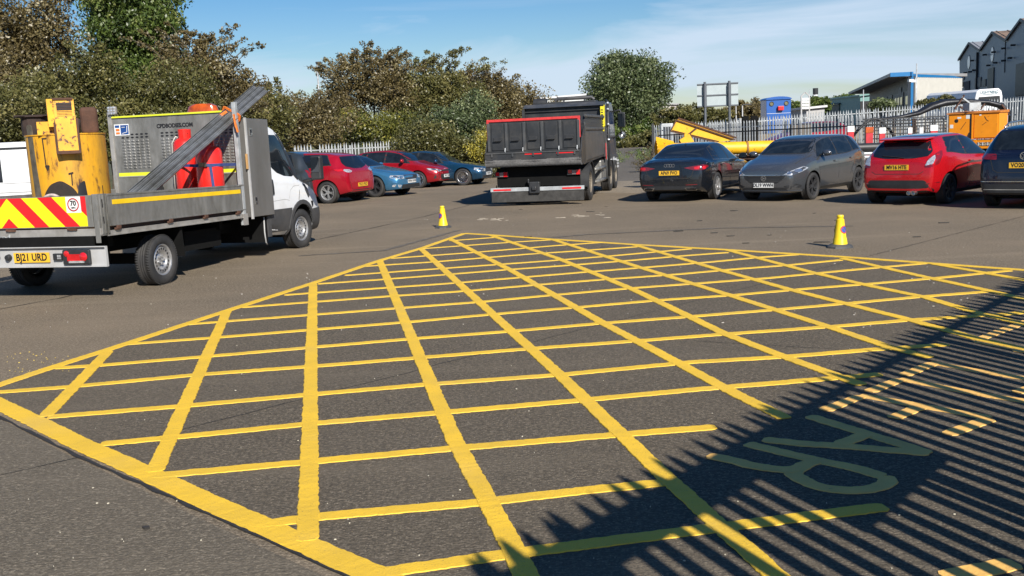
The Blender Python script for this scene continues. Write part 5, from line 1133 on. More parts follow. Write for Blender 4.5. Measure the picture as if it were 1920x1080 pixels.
# ------------------------------------------------------------------ cones
CY = mat('cone_yellow', (0.78, 0.56, 0.015), .4, 0, .06, 4)
def cone(pxl, h, yaw, label, dent=0.0):
    g = G(*pxl); r = root('traffic_cone', g, yaw, label, 'traffic cone', 'yellow no waiting cones on the yard')
    b = MB(); s = h / .5
    b.lathe([(.001, .045), (.115, .045), (.110, .06), (.098, .14), (.090, .16), (.062, .40), (.060, .435), (.046, .44), (.046, .455), (.050, .46), (.052, .485), (.044, .50), (.001, .50)], n=32)
    if dent: b.v = [(x * (1 - dent * math.exp(-((z - .25) / .07)**2) * (1 if x > 0 else .2)), y * (1 - dent * .3 * math.exp(-((z - .25) / .07)**2)), z) for x, y, z in b.v]
    b.v = [(x * s, y * s, z * s) for x, y, z in b.v]; b.build('cone_body', CY, r, smooth=True, auto=True)
    b = MB(); n = 8; P0 = [(.205 * math.cos(2 * PI * (k + .5) / 8), .205 * math.sin(2 * PI * (k + .5) / 8)) for k in range(8)]
    b.add([(x, y, 0) for x, y in P0] + [(x * .97, y * .97, .025) for x, y in P0] + [(x * .68, y * .68, .055) for x, y in P0] + [(x * .5, y * .5, .056) for x, y in P0], [(i + 8 * k, (i + 1) % 8 + 8 * k, (i + 1) % 8 + 8 * k + 8, i + 8 * k + 8) for k in range(3) for i in range(8)] + [tuple(range(24, 32))])
    b.v = [(x * s, y * s, z * s) for x, y, z in b.v]; b.build('cone_base', mat('cone_rubber', (.05, .052, .055), .6, 0, .3, 12, dirt=.3, dirtcol=(.12, .11, .1)), r, bevel=.003)
    # round no waiting symbol wrapped on the cone
    def rad(z): return (.098 + (.06 - .098) * (z - .14) / (.42 - .14))
    def wrap(name, pts, m, off, par, ang):
        vs = []; c = (sum(p[0] for p in pts) / len(pts), sum(p[1] for p in pts) / len(pts)); K = 3
        for k in range(K + 1):
            for u, z in pts:
                uu = c[0] + (u - c[0]) * k / K; zz = c[1] + (z - c[1]) * k / K; a = ang + uu / rad(zz); vs.append(((rad(zz) + off) * math.cos(a) * s, (rad(zz) + off) * math.sin(a) * s, zz * s))
        m_ = len(pts); b = MB(); b.add(vs, [(k * m_ + i, k * m_ + (i + 1) % m_, (k + 1) * m_ + (i + 1) % m_, (k + 1) * m_ + i) for k in range(K) for i in range(m_)] + [tuple(range(m_))[::-1]][:0])
        return b.build(name, m, par, smooth=True)
    for ang in (0, PI):
        C_ = lambda R_: [(R_ * math.cos(2 * PI * k / 22), .28 + R_ * math.sin(2 * PI * k / 22)) for k in range(22)]
        d1 = wrap('no_waiting_disc', C_(.060), mat('sign_red', (.55, .03, .03), .4), .003, r, ang); wrap('disc_centre', C_(.046), mat('sign_blue', (.02, .08, .33), .4), .0045, d1, ang)
        wrap('disc_bar', [(-.042, .315), (-.034, .322), (.042, .245), (.034, .238)], mat('sign_red', (.55, .03, .03), .4), .006, d1, ang)
    return r
cone((1575, 464), .475, -1.05, 'upright yellow no waiting cone standing to the right behind the box marking')
cone((831, 427), .455, -2.35, 'smaller looking yellow no waiting cone with a squashed waist, in front of the tipper truck', .22)
# ------------------------------------------------------------------ the parked cars
GR = 'cars parked round the edge of the yard'
H = math.radians
# red hot hatch with its tail to the camera, right
RED1 = paint('paint_bright_red', (0.56, 0.008, 0.014)); RED2 = paint('paint_dark_red', (0.40, 0.006, 0.020)); RED3 = paint('paint_deep_red', (0.34, 0.006, 0.014))
GREYC = paint('paint_mid_grey', (0.125, 0.133, 0.146), .17, .65); NEARBLK = paint('paint_near_black', (0.018, 0.021, 0.027), .22, .5); NAVY = paint('paint_navy', (0.008, 0.011, 0.028), .22, .4)
LBLUE = paint('paint_light_blue', (0.055, 0.20, 0.37), .25, .5); TEAL = paint('paint_teal_blue', (0.010, 0.055, 0.115), .25, .5); GREY2 = paint('paint_blue_grey', (0.045, 0.055, 0.065), .3, .5)
S = CARS['hatch']; FXl = S['L'] / 2 - S['fo']; RXl = FXl - S['wb']
def mk(kind, pxl, loc, h, sc, *a, **k):
    return car(kind, 'parked_car', place(pxl, loc, H(h), sc), H(h), *a, scale=sc, **k)
def ax(kind):
    S = CARS[kind]; f = S['L'] / 2 - S['fo']; return f, f - S['wb'], S['W'] / 2
f, rr, w = ax('hatch')
D = mk('hatch', (1636, 379), (rr, w), 43, 1.0, RED1, 'bright red three door hatchback with a black roof panel, parked before the orange cabinet', GR, wheel=('spoke', 8, ALLOYD, False), three_door=True)
rear_of(D, [(-.60, 1.02), (-.64, 1.12), (-.50, 1.375), (0, 1.40), (.50, 1.375), (.64, 1.12), (.60, 1.02), (.3, .975), (-.3, .975)], [(-.585, .80), (-.62, .95), (-.745, 1.14), (-.80, 1.02), (-.80, .86), (-.72, .80)], 'MV16 HTE', .80,
        [(-.70, .27), (-.74, .34), (-.60, .53), (.60, .53), (.74, .34), (.70, .27)], [(.60, .46), (.80, .49), (.80, .47), (.66, .44)], lightm=REDD, wiper=[(-.12, .99, ), (.1, 1.02), (.38, 1.04)])
both(D, 'tail_light_lens', [(-.60, .83), (-.63, .94), (-.70, 1.04), (-.745, .98), (-.74, .86)], '-x', CLEARL, rnd=.02, off=.013)
patch('roof_panel', D['bv'], [(D['X'](1.75), -.50), (D['X'](3.30), -.50), (D['X'](3.30), .50), (D['X'](1.75), .50)], '+z', paint('paint_gloss_black', (0.01, 0.011, 0.013), .12, .2), D['r'], rnd=.1, off=.004)
b = MB(); zt = 1.395; b.hexa([(D['X'](3.45), -.56, zt - .015), (D['X'](3.78), -.52, zt - .035), (D['X'](3.78), .52, zt - .035), (D['X'](3.45), .56, zt - .015)], [(D['X'](3.42), -.56, zt + .025), (D['X'](3.78), -.52, zt - .005), (D['X'](3.78), .52, zt - .005), (D['X'](3.42), .56, zt + .025)]); b.build('roof_spoiler', RED1, D['r'], bevel=.015)
for y in (-.32, -.42):
    b = MB(); b.lathe([(.045, 0), (.045, -.12), (.036, -.12), (.036, -.02), (.001, -.02)], c=(-2.0, y, .27), axis='x', n=16); b.build('exhaust_tip', CHROME, D['r'], smooth=True, auto=True)
# mid grey hatchback facing the camera
D = mk('tall_hatch', (1527, 374), (f, w), -133, 1.02, GREYC, 'mid grey five door hatchback facing the camera in front of the long yellow tube', GR, wheel=('spoke', 5, ALLOYD, True), glass=GLASS2)
front_of(D, [(-.55, .615), (.55, .615), (.50, .54), (.34, .43), (-.34, .43), (-.50, .54)], [(.47, .615), (.62, .69), (.79, .80), (.84, .76), (.80, .68), (.66, .60)], 'DL19 WWH', .385, [(-.60, .27), (.60, .27), (.52, .33), (-.52, .33)],
         fogs=None)
both(D, 'fog_recess', [(.50, .36), (.74, .42), (.79, .36), (.76, .31), (.56, .31)], '+x', BLACKP, rnd=.02, off=.005)
one(D, 'grille_trim', [(-.56, .625), (.56, .625), (.58, .61), (-.58, .61)], '+x', CHROME, rnd=0, off=.008)
e = MB(); e.lathe([(.052, 0), (.052, .012), (.064, .012), (.064, 0)], axis='x', n=22, closed=True); e.lathe([(.052, .004), (.001, .004)], axis='x', n=22, mi=1); e.bar((.008, -.036, .02), (.008, .034, .0), .016); e.bar((.008, .034, .0), (.008, -.03, -.026), .014)
me = e.mesh('emblem', [CHROME, INK]); me.transform(Matrix.Translation((xhit(D['bv'], 0, .545, 'front') + .006, 0, .545))); link('emblem', me, D['r'])
for z in (.585, .50, .46):
    one(D, 'grille_slat', [(-.42 + (.6 - z) * .3, z), (.42 - (.6 - z) * .3, z), (.42 - (.6 - z) * .3, z + .012), (-.42 + (.6 - z) * .3, z + .012)], '+x', GREYP, rnd=0, off=.012)
one(D, 'front_lip', [(-.74, .235), (.74, .235), (.76, .26), (-.76, .26)], '+x', GREYC, rnd=0, off=.03, skirt=.04)
# near black saloon, tail to camera
f, rr, w = ax('saloon')
D = mk('saloon', (1348, 373), (rr, -w), 61, 1.02, NEARBLK, 'near black four door saloon, tail to the camera, before the yellow tube', GR, wheel=('spoke', 5, ALLOY, False))
rear_of(D, [(-.63, 1.075), (-.52, 1.345), (.52, 1.345), (.63, 1.075)], [(.36, .835), (.60, .875), (.83, .90), (.87, .86), (.83, .775), (.62, .775)], 'AP69 FVO', .72,
        [(-.66, .28), (.66, .28), (.60, .40), (-.60, .40)], [(.42, .43), (.70, .44), (.70, .425), (.42, .415)], lightm=REDD)
both(D, 'tail_light_glow', [(.62, .80), (.62, .855), (.84, .87), (.84, .79)], '-x', REDL, rnd=.02, off=.012)
both(D, 'exhaust_trim', [(.38, .355), (.66, .355), (.68, .30), (.44, .30)], '-x', CHROME, rnd=.01, off=.014); both(D, 'exhaust_recess', [(.405, .345), (.645, .345), (.66, .31), (.45, .31)], '-x', INK, rnd=.01, off=.018)
xx = xhit(D['bv'], 0, .90, 'rear') - .004
for k in range(4):
    e = ringmesh(.042, .011); me = e.mesh('emblem_ring', CHROME); me.transform(Matrix.Translation((xx - .003 * (k % 2), -.096 + .064 * k, .90))); link('emblem_ring', me, D['r'])
side(D, 'window_trim', [(D['X'](1.60), .945), (D['X'](3.85), 1.005), (D['X'](3.85), .993), (D['X'](1.60), .933)], CHROME, rnd=0, off=.006)
b = MB(); b.hexa([(D['X'](3.5) - .02, -.01, 1.33), (D['X'](3.5) + .10, -.015, 1.36), (D['X'](3.5) + .10, .015, 1.36), (D['X'](3.5) - .02, .01, 1.33)], [(D['X'](3.5), -.004, 1.41), (D['X'](3.5) + .04, -.004, 1.41), (D['X'](3.5) + .04, .004, 1.41), (D['X'](3.5), .004, 1.41)]); b.build('roof_aerial', NEARBLK, D['r'])
# navy SUV at the right edge
f, rr, w = ax('suv')
D = mk('suv', (1851, 385), (rr, w), 47, .97, NAVY, 'dark navy estate-bodied SUV with roof rails, cut off by the right edge of the picture', GR, wheel=('spoke', 5, ALLOYD, False))
rear_of(D, [(-.68, 1.17), (-.56, 1.53), (.56, 1.53), (.68, 1.17)], [(.50, .98), (.52, 1.09), (.86, 1.10), (.88, 1.0)], 'VO20 NLV', .87, [(-.80, .30), (.80, .30), (.76, .50), (-.76, .50)], None, lightm=REDD, glass=GLASS2)
both(D, 'bumper_trim', [(0, .545), (.86, .545), (.87, .56), (0, .56)], '-x', CHROME, rnd=0, off=.008); both(D, 'lower_trim', [(0, .385), (.80, .385), (.80, .40), (0, .40)], '-x', ALU2, rnd=0, off=.012)
e = MB(); e.lathe([(.062, 0), (.062, -.012), (.076, -.012), (.076, 0)], axis='x', n=24, closed=True)
for a, c in (((-.040, .046), (0, .004)), ((.040, .046), (0, .004)), ((-.062, .02), (-.028, -.052)), ((-.028, -.052), (0, -.012)), ((0, -.012), (.028, -.052)), ((.028, -.052), (.062, .02))): e.bar((-.008, a[0], a[1]), (-.008, c[0], c[1]), .013, .006)
me = e.mesh('emblem', CHROME); me.transform(Matrix.Translation((xhit(D['bv'], 0, 1.05, 'rear') - .004, 0, 1.05))); link('emblem', me, D['r'])
for sg in (-1, 1):
    b = MB(); X = D['X']; b.tube([(X(1.9), sg * .56, 1.60), (X(2.1), sg * .575, 1.685), (X(2.8), sg * .58, 1.715), (X(3.5), sg * .575, 1.69), (X(3.8), sg * .56, 1.60)], .018, 8); b.build('roof_rail', CHROME, D['r'], smooth=True)
# left row, parked at an angle by the hedge
f, rr, w = ax('coupe_saloon')
D = mk('coupe_saloon', (868, 348), (f, -w), -18, 1.02, TEAL, 'dark teal blue saloon with many-spoked bright wheels, last of the row by the hedge', GR, wheel=('spoke', 9, CHROME, True), glass=GLASS2)
front_of(D, [(-.30, .62), (.30, .62), (.28, .50), (-.28, .50)], [(.34, .61), (.74, .67), (.80, .60), (.74, .53), (.36, .51)], 'W84 BHP', .42, [(-.60, .24), (.60, .24), (.56, .36), (-.56, .36)])
f, rr, w = ax('hatch')
D = mk('hatch', (784, 353), (f, -w), -21, 1.02, RED3, 'dark red hatchback facing right with bright wheels, between the two blue cars', GR, wheel=('spoke', 8, CHROME, True), glass=GLASS2)
front_of(D, [(-.42, .66), (.42, .66), (.40, .605), (-.40, .605)], [(.40, .62), (.60, .70), (.80, .745), (.80, .67), (.62, .60)], 'VN18 ZGE', .42, [(-.46, .50), (.46, .50), (.50, .38), (.36, .28), (-.36, .28), (-.50, .38)])
both(D, 'fog_recess', [(.62, .50), (.74, .50), (.74, .34), (.64, .34)], '+x', BLACKP, rnd=.02)
f, rr, w = ax('saloon')
D = mk('saloon', (703, 370), (f, -w), -25, 1.03, LBLUE, 'metallic light blue car facing right with black wheels, nose out beside the first red hatchback', GR, wheel=('spoke', 5, ALLOYD, True), glass=GLASS2)
front_of(D, [(-.40, .67), (.40, .67), (.36, .54), (-.36, .54)], [(.44, .56), (.46, .66), (.78, .69), (.84, .63), (.78, .56)], 'WF64 NWB', .47, [(-.55, .38), (.55, .38), (.60, .26), (-.60, .26)], fogs=[(.60, .37), (.80, .39), (.80, .32), (.64, .29)])
one(D, 'grille_trim', [(-.42, .685), (.42, .685), (.41, .668), (-.41, .668)], '+x', CHROME, rnd=0, off=.008)
for k in range(9):
    y = -.32 + .08 * k; one(D, 'grille_slat', [(y, .555), (y + .012, .555), (y + .012, .66), (y, .66)], '+x', CHROME, rnd=0, off=.010)
f, rr, w = ax('hatch')
D = mk('hatch', (614, 382), (rr, w), 157, 1.08, RED2, 'crimson hatchback with silver wheels, tail to the right, just beyond the truck cab', GR, wheel=('spoke', 5, ALLOY, True))
rear_of(D, [(-.56, 1.04), (-.60, 1.14), (-.50, 1.33), (.50, 1.33), (.60, 1.14), (.56, 1.04), (.2, .97), (-.2, .97)], [(.46, .90), (.52, .95), (.72, .965), (.75, .92), (.70, .88), (.56, .865)], 'YG12 PXO', .50, [(-.60, .27), (.60, .27), (.52, .36), (-.52, .36)], None, lightm=CLEARL)
both(D, 'tail_light_corner', [(.74, .975), (.82, .97), (.81, .91), (.765, .91)], '-x', REDL, rnd=.01, off=.012)
f, rr, w = ax('suv')
D = mk('suv', (556, 384), (rr - .4, w), 157, 1.0, GREY2, 'blue grey estate car half hidden behind the cab of the flatbed truck', GR, wheel=('spoke', 5, ALLOY, False))
rear_of(D, [(-.62, 1.17), (-.54, 1.48), (.54, 1.48), (.62, 1.17)], [(.72, .82), (.73, 1.06), (.80, 1.07), (.81, .84)], 'WK62 ONU', .88, [(-.80, .30), (.80, .30), (.80, .56), (-.80, .56)], None, lightm=REDD)
# ------------------------------------------------------------------ the fence beside the camera that throws the barred shadow
_t = Vector((1, 1.165, 0)).normalized(); _b = Vector((0, -0.35, 0))
fa = _b + _t * 1.58; fb = _b + _t * 15.4
SF = palisade('palisade_fence', (fa.x, fa.y), (fb.x, fb.y), 2.40, .145, 'tall galvanised palisade fence just right of the camera, throwing its barred shadow on the lettering', pw=.084)
U = lambda u: u - 1.58
b = MB(); b.box(U(3.40), U(4.62), -.07, -.055, 1.41, 2.20); o = b.build('sign_board', WHITE2); o.parent = None
o.matrix_world = Matrix.Translation(fa) @ Matrix.Rotation(math.atan2(_t.y, _t.x), 4, 'Z'); tag(o, 'blank backed sign board fixed to the near palisade fence, seen only by its square shadow', 'sign')
b = MB(); b.box(U(1.62), U(4.45), -.054, -.040, 1.93, 2.20); o = b.build('sign_board', WHITE2)
o.matrix_world = Matrix.Translation(fa) @ Matrix.Rotation(math.atan2(_t.y, _t.x), 4, 'Z'); tag(o, 'long narrow board along the top rail of the near palisade fence', 'sign')

# ------------------------------------------------------------------ other fences
def PX(x, Y): return (at(x, 300, Y).x, Y)
palisade('palisade_fence', PX(1229, 49), PX(1905, 33.5), 2.06, .170, 'grey palisade fence along the right of the yard behind the long yellow tube', group=None)
palisade('palisade_fence', PX(1300, 58), PX(1925, 60), 2.42, .165, 'higher grey palisade fence farther back below the industrial buildings', base=(-.2, .45), miss=.02)
palisade('palisade_fence', PX(555, 43), PX(1005, 52), 1.98, .150, 'pale palisade fence under the hedge behind the row of parked cars', miss=.03, base=(-.1, -.1))
g0 = at(1229, 300, 49)
b = MB(); b.box(-.05, .05, -.05, .05, 0, 2.15); o = b.build('gate_post', BLACKP); o.location = (g0.x - .1, 49, 0); tag(o, 'black post at the left end of the right hand palisade fence', 'post')
b = MB(); b.bar(at(1236, 254, 46), at(1640, 234, 35), .07, .05); o = b.build('black_rail', BLACKP); tag(o, 'long black rail running across the front of the right hand fence', 'rail')
b = MB(); b.bar(at(1640, 234, 35), at(1775, 228, 34), .07, .05); b.bar(at(1880, 228, 34), at(1925, 226, 34), .07, .05); o = b.build('black_rail', BLACKP); tag(o, 'short black rail either side of the orange cabinet', 'rail')
for (x, y0_, y1_, Y) in ((1397, 218, 250, 56), (1414, 217, 250, 56)):
    p0, p1 = at(x, y1_ + 20, Y), at(x, y0_, Y); b = MB(); b.box(-.18, .18, -.1, .1, -1.6, p1.z - 0); o = b.build('dark_gate_pillar', UNDER); o.location = (p1.x, Y, 0)
    b_ = tag(o, 'dark gate pillar between the pale fence panels' if x < 1400 else 'second dark gate pillar, right of the first', 'pillar')

# ------------------------------------------------------------------ machinery and scrap along the right hand fence
def disk(p, q, r0, r1, n=28, mi=0, b=None):
    b = b or MB(); b.tube([p, q], [r0, r1], n, mi); return b
t = root('yellow_tube', at(1255, 278, 31), 0, 'long yellow steel tube with a splayed ribbed end lying behind the dark saloon', 'tube')
o_ = Vector(t.location)
b = MB(); P0 = at(1262, 280, 31) - o_; P1 = at(1400, 277, 31) - o_; P2 = at(1530, 274, 31) - o_
b.tube([P0, P1], .195, 28); b.tube([P1 + (P2 - P1) * .01, P2], .205, 28); b.build('barrel', MACHY, t, smooth=True, auto=True)
b = MB()
for P in (P1, P0.lerp(P1, .5)): b.tube([P - Vector((.03, 0, 0)), P + Vector((.03, 0, 0))], .220, 28)
b.build('band', mat('band_brown', (.25, .12, .03), .7, 0, .3, 9), t)
b = MB(); PE = at(1230, 282, 31) - o_
for k in range(9):
    a = -1.35 + k * .34; dy, dz = -math.cos(a), math.sin(a)
    b.hexa([P0 + Vector((0, dy * .20, dz * .20 - .04)), P0 + Vector((0, dy * .23, dz * .23 + .03)), PE + Vector((0, dy * .38, dz * .38 + .05)), PE + Vector((0, dy * .34, dz * .34 - .04))], [P0 + Vector((.02, dy * .17, dz * .17 - .04)), P0 + Vector((.02, dy * .2, dz * .2 + .03)), PE + Vector((.02, dy * .33, dz * .33 + .05)), PE + Vector((.02, dy * .29, dz * .29 - .04))])
b.tube([P0, PE], [.20, .31], 20, caps=False); b.build('splayed_end', MACHY, t)
t = root('rusty_beams', at(1400, 300, 30.5), 0, 'stack of rusty brown steel beams lying under the yellow tube', 'beams'); o_ = Vector(t.location)
for (y0_, x0_, x1_, h_, Y) in ((293, 1262, 1520, .10, 30.6), (299, 1330, 1530, .12, 30.3), (306, 1240, 1500, .10, 30.0), (313, 1300, 1560, .14, 29.8), (322, 1250, 1560, .14, 30)):
    b = MB(); p, q_ = at(x0_, y0_, Y) - o_, at(x1_, y0_ - 3, Y) - o_; b.bar(p, q_, .30, .012); b.bar(p - Vector((0, 0, h_)), q_ - Vector((0, 0, h_)), .30, .012); b.bar(p - Vector((0, 0, h_ / 2)), q_ - Vector((0, 0, h_ / 2)), .012, h_); b.build('beam', RUST, t)
for x in (1300, 1400, 1500):
    b = MB(); p = at(x, 320, 30) - o_; b.bar((p.x, p.y, p.z + .1), (p.x, p.y, -o_.z), .18); b.build('timber_block', RUSTD, t)
t = root('yellow_chute', at(1310, 245, 33), 0, 'open yellow steel chute tilted up at its left end above the yellow tube', 'chute'); o_ = Vector(t.location)
a_, b_, c_, d_ = [at(x, y, 33) - o_ for x, y in ((1268, 225), (1378, 262), (1345, 267), (1257, 246))]
bk = Vector((.12, .30, .06))
b = MB(); b.hexa([a_, b_, c_, d_], [v + Vector((0, .04, .0)) for v in (a_, b_, c_, d_)]); b.build('side_panel', MACHY, t)
b = MB(); b.hexa([v + bk for v in (a_, b_, c_, d_)], [v + bk + Vector((0, .04, .0)) for v in (a_, b_, c_, d_)]); b.build('side_panel', MACHY, t)
b = MB(); b.bar(d_ + bk / 2, c_ + bk / 2, .34, .02); b.build('floor_panel', RUST, t)
b = MB(); b.bar(a_ - Vector((0, .03, 0)), b_ - Vector((0, .03, 0)), .05, .04); b.bar(a_ - Vector((0, .03, 0)), d_ - Vector((0, .03, 0)), .04); b.bar(d_ - Vector((0, .03, 0)), c_ - Vector((0, .03, 0)), .05, .04); b.bar(a_.lerp(b_, .36) - Vector((0, .02, 0)), d_.lerp(c_, .36) - Vector((0, .02, 0)), .05)
b.bar(a_ + bk, b_ + bk, .05); b.build('rim', RUST, t)
b = MB(); l0 = at(1300, 262, 32.8) - o_; b.bar(at(1278, 270, 32.8) - o_, at(1296, 258, 32.8) - o_, .18, .3); b.bar(at(1286, 250, 32.8) - o_, at(1283, 330, 32.8) - o_, .10); b.bar(at(1340, 266, 32.8) - o_, at(1345, 330, 32.8) - o_, .10); b.build('stand', MACHY, t)
# orange cabinet on its trailer frame
OR_ = mat('cabinet_orange', (0.80, 0.27, 0.008), .42, 0, .07, 3, rust=.12, rustcol=(.3, .12, .03), rscale=9)
fL, fR = at(1777, 262, 28.5), at(1873, 258, 27.6); hd = math.atan2(fR.y - fL.y, fR.x - fL.x); wl_ = (fR - fL).length; hz_ = at(1777, 213, 28.5).z - fL.z
t = root('orange_cabinet', (fL.x, fL.y, fL.z), hd, 'orange two door steel cabinet on a trailer frame behind the bright red hatchback', 'cabinet')
b = MB(); b.box(0, wl_, 0, .80, 0, hz_ - .03); b.build('cabinet_body', OR_, t, bevel=.01)
b = MB(); b.hexa([(-.03, -.05, hz_ - .03), (wl_ + .03, -.05, hz_ - .03), (wl_ + .03, .84, hz_ - .03), (-.03, .84, hz_ - .03)], [(-.03, -.05, hz_ + .0), (wl_ + .03, -.05, hz_ + .0), (wl_ + .03, .84, hz_ + .04), (-.03, .84, hz_ + .04)]); b.build('lid', mat('cabinet_top', (.50, .17, .02), .6, 0, .2, 5), t)
for x0_, x1_ in ((.03, wl_ * .47), (wl_ * .52, wl_ - .04)):
    b = MB(); b.box(x0_, x1_, -.022, -.002, .03, hz_ - .07); d_ = b.build('door', OR_, t, bevel=.006)
b = MB(); b.box(wl_ * .475, wl_ * .505, -.035, 0, .0, hz_ - .03); b.build('centre_post', OR_, t)
b = MB(); b.box(wl_ * .44, wl_ * .472, -.03, 0, .02, hz_ - .05); b.build('door_gap', INK, t)
for x0_, z0_, w_, h_ in ((.06, hz_ - .42, .09, .10), (wl_ * .36, hz_ - .17, .16, .11), (wl_ * .19, hz_ - .16, .10, .05), (wl_ * .62, hz_ - .10, .05, .04)):
    b = MB(); b.box(x0_, x0_ + w_, -.026, -.023, z0_, z0_ + h_); b.build('sticker', PLATEW, t)
b = MB(); b.lathe([(.055, 0), (.001, -.006)], c=(wl_ * .17, -.024, hz_ - .22), axis='y', n=14); b.build('lock', INK, t)
for p_ in ([(wl_ * .26, .28), (wl_ * .36, .48)], [(wl_ * .72, hz_ - .12), (wl_ * .76, hz_ - .22), (wl_ * .80, hz_ - .26)], [(wl_ * .68, .38), (wl_ * .76, .46)]):
    b = MB(); b.tube([(x, -.024, z) for x, z in p_], .007, 5); b.build('scratch', RUSTD, t)
b = MB(); b.prism([(wl_ * .36, .0), (wl_ * .46, .0), (wl_ * .46, .20), (wl_ * .42, .18)], -.028, -.024, 'y'); b.build('grime_patch', RUSTD, t)
b = MB()
for z in (-.07, -.24): b.bar((.05, -.02, z), (wl_ + .5, -.02, z), .06); b.bar((.05, .75, z), (wl_ + .5, .75, z), .06)
for x in (.2, .75, 1.2, 1.7): b.bar((x, -.02, -.24), (x, -.02, -.03), .07)
b.bar((.3, .35, -.3), (.3, .35, -fL.z), .12); b.bar((wl_, .35, -.3), (wl_, .35, -fL.z), .12); b.build('trailer_frame', OR_, t)
b = MB(); b.box(.2, wl_ * .9, .0, .7, -.5, -.28); b.build('engine_block', UNDER, t)
for x in (.3, wl_ - .1):
    w0 = link('trailer_wheel', tyre_mesh(.31, .18, .19), t, (x, .0, .31 - fL.z)); link('rim', rim_mesh(.19, .18, 5, WHITE2, False, 1, 'steel'), w0, (0, 0, 0), (0, 0, PI))
# black hoop, cage racks, posts
b = MB(); P = [at(x, y, 32) for x, y in ((1583, 285), (1594, 262), (1612, 240), (1630, 225), (1641, 222), (1652, 226), (1668, 243), (1684, 268), (1690, 290))]; b.tube(P, .045, 8); o = b.build('black_hoop', BLACKP, smooth=True); tag(o, 'bent black pipe hoop standing above the red hatchback', 'hoop')
t = root('steel_rack', at(1690, 280, 31.5), 0, 'openwork dark steel rack of thin bars behind the red hatchback', 'rack'); o_ = Vector(t.location)
for y0_ in (221, 226, 231, 237, 243, 250, 258, 268):
    b = MB(); b.bar(at(1618, y0_ + 3, 31.5) - o_, at(1772, y0_ - 3, 31.5) - o_, .035); b.build('rack_bar', BLACKP, t)
for x in (1622, 1640, 1658, 1676, 1694, 1712, 1716, 1735, 1752, 1770):
    b = MB(); p = at(x, 222, 31.5) - o_; b.bar(p, (p.x, p.y, -o_.z), .05 if x in (1712, 1716) else .03); b.build('rack_upright', BLACKP if x % 4 else RUSTD, t)
t = root('pipe_rack', at(1640, 300, 29), 0, 'low stack of dark pipes and grey rails between the grey and red hatchbacks', 'pipes'); o_ = Vector(t.location)
for y0_, r_, m in ((278, .13, BLACKP), (289, .05, GALV), (296, .05, GALV), (305, .10, RUSTD), (315, .06, GALV), (322, .12, BLACKP)):
    b = MB(); b.tube([at(1590, y0_, 29) - o_, at(1700, y0_ - 4, 29) - o_], r_, 12); b.build('pipe', m, t, smooth=True, auto=True)
for (x, yt_, yb, w_, tip, lab) in ((1595, 235, 290, .14, PLATEW, 'red post with a white top, right of the grey hatchback'), (1630, 237, 285, .16, AMBER, 'red board post with an amber reflector under the black hoop'), (1654, 238, 284, .13, PLATEW, 'red post with a pale top just right of the black hoop'), (1706, 238, 275, .08, PLATEW, 'thin red post behind the rack'), (1727, 238, 275, .07, PLATEW, 'second thin red and white post behind the rack'), (1751, 233, 262, .16, PLATEW, 'red post with a square white notice beside the orange cabinet')):
    p1 = at(x, yt_, 31); w_ *= 1.35; r = root('marker_post', (p1.x, 31, 0), 0, lab, 'post', 'red and white posts among the scrap')
    b = MB(); b.box(-w_ / 2, w_ / 2, -.03, .03, .3, p1.z - .16); b.build('post', mat('post_red', (.45, .02, .03), .5, 0, .2, 6), r); b = MB(); b.box(-w_ / 2 - .01, w_ / 2 + .01, -.04, .04, p1.z - .20, p1.z - .02); b.build('reflector', tip, r)
b = MB(); P = [at(x, y, 34) for x, y in ((1640, 224), (1690, 219), (1722, 212), (1745, 200), (1768, 193), (1800, 190), (1850, 192), (1876, 198), (1890, 212), (1888, 232))]; b.tube(P, [.03, .06, .09, .13, .13, .09, .09, .10, .10, .06], 10)
b.v = [(x, 34 + (y - 34) * 2.2, z) for x, y, z in b.v]; o = b.build('black_tarpaulin', mat('tarp_black', (.012, .013, .017), .45, 0, .2, 6, .8, 8), smooth=True); tag(o, 'long black curved tarpaulin draped over scrap behind the orange cabinet', 'tarpaulin')
t = root('scrap_frame', at(1800, 215, 31), 0, 'loose rusty struts propped on top of the orange cabinet', 'struts'); o_ = Vector(t.location)
for p, q_ in (((1790, 205), (1808, 178)), ((1803, 182), (1836, 207)), ((1815, 206), (1822, 196)), ((1800, 200), (1812, 208)), ((1838, 206), (1846, 194)), ((1878, 196), (1892, 215))):
    b = MB(); b.bar(at(*p, 31) - o_, at(*q_, 31) - o_, .06, .04); b.build('strut', GALV if p[0] % 2 else RUST, t)
b = MB(); b.box(-.16, .16, -.2, .2, 0, .20); me = b.mesh('x', GALV); o = link('grey_box', me, None, tuple(at(1822, 206, 28.2))); tag(o, 'pale grey box sitting on the orange cabinet', 'box')
# grey cabinets and a brown board by the fence
for (x0_, x1_, yt_, Y, m, nm, lab, cat) in ((1240, 1262, 232, 52, GALV, 'metal_cabinet', 'grey metal cabinet behind the left end of the palisade fence', 'cabinet'), (1487, 1521, 232, 42, mat('board_brown', (.11, .095, .08), .7), 'brown_board', 'dark brown board leaning by the fence before the red car', 'board'), (1386, 1396, 222, 60, WHITE2, 'pale_cabinet', 'pale narrow cabinet beyond the fence by the sign posts', 'cabinet')):
    p0, p1 = at(x0_, yt_, Y), at(x1_, yt_, Y); r = root(nm, ((p0.x + p1.x) / 2, Y, 0), 0, lab, cat); w_ = (p1.x - p0.x) / 2
    b = MB(); b.box(-w_, w_, 0, .5, 0, p0.z); b.build('body', m, r, bevel=.02); b = MB(); b.box(-w_ * .7, w_ * .7, -.02, -.005, p0.z * .45, p0.z * .92); b.build('panel', BLACKP if m == GALV else m, r)
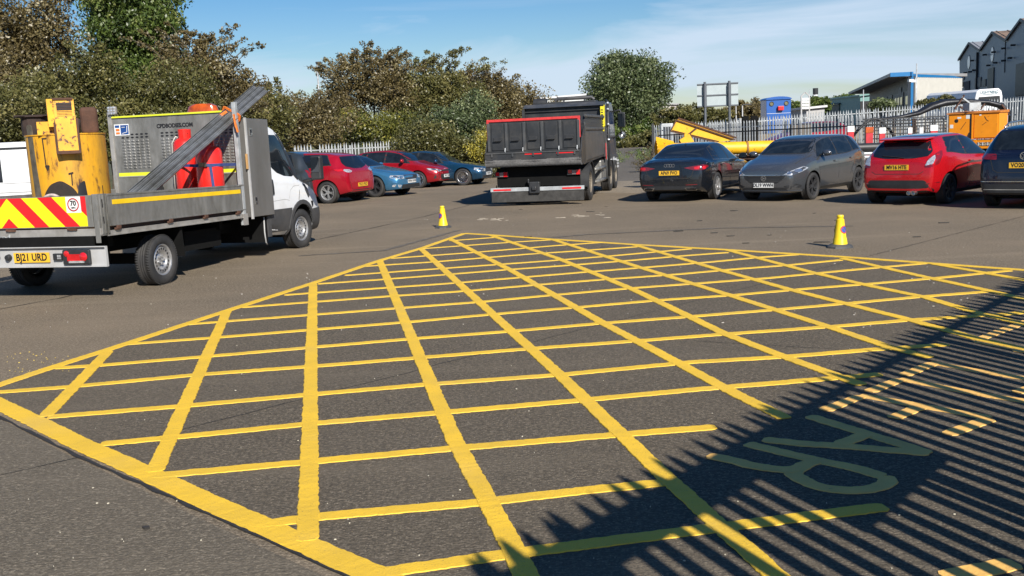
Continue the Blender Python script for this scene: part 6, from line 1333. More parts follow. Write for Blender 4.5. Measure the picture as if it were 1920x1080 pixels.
# red car on the far side of the fence
D = car('hatch', 'parked_car', (at(1512, 300, 46).x, 46, .42), H(196), RED3, 'red car with bright wheels seen between the pales of the right hand fence', GR, wheel=('spoke', 8, CHROME, True), side_detail=False)
front_of(D, [(-.5, .60), (.5, .60), (.4, .44), (-.4, .44)], [(.44, .6), (.74, .74), (.80, .66), (.6, .58)], '', .42, [(-.6, .25), (.6, .25), (.6, .30), (-.6, .30)])
b = MB(); b.box(-2.3, 2.3, -1.0, 1.0, .30, .42); me = b.mesh('x', GREYP); o = link('car_trailer', me, None, (at(1512, 300, 46).x, 46, 0), (0, 0, H(16))); tag(o, 'low flat trailer under the red car beyond the fence', 'trailer')
b = MB()
for x in (-.5, .5):
    for y in (-.95, .95): b.lathe([(.001, -.08), (.28, -.08), (.28, .08), (.001, .08)], c=(x, y, .28), axis='y', n=18)
b.build('trailer_wheel', RUB, o)

# ------------------------------------------------------------------ signs, lamps and far objects
Y = 58
p0, p1 = at(1307, 157, Y), at(1384, 200, Y); r = root('road_sign', ((p0.x + p1.x) / 2, Y, 0), -.06, 'back of a large pale grey road sign on two tall grey posts', 'sign'); w_ = (p1.x - p0.x) / 2
zt, zb2 = at(1345, 156, Y).z, at(1345, 200, Y).z
SGP = mat('sign_post_grey', (.12, .13, .145), .5, .3, .1, 3)
SG = mat('sign_back_grey', (.36, .41, .42), .5, .1, .06, 3)
b = MB(); b.box(-w_, w_, -.0, .01, zb2, zt); b.build('sign_panel', SG, r)
for z in (zt - .03, (zt + zb2) / 2, zb2 + .05): b = MB(); b.box(-w_, w_, -.05, -.004, z - .035, z + .035); b.build('sign_rail', SGP, r)
for x in (-w_ * .63, w_ * .55): b = MB(); b.lathe([(.075, 0), (.075, zt + .1)], c=(x, -.13, 0), n=14); b.lathe([(.10, zb2 - .0), (.10, zt - .1)], c=(x, -.13, 0), n=14); b.build('post', SGP, r, smooth=True)
# blue engine cab
Y = 70; p0, p1 = at(1437, 187, Y), at(1483, 187, Y); w_ = (p1.x - p0.x) / 2; zt = p0.z
r = root('blue_engine_cab', ((p0.x + p1.x) / 2, Y, 0), .0, 'bright blue engine cab with two round windows and a red box, above the far fence', 'engine cab')
arch = [(-w_, 0), (w_, 0), (w_, zt - .05)] + [(w_ * math.cos(a), zt - .05 + .17 * math.sin(a)) for a in [PI * k / 10 for k in range(11)]][1:-1] + [(-w_, zt - .05)]
BLU = mat('engine_blue', (.010, .085, .33), .4, 0, .06, 2, coat=.3)
b = MB(); b.prism(arch, 0, 1.6, 'y'); b.build('cab_body', BLU, r, bevel=.02)
b = MB(); b.prism([(-w_ - .05, zt - .02)] + [((w_ + .05) * math.cos(a), zt + .0 + .19 * math.sin(a)) for a in [PI - PI * k / 10 for k in range(11)]] + [(w_ + .05, zt - .02)], -.08, 1.7, 'y'); b.build('roof', BLU, r)
for x in (-w_ * .58, w_ * .62):
    b = MB(); b.lathe([(.12, 0), (.12, -.05), (.16, -.05), (.16, 0)], c=(x, 0, zt - .30), axis='y', n=22, closed=True); f_ = b.build('window_rim', BLACKP, r); b = MB(); b.lathe([(.125, -.02), (.001, -.02)], c=(x, 0, zt - .30), axis='y', n=22); b.build('round_window', mat('dusty_glass', (.16, .15, .08), .3), f_)
b = MB(); b.box(-.10, .30, -.25, 0, zt - .78, zt - .48); b.build('red_box', REDS, r, bevel=.03); b = MB(); b.box(-w_ + .03, w_ - .03, -.012, -.001, zt - .98, zt - .96); b.build('lining', PLATEW, r)
# totem with white panels
Y = 95; px0, px1 = at(1503, 173, Y), at(1518, 173, Y); w_ = (px1.x - px0.x) / 2; r = root('totem_sign', ((px0.x + px1.x) / 2, Y, 0), 0, 'white slatted totem sign with a pointed open frame, right of the blue engine cab', 'sign')
z0_, z1_, z2_ = at(1510, 205, Y).z, at(1510, 183, Y).z, at(1510, 173, Y).z
for k in range(4): b = MB(); h_ = (z1_ - z0_) / 4; b.box(-w_ * .85, w_ * .85, 0, .3, z0_ + k * h_ + .03, z0_ + (k + 1) * h_ - .03); b.build('panel', WHITE, r)
b = MB(); b.bar((-w_, .1, 0), (-w_, .1, z1_ + .15), .12); b.bar((w_, .1, 0), (w_, .1, z1_ + .15), .12); b.bar((-w_, .1, z1_ + .15), (0, .1, z2_), .10); b.bar((w_, .1, z1_ + .15), (0, .1, z2_), .10); b.build('frame', WHITE2, r)
def mast(name, px, ytop, Y, rad, label, cat, m=GALV, head=None, cap=None):
    p = at(px, ytop, Y); r = root(name, (p.x, Y, 0), 0, label, cat); b = MB(); b.tube([(0, 0, 0), (0, 0, p.z)], [rad * 1.3, rad], 10); b.build('shaft', m, r, smooth=True)
    if head: b = MB(); b.box(*head[:2], -.12, .12, p.z - .02, p.z + head[2]); b.build('lamp_head', BLACKP, r, bevel=.02)
    if cap: b = MB(); b.tube([(0, 0, p.z - cap), (0, 0, p.z + .1)], rad * 1.25, 12); b.build('cap', BLACKP, r)
    return r
mast('street_lamp', 594, 119, 62, .05, 'street lamp with a flat dark head above the hedge behind the parked cars', 'street lamp', head=(-.06, .28, .10))
mast('chimney', 1529, 166, 260, .55, 'tall thin white chimney with a dark top on the far skyline', 'chimney', m=WHITE, cap=1.5)
mast('antenna_pole', 1719, 119, 84, .05, 'thin pole with a pale ball on the pale end of the blue edged building', 'pole', m=GALV)
for px, yt_, Y, lab in ((1419, 190, 120, 'thin grey pole just left of the blue engine cab'), (1518, 168, 150, 'dark mast behind the white totem sign'), (1549, 180, 200, 'short mast right of the chimney'), (1482, 182, 120, 'thin pole just right of the blue engine cab'), (1619, 168, 80, 'pale lamp column at the left corner of the blue edged building')):
    mast('mast', px, yt_, Y, .04 * Y / 90, lab, 'mast')
mast('street_lamp', 1392, 197, 90, .05, 'small pale street lamp right of the large sign back', 'street lamp', m=WHITE2, head=(0, .8, .08)); mast('street_lamp', 1380, 199, 100, .05, 'small pale street lamp column under the large sign back', 'street lamp', m=WHITE2)

# terrace on which the industrial buildings stand
b = MB(); b.add([(13, 61.5, -.03), (80, 55, -.03), (120, 300, -.03), (30, 300, -.03), (13, 63, 1.25), (80, 57, 1.25), (120, 300, 1.25), (30, 300, 1.25)], [(4, 5, 6, 7), (0, 1, 5, 4), (1, 2, 6, 5), (3, 0, 4, 7)]); o = b.build('raised_yard', ASPH_OLD); o['kind'] = 'structure'
# white delivery van on the terrace
Y = 66; c0, c1, cs = at(1829, 168, Y), at(1881, 168, Y), at(1808, 175, Y)
r = root('delivery_van', (c0.x, Y, 1.25), .0, 'white delivery van with LIGHTNING lettering above its rear window, beyond the far fence', 'van')
w_ = c1.x - c0.x; zt = c0.z - 1.25
b = MB(); sec = [(0, .35), (0.02, zt - .55), (.10, zt - .16), (.28, zt), (w_ - .28, zt + .03), (w_ - .10, zt - .14), (w_ - .02, zt - .5), (w_, .35)]
b.prism(sec, 0, 4.8, 'y'); b.v = [(x - (y * .27 if y > 1 else 0), y, z) for x, y, z in b.v]; b.build('body', WHITE, r, bevel=.05)
b = MB(); b.prism([(.16, zt - 1.1), (.22, zt - .50), (w_ - .22, zt - .46), (w_ - .16, zt - 1.06)], -.02, -.005, 'y'); b.build('rear_window', GLASS, r)
b = MB(); b.bar((.45, -.012, zt - .36), (w_ - .4, -.012, zt - .33), .006, .03); b.build('underline', mat('lettering_teal', (.02, .10, .13), .4), r)
text('van_lettering', 'LIGHTNING', .26, (w_ / 2, -.012, zt - .21), (0, -1, 0), r, bold=.004, extrude=.002, mat_=mat('lettering_teal', (.02, .10, .13), .4), sx=.85)
b = MB(); b.prism([(-.010, zt - 1.0), (-.010, zt - .55), (-.9, zt - .55), (-.9, zt - 1.0)], .6, .61, 'y'); 
b = MB(); b.add([(-.012, .3, zt - 1.15), (-.012, .3, zt - .62), (-1.15, 4.4, zt - .62), (-1.15, 4.4, zt - 1.15)], [(0, 1, 2, 3)]); b.build('side_glass', GLASS2, r)
for y in (.7, 4.0):
    b = MB(); b.lathe([(.001, -.1), (.34, -.1), (.34, .1), (.001, .1)], c=(.1 - y * .27, y, .34), axis='x', n=20); b.build('wheel', RUB, r); b = MB(); b.lathe([(.001, -.1), (.34, -.1), (.34, .1), (.001, .1)], c=(w_ - .1 - y * .27, y, .34), axis='x', n=20); b.build('wheel', RUB, r)

# ------------------------------------------------------------------ buildings
def wallbox(px, Y): return at(px, 200, Y).x
CORR = mat('corrugated_cream', (.42, .41, .37), .5, .1, .06, 2); DARKC = mat('cladding_dark', (.045, .052, .062), .5, .2, .08, 1.5); DARKC2 = mat('cladding_grey', (.20, .22, .245), .5, .2, .08, .8)
BTRIM = mat('trim_blue', (.015, .15, .36), .4, .1, .06, 2); ROOFG = mat('roof_sheet_grey', (.33, .33, .33), .5, .3, .12, 1); ROOFR = mat('roof_sheet_rusty', (.27, .19, .13), .6, .2, .35, .6, rust=.3, rustcol=(.25, .10, .04), rscale=1.2); PANEL = mat('panel_light_grey', (.12, .128, .14), .5, .1, .08, 1)
A = Vector((wallbox(1708, 85), 85)); Bq = Vector((wallbox(1630, 121), 121)); Cq = Vector((wallbox(1802, 92), 92)); hh = at(1708, 142, 85).z
r = root('office_building', (A.x, A.y, 1.25), 0, 'pale corrugated unit with a blue roof edge and dark glazed front', 'building')
def wl(P, Q, z0_, z1a, z1b, th, name, m, par, off=0, s0=0, s1=1):
    """wall slab between two plan points, z relative to the terrace"""
    P, Q = Vector((P[0], P[1])) - A, Vector((Q[0], Q[1])) - A; d = (Q - P).normalized(); n = Vector((d.y, -d.x))
    if n.dot(Vector((-.4, -1))) < 0: n = -n
    p = P + (Q - P) * s0 + n * off; q_ = P + (Q - P) * s1 + n * off; b = MB()
    b.hexa([(p.x, p.y, z0_), (q_.x, q_.y, z0_), (q_.x - n.x * th, q_.y - n.y * th, z0_), (p.x - n.x * th, p.y - n.y * th, z0_)], [(p.x, p.y, z1a), (q_.x, q_.y, z1b), (q_.x - n.x * th, q_.y - n.y * th, z1b), (p.x - n.x * th, p.y - n.y * th, z1a)]); return b.build(name, m, par)
Hh = hh - 1.25
wl(A, Bq, 0, Hh, Hh - .25, .3, 'front_wall', DARKC, r); sw = wl(A, Cq, 0, Hh, Hh - .1, .3, 'side_wall', CORR, r)
d2 = (Cq - A).normalized(); n2 = Vector((d2.y, -d2.x)); n2 = n2 if n2.y < 0 else -n2; Lc = (Cq - A).length
b = MB(); k = 0.0
while k < Lc: p = d2 * k + n2 * .03; b.box(p.x - .09, p.x + .09, p.y - .07, p.y + .05, .02, Hh - .12); k += .40
o = b.build('corrugation', CORR, sw); o['kind'] = 'stuff'
wl(A, Cq, Hh - .12, Hh + .14, Hh + .04, .4, 'blue_verge', BTRIM, r, off=.10); wl(A, Bq, 0, Hh + .1, Hh, .2, 'blue_corner', BTRIM, r, off=.06, s0=-.006, s1=.012)
far = Bq + (Cq - A)
b = MB(); a_ = Vector((-1.9, -.2)); P = [A + a_, Bq + Vector((-2.2, 1)), far, Cq + Vector((.5, 0))]
b.hexa([(p.x - A.x, p.y - A.y, Hh + (.02 if i in (0, 3) else -.3)) for i, p in enumerate(P)], [(p.x - A.x, p.y - A.y, Hh + (.28 if i in (0, 3) else -.05)) for i, p in enumerate(P)]); b.build('roof', ROOFG, r)
b = MB(); q0 = A + a_ - A; q1 = Cq + Vector((.5, 0)) - A; b.bar((q0.x, q0.y - .05, Hh + .14), (.0, -.35, Hh + .14), .12, .34); b.build('blue_fascia', BTRIM, r)
for s0, s1, z0_, z1_, m, nm in ((.02, .09, 0, Hh - 1.15, PANEL, 'panel'), (.13, .30, 0, Hh - 1.2, PANEL, 'panel'), (.36, .44, 0, Hh - 1.2, PANEL, 'panel'), (.48, .66, 0, Hh - 1.25, PANEL, 'panel'), (.72, .80, 0, Hh - 1.3, PANEL, 'panel'), (.83, .98, 0, Hh - 1.3, PANEL, 'panel')):
    pn = wl(A, Bq, z0_, z1_, z1_ - .05, .05, nm, m, r, off=.06, s0=s0, s1=s1)
    n = max(1, int((s1 - s0) / .055))
    for k in range(n): a0 = s0 + (s1 - s0) * (k + .15) / n; a1 = s0 + (s1 - s0) * (k + .8) / n; wl(A, Bq, Hh - 3.2, Hh - 1.6, Hh - 1.65, .03, 'window', GLASS, pn, off=.10, s0=a0, s1=a1)
b = MB(); dd = (Bq - A).normalized(); p = dd * 6.5; b.add([(p.x - .12, p.y - .2, Hh - 1.55), (p.x - .12 + dd.x * 1.3, p.y + dd.y * 1.3, Hh - 1.57), (p.x - .12 + dd.x * 1.3, p.y + dd.y * 1.3, Hh - .75), (p.x - .12, p.y - .2, Hh - .72)], [(0, 1, 2, 3)]); b.build('logo_panel', PANEL, r)
for px, y in ((1707, 151), (1711, 152)):
    pp = at(px, y, 84.2); b = MB(); b.box(-.18, .18, -.2, .2, -.1, .1); me = b.mesh('x', WHITE); link('security_camera', me, r, (pp.x - A.x, pp.y - A.y, pp.z - 1.25))
# green and distant sheds
def shed(name, x0_, x1_, yt0, yt1, Y, dep, m, rm, label, ridge=.0, base=0):
    a, b_ = at(x0_, yt0, Y), at(x1_, yt1, Y); r = root(name, (a.x, Y, base), 0, label, 'building'); W_ = b_.x - a.x; za, zb3 = a.z - base, b_.z - base
    b = MB(); b.prism([(0, 0), (W_, 0), (W_, zb3), (W_ / 2, (za + zb3) / 2 + ridge), (0, za)], 0, dep, 'y'); b.build('wall', m, r)
    b = MB(); b.hexa([(-.2, -.3, za - .05), (W_ / 2, -.3, (za + zb3) / 2 + ridge - .05), (W_ / 2, dep + .3, (za + zb3) / 2 + ridge - .05), (-.2, dep + .3, za - .05)], [(-.2, -.3, za + .15), (W_ / 2, -.3, (za + zb3) / 2 + ridge + .15), (W_ / 2, dep + .3, (za + zb3) / 2 + ridge + .15), (-.2, dep + .3, za + .15)])
    b.hexa([(W_ / 2, -.3, (za + zb3) / 2 + ridge - .05), (W_ + .2, -.3, zb3 - .05), (W_ + .2, dep + .3, zb3 - .05), (W_ / 2, dep + .3, (za + zb3) / 2 + ridge - .05)], [(W_ / 2, -.3, (za + zb3) / 2 + ridge + .15), (W_ + .2, -.3, zb3 + .15), (W_ + .2, dep + .3, zb3 + .15), (W_ / 2, dep + .3, (za + zb3) / 2 + ridge + .15)]); b.build('roof', rm, r); return r
TG = mat('cladding_green_dark', (.035, .06, .06), .5, .1, .1, 1); LG = mat('cladding_green_light', (.16, .30, .28), .5, .1, .06, 1)
rs = shed('green_shed', 1573, 1613, 196, 182, 140, 20, TG, TG, 'dark green industrial shed left of the blue edged building'); rs = shed('green_shed', 1613, 1632, 180, 177, 132, 20, LG, LG, 'pale green shed end just left of the blue edged building')
b = MB(); b.box(.0, 1.35, -.05, -.01, 0, at(1613, 190, 132).z); b.build('dark_door', INK, rs)
shed('white_unit', 1545, 1572, 196, 193, 240, 20, WHITE2, mat('roof_white', (.6, .6, .6), .5), 'low white roofed unit on the skyline right of the chimney', ridge=.3)
shed('white_unit', 1010, 1096, 186, 178, 120, 25, mat('far_white_wall', (.62, .62, .60), .6), mat('roof_white', (.6, .6, .6), .5), 'long white roofed warehouse behind the roof of the tipper truck', ridge=.0)
shed('grey_shed', 1232, 1272, 195, 196, 150, 20, mat('far_grey', (.40, .36, .33), .7, 0, .2, .5), ROOFG, 'pale low shed between the round tree and the sign')
shed('grey_shed', 1512, 1546, 204, 200, 100, 12, WHITE2, mat('roof_white', (.6, .6, .6), .5), 'low pale lean-to roof behind the white totem sign')
# three gabled dark grey sheds
U0 = Vector((63.2, 136.0)); U1 = Vector((54.0, 104.5)); du = (U1 - U0).normalized(); nn_ = Vector((-du.y, du.x)); nn_ = nn_ if nn_.x > 0 else -nn_
def onfac(px, y):
    d = ray(px, y); nrm2 = nn_; k = (U0.x * nrm2.x + U0.y * nrm2.y - 0) / (d.x * nrm2.x + d.y * nrm2.y); p = CPOS + d * k
    return (Vector((p.x, p.y)) - U0).dot(du), p.z
r = root('gabled_warehouse', (U0.x, U0.y, 0), math.atan2(du.y, du.x), 'dark grey warehouse with a sawtooth row of gables at the top right', 'building')
fac = [(1799, 245), (1799, 113), (1819, 81), (1839, 95), (1863, 61), (1888, 76), (1917, 37), (1950, 60), (1990, 5), (1990, 245)]
pf = [onfac(*p) for p in fac]; pf[0] = (pf[0][0], 1.2); pf[-1] = (pf[-1][0], 1.2)
sgn = 1 if Vector((-du.y, du.x)).dot(nn_) > 0 else -1
b = MB(); b.prism(pf, 0, sgn * .4, 'y'); b.build('gable_wall', DARKC2, r)
def roofp(p, q_, m, name='roof'):
    b = MB(); D_ = sgn * 30; b.hexa([(p[0], -sgn * .15, p[1]), (q_[0], -sgn * .15, q_[1]), (q_[0], D_, q_[1]), (p[0], D_, p[1])], [(p[0], -sgn * .15, p[1] + .14), (q_[0], -sgn * .15, q_[1] + .14), (q_[0], D_, q_[1] + .14), (p[0], D_, p[1] + .14)]); o = b.build(name, m, r)
    b = MB(); n = int(abs(D_) / 1.2)
    for k in range(n): y = sgn * (k * 1.2 + .3); b.bar((p[0], y, p[1] + .17), (q_[0], y, q_[1] + .17), .10, .08)
    o2 = b.build('roof_ribs', m, o); o2['kind'] = 'stuff'
for i, m in ((1, ROOFG), (2, ROOFG), (3, ROOFG), (4, ROOFR), (5, ROOFG), (6, ROOFR), (7, ROOFG)): roofp(pf[i], pf[i + 1], m)
for i in range(1, 8): b = MB(); p, q_ = pf[i], pf[i + 1]; b.bar((p[0], -sgn * .2, p[1] + .02), (q_[0], -sgn * .2, q_[1] + .02), .12, .28); b.build('verge_trim', INK, r)
for px, yc, hx, hy in ((1817, 117, 2.4, 12), (1861, 102, 2.8, 13.5)):
    u, z = onfac(px, yc); u2, z2 = onfac(px, yc - hy); u3, _ = onfac(px + hx, yc); rx_, rz_ = abs(u3 - u), abs(z2 - z); b = MB(); b.lathe([(1, 0), (.001, 0)], axis='y', n=26); b.lathe([(1.08, 0), (1.08, .02), (1, .02)], axis='y', n=26, mi=1)
    b.v = [(u + x * rx_, -sgn * .06 + y * 0, z + zz * rz_) for x, y, zz in b.v]; b.build('oval_window', [mat('pale_glass', (.32, .36, .38), .2), DARKC], r)
for name, x0_, x1_, y0_, y1_, m in (('door_opening', 1852.5, 1865, 126, 175, INK), ('door_opening', 1905, 1935, 113, 180, INK), ('door_opening', 1810, 1819, 151, 175, mat('dark_red_brown', (.03, .012, .01), .7)), ('window', 1800, 1803, 154, 166, GLASS), ('window', 1805, 1808, 153, 165, GLASS), ('panel', 1800, 1809, 141, 152, PANEL), ('dark_unit', 1829, 1841, 144, 165, mat('dark_blue_panel', (.02, .028, .045), .5)), ('panel', 1842, 1850, 148, 163, DARKC)):
    (u0, z0_), (u1, z1_) = onfac(x0_, y1_), onfac(x1_, y0_); b = MB(); b.box(min(u0, u1), max(u0, u1), *sorted((-sgn * .03, -sgn * .12)), max(1.2, z0_), z1_); b.build(name, m, r)
for px, y in ((1828, 113), (1852, 102), (1869, 97), (1888, 90), (1906, 84), (1815, 136), (1824, 134), (1832, 131), (1859, 122), (1872, 117), (1888, 113), (1900, 108)):
    u, z = onfac(px, y); b = MB(); b.box(u - .12, u + .12, *sorted((-sgn * .6, -sgn * .1)), z - .12, z + .08); b.build('wall_lamp', INK, r)
b = MB(); u, z = onfac(1835, 98); b.bar((u, -sgn * .1, 1.3), (u, -sgn * .1, z), .35, .2); b.build('downpipe', INK, r)
b = MB(); u, z = onfac(1887, 78); b.bar((u - .3, -sgn * .05, 6.5), (u - .3, -sgn * .05, z), .08, .06); b.build('wall_joint', DARKC, r)
# ------------------------------------------------------------------ vegetation
def leafmat(name, ramp, trans=0.3):
    m = bpy.data.materials.new(name); m.use_nodes = True; t = m.node_tree; t.nodes.clear(); o = N(t, 'ShaderNodeOutputMaterial')
    a = N(t, 'ShaderNodeAttribute'); a.attribute_name = 'tone'; r = N(t, 'ShaderNodeValToRGB'); cr = r.color_ramp
    while len(cr.elements) < len(ramp): cr.elements.new(.5)
    for e, (p, c) in zip(cr.elements, ramp): e.position = p; e.color = (*c, 1)
    L(t, a.outputs['Fac'], r.inputs[0]); d = N(t, 'ShaderNodeBsdfPrincipled'); d.inputs['Roughness'].default_value = .42; d.inputs['Specular IOR Level'].default_value = .55; L(t, r.outputs[0], d.inputs['Base Color'])
    tr = N(t, 'ShaderNodeBsdfTranslucent'); L(t, r.outputs[0], tr.inputs[0]); mx_ = N(t, 'ShaderNodeMixShader'); mx_.inputs[0].default_value = trans; L(t, d.outputs[0], mx_.inputs[1]); L(t, tr.outputs[0], mx_.inputs[2]); L(t, mx_.outputs[0], o.inputs[0]); return m
OLIVE = leafmat('leaf_olive', [(0, (0.044, 0.048, 0.015)), (.35, (0.100, 0.100, 0.030)), (.7, (0.165, 0.153, 0.048)), (1, (0.30, 0.26, 0.10))])
BROWNL = leafmat('leaf_autumn', [(0, (0.060, 0.050, 0.020)), (.35, (0.122, 0.094, 0.038)), (.6, (0.170, 0.130, 0.050)), (.85, (0.234, 0.196, 0.085)), (1, (0.386, 0.331, 0.199))])
GREENL = leafmat('leaf_green', [(0, (0.032, 0.054, 0.012)), (.4, (0.075, 0.115, 0.024)), (.75, (0.140, 0.188, 0.040)), (1, (0.27, 0.29, 0.10))])
YELG = leafmat('leaf_yellow_green', [(0, (0.062, 0.075, 0.017)), (.4, (0.131, 0.138, 0.028)), (.75, (0.220, 0.211, 0.043)), (1, (0.468, 0.391, 0.057))])
WILLOW = leafmat('leaf_grey_green', [(0, (0.055, 0.078, 0.031)), (.4, (0.103, 0.135, 0.057)), (.75, (0.179, 0.211, 0.092)), (1, (0.331, 0.361, 0.185))])
def foliage(name, parent, org, clumps, per, leaf, m, seed, sig, droop=0.0, tonejit=.13):
    rg = np.random.default_rng(seed); C = np.array([c[:3] for c in clumps], np.float32); T = np.array([c[3] for c in clumps], np.float32); S_ = np.array([c[4] for c in clumps], np.float32)
    cnt = np.where(S_ < 0, max(6, per // 9), per); S_ = np.abs(S_); idx = np.repeat(np.arange(len(C)), cnt); n = len(idx)
    d = rg.normal(size=(n, 3)).astype(np.float32); dl = np.linalg.norm(d, axis=1); d = d * (np.minimum(dl, 1.9) / dl)[:, None]; d = d * (sig * S_[idx])[:, None] * np.array([1, 1, .8]); ctr = C[idx] + d
    if droop: ctr[:, 2] -= np.abs(d[:, 0]) * droop
    a = rg.normal(size=(n, 3)); a[:, 2] -= droop * 1.5; a /= np.linalg.norm(a, axis=1)[:, None]; nr = rg.normal(size=(n, 3)); nr[:, 2] += .7; nr[:, 1] -= .3; bb = np.cross(a, nr); bb /= np.linalg.norm(bb, axis=1)[:, None] + 1e-6
    s = leaf * rg.uniform(.55, 1.3, n)[:, None]; v = np.empty((n, 4, 3), np.float32)
    v[:, 0] = ctr - a * s * .5; v[:, 1] = ctr + bb * s * .27; v[:, 2] = ctr + a * s * .5; v[:, 3] = ctr - bb * s * .27
    v -= np.array(org, np.float32)
    me = bpy.data.meshes.new(name); me.vertices.add(n * 4); me.loops.add(n * 4); me.polygons.add(n)
    me.vertices.foreach_set('co', v.reshape(-1)); me.loops.foreach_set('vertex_index', np.arange(n * 4, dtype=np.int32)); me.polygons.foreach_set('loop_start', np.arange(0, n * 4, 4, dtype=np.int32)); me.polygons.foreach_set('loop_total', np.full(n, 4, np.int32))
    at_ = me.attributes.new('tone', 'FLOAT', 'FACE'); at_.data.foreach_set('value', np.clip(T[idx] + rg.normal(size=n) * tonejit, 0, 1).astype(np.float32))
    me.materials.append(m); me.update(); return link(name, me, parent)
def plant(name, blobs, Y, m, label, cat='bush', group=None, n=60, per=90, leaf=.09, seed=1, sig=.2, sprays=0, droop=0, trunk=True, dep=1.0, base_z=0, spray_len=1.2, tone=.45):
    """blobs: (px, py, rx, ry[, dy]) in picture units at distance Y; gives every plant its own crown and trunk"""
    per = int(per * 1.25); leaf *= 1.22; sig = sig * 1.02; n = int(n * 1.5); spray_len *= .6; rg = random.Random(seed); sc = Y / F_PX; W_ = [(at(b_[0], b_[1], Y + (b_[4] if len(b_) > 4 else 0)), b_[2] * sc, b_[3] * sc) for b_ in blobs]
    g = Vector((sum(w[0].x for w in W_) / len(W_), sum(w[0].y for w in W_) / len(W_), base_z)); r = root(name, g, 0, label, cat, group)
    clumps = []; limbs = []
    tot = sum(w[1] * w[2] for w in W_)
    for c, rx, rz in W_:
        k = max(4, int(n * rx * rz / tot))
        for i in range(k):
            a = rg.uniform(0, 2 * PI); u = rg.uniform(-1, 1); q_ = math.sqrt(1 - u * u); rad = rg.uniform(.10, 1) ** .5 * (1 + .16 * math.sin(3 * a + seed) * q_ + .12 * math.sin(5 * u * 2 + seed * 2))
            p = Vector((c.x + rx * rad * q_ * math.cos(a), c.y + rx * dep * rad * q_ * math.sin(a), c.z + rz * rad * u))
            if p.z < base_z + .15: p.z = base_z + rg.uniform(.15, .6)
            clumps.append((p.x, p.y, p.z, min(1, max(0, tone + rg.gauss(0, .20) + .10 * u)), rg.uniform(.7, 1.3))); limbs.append((c, p))
    b = MB()
    for c, rx, rz in (W_ if trunk else []):
        rt = max(.03, min(.16, rz * .05)); b0 = Vector((g.x + (c.x - g.x) * .55 + rg.uniform(-.2, .2), c.y + rg.uniform(-.2, .2), base_z - .1)); mid = b0.lerp(c, .5) + Vector((rg.uniform(-.2, .2), rg.uniform(-.2, .2), 0)); b.tube([b0 - g, mid - g, c - g], [rt * 1.3, rt, rt * .5], 6)
    for c, p in (limbs[::2]):
        md = c.lerp(p, .5) + Vector((rg.uniform(-.15, .15), rg.uniform(-.15, .15), rg.uniform(-.05, .25))); b.tube([c.lerp(p, .05) - g, md - g, p - g], [.022, .016, .006], 3, caps=False)
    top = sorted(W_, key=lambda w: -(w[0].z + w[2]))[:3]
    for i in range(sprays):
        c, rx, rz = top[i % len(top)]; a = rg.uniform(-.95, .95); s0 = Vector((c.x + a * rx * .8, c.y + rg.uniform(-.5, .5) * rx, c.z + rz * math.sqrt(max(.05, 1 - a * a)) * .75)); ln = spray_len * rg.uniform(.5, 1.3); dx = a * .8 + rg.uniform(-.5, .5)
        pts = [s0 + Vector((dx * ln * t_, rg.uniform(-.06, .06), ln * (t_ * 1.1 - .55 * t_ * t_) )) for t_ in (0, .25, .5, .75, 1)]
        b.tube([q_ - g for q_ in pts], [.016, .012, .009, .006, .003], 3, caps=False)
        for j in range(7):
            t_ = rg.uniform(.1, 1) * 4; k = min(3, int(t_)); q_ = pts[k].lerp(pts[k + 1], t_ - k); clumps.append((q_.x, q_.y, q_.z, min(1, max(0, tone + rg.gauss(0, .15))), -.32))
    if b.v: b.build('trunk', BARK, r)
    foliage('crown', r, g, clumps, per, leaf, m, seed, sig, droop); return r
HG = 'hedge bushes and trees behind the parked vehicles'
PL = plant
PL('hawthorn', [(-20, 70, 90, 120), (40, 130, 90, 110), (90, 60, 60, 90)], 29, BROWNL, 'tall brownish hawthorn at the top left corner', 'tree', HG, 150, 150, .075, 11, .21, 14)
PL('bramble_bush', [(-10, 250, 100, 80), (80, 235, 80, 80)], 26, OLIVE, 'dense olive bush behind the white panel van', 'bush', HG, 120, 150, .075, 12, .2)
PL('ash_tree', [(235, -10, 75, 90), (290, 50, 52, 80), (215, 60, 60, 70), (300, 120, 50, 50), (240, 130, 60, 60)], 33, GREENL, 'tall bright green ash tree with drooping leaves, tallest in the picture', 'tree', HG, 170, 150, .10, 13, .24, 10, droop=.6)
PL('bramble_bush', [(140, 200, 75, 85), (175, 140, 45, 50), (200, 240, 70, 60)], 27, OLIVE, 'olive bush rising behind the tar boiler', 'bush', HG, 120, 150, .075, 14, .2, 6)
PL('hawthorn', [(390, 165, 70, 60), (350, 135, 55, 55), (440, 178, 48, 48), (408, 125, 40, 36)], 30, BROWNL, 'hawthorn with long arching bare twigs left of the open sky', 'tree', HG, 120, 110, .07, 15, .15, 40, spray_len=1.9)
PL('bramble_bush', [(300, 215, 75, 65), (370, 240, 80, 50), (330, 170, 60, 50)], 28, OLIVE, 'olive bush behind the headboard of the flatbed truck', 'bush', HG, 130, 150, .075, 16, .2)
PL('bramble_bush', [(470, 225, 70, 55), (440, 260, 70, 45), (510, 215, 40, 55)], 33, OLIVE, 'green and brown bush behind the truck cab', 'bush', HG, 110, 130, .08, 17, .2, 8, tone=.5)
PL('hawthorn', [(560, 225, 60, 52), (600, 240, 60, 45), (520, 235, 50, 50)], 46, BROWNL, 'low russet hedge left of the twiggy bush', 'bush', HG, 100, 110, .10, 18, .28, 8)
PL('hawthorn', [(650, 180, 50, 60), (700, 150, 48, 45), (740, 165, 45, 55), (630, 220, 50, 50)], 53, BROWNL, 'large twiggy brown hawthorn behind the red hatchbacks', 'tree', HG, 150, 120, .11, 19, .26, 44, spray_len=2.6, tone=.5)
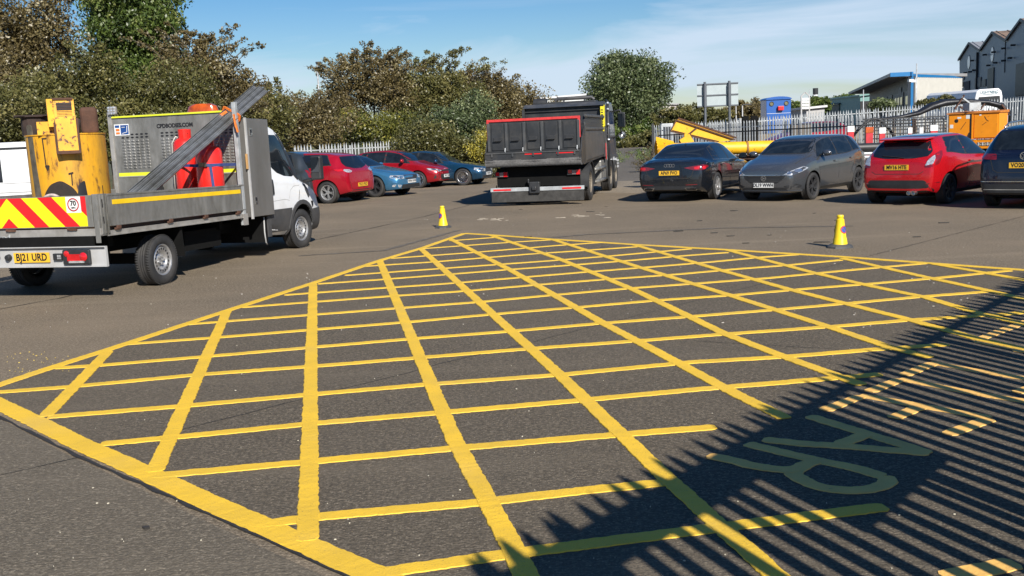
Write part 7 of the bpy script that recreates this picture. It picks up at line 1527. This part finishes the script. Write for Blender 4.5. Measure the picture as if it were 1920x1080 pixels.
PL('bramble_bush', [(660, 240, 60, 30), (720, 245, 60, 35), (590, 255, 50, 22)], 50, YELG, 'yellowish green bramble spilling over the pale fence', 'bush', HG, 90, 110, .10, 20, .28, tone=.35)
PL('hawthorn', [(800, 175, 48, 52), (850, 170, 50, 45), (760, 200, 50, 50)], 54, OLIVE, 'olive brown hawthorn with whippy shoots in the middle of the hedge', 'tree', HG, 130, 120, .11, 21, .26, 34, spray_len=3.0, tone=.5)
PL('hawthorn', [(900, 170, 45, 42), (880, 200, 50, 45), (940, 190, 40, 40)], 56, BROWNL, 'reddish brown hawthorn left of the tipper truck', 'tree', HG, 110, 120, .11, 22, .32, 16, spray_len=1.4)
PL('willow_bush', [(870, 245, 50, 45), (895, 225, 35, 45), (840, 240, 40, 40)], 48, WILLOW, 'pale grey green willow scrub behind the dark blue saloon', 'bush', HG, 110, 120, .10, 23, .28, 6)
PL('bramble_bush', [(800, 262, 45, 40), (835, 280, 40, 35), (765, 272, 32, 26)], 45, OLIVE, 'dark green bush swallowing the pale fence', 'bush', HG, 90, 110, .10, 24, .26, tone=.35)
PL('willow_bush', [(915, 290, 30, 42), (880, 296, 35, 36), (940, 270, 30, 40), (850, 296, 30, 30)], 45.5, OLIVE, 'tall weeds and scrub at the yard edge left of the tipper truck', 'bush', HG, 110, 110, .09, 25, .24, tone=.45)
PL('ragwort', [(908, 268, 16, 18), (895, 282, 14, 10)], 44.5, YELG, 'yellow flowering bush just left of the red edged spreader box', 'bush', HG, 26, 90, .07, 26, .2, tone=.9, trunk=True)
PL('hawthorn', [(985, 200, 36, 38), (1010, 215, 30, 30), (960, 215, 36, 36)], 60, BROWNL, 'russet bush peeping over the back of the tipper truck', 'bush', HG, 80, 110, .12, 27, .34, 8, tone=.4)
PL('round_tree', [(1172, 160, 66, 50), (1140, 170, 42, 42), (1205, 150, 42, 42), (1185, 205, 50, 36), (1150, 125, 30, 18), (1225, 175, 22, 34)], 125, WILLOW, 'large round green tree standing alone behind the tipper truck', 'tree', None, 200, 150, .28, 28, .85, 16, spray_len=1.2, tone=.40)
VG = 'scrub on the far bank'
for i, (bl, Y, m, lab) in enumerate((([(1200, 247, 40, 20), (1165, 252, 30, 22), (1230, 236, 30, 20)], 118, GREENL, 'green scrub on the verge below the round tree'), ([(1190, 268, 34, 10), (1225, 260, 24, 10)], 116, OLIVE, 'low weeds along the lane beside the right hand fence'), ([(1275, 218, 36, 20), (1250, 225, 30, 18)], 95, OLIVE, 'olive scrub right of the round tree'), ([(1335, 222, 40, 20), (1310, 212, 24, 14)], 100, OLIVE, 'scrub seen under the large sign back'), ([(1400, 210, 34, 22), (1378, 216, 28, 18)], 110, BROWNL, 'brown scrub between the sign and the blue engine cab'), ([(1445, 212, 30, 18)], 120, OLIVE, 'scrub behind the blue engine cab'), ([(1493, 208, 18, 14)], 110, GREENL, 'small bush right of the blue engine cab'), ([(1533, 199, 16, 11)], 105, GREENL, 'green bush below the thin chimney'), ([(1585, 190, 24, 9), (1570, 197, 16, 7)], 160, GREENL, 'round bush before the dark green shed'), ([(1648, 196, 10, 5), (1664, 197, 7, 4)], 70, WILLOW, 'silvery shrub before the dark glazed front'), ([(1740, 196, 18, 3), (1775, 190, 8, 5)], 66, OLIVE, 'thin scrub on the far fence below the corrugated wall'))):
    PL('scrub_bush', bl, Y, m, lab, 'bush', VG, 60, 70, .0022 * Y + .02, 40 + i, .0026 * Y, 3 if i in (2, 3, 4, 8) else 0, spray_len=.6)
PL('bare_shrub', [(1208, 312, 20, 22), (1222, 300, 12, 26), (1218, 325, 16, 10)], 44, BROWNL, 'straggly leafless shrub beside the fence end left of the dark saloon', 'bush', None, 34, 14, .06, 60, .12, 10, tone=.3)
# far tree line and low hills
b = MB(); vs = []; nn2 = 90
for i in range(nn2):
    a = H(20 + 140 * i / (nn2 - 1)); R_ = 420; x, y = R_ * math.cos(a), R_ * math.sin(a); h_ = 4 + 2.2 * math.sin(i * .7) + 1.4 * math.sin(i * 1.9) + random.uniform(-.5, .5); vs += [(x, y, -1), (x * 1.0, y * 1.0, h_), (x * 1.3, y * 1.3, h_ + 3)]
b.add(vs, [(3 * i + k, 3 * i + k + 3, 3 * i + k + 4, 3 * i + k + 1) for i in range(nn2 - 1) for k in (0, 1)]); o = b.build('hills', mat('far_woods', (.05, .06, .035), .9, 0, .4, .05)); o['kind'] = 'structure'
# weeds at the foot of the fences and bank
def weeds(name, line, n, hgt, seed, m=OLIVE, spread=.3):
    rg = random.Random(seed); cl = []
    for i in range(n):
        t_ = rg.random() * (len(line) - 1); k = min(len(line) - 2, int(t_)); p = Vector((*line[k], 0)).lerp(Vector((*line[k + 1], 0)), t_ - k); cl.append((p.x + rg.gauss(0, spread), p.y + rg.gauss(0, spread), rg.uniform(.05, hgt), rg.uniform(.2, .9), rg.uniform(.6, 1.2)))
    o = foliage(name, None, (0, 0, 0), cl, 40, .08, m, seed, .12); o['kind'] = 'stuff'; o['label'] = 'weeds growing along the foot of the fence'; return o
weeds('weeds', [PX(555, 42), PX(760, 46), PX(1005, 50)], 170, .5, 71); weeds('weeds', [PX(1235, 47), PX(1500, 41), PX(1900, 33)], 120, .4, 72)
weeds('bank_grass', [(7.6, 56), (9.5, 62), (14, 74), (20, 86)], 200, .7, 73, GREENL, 2.0)
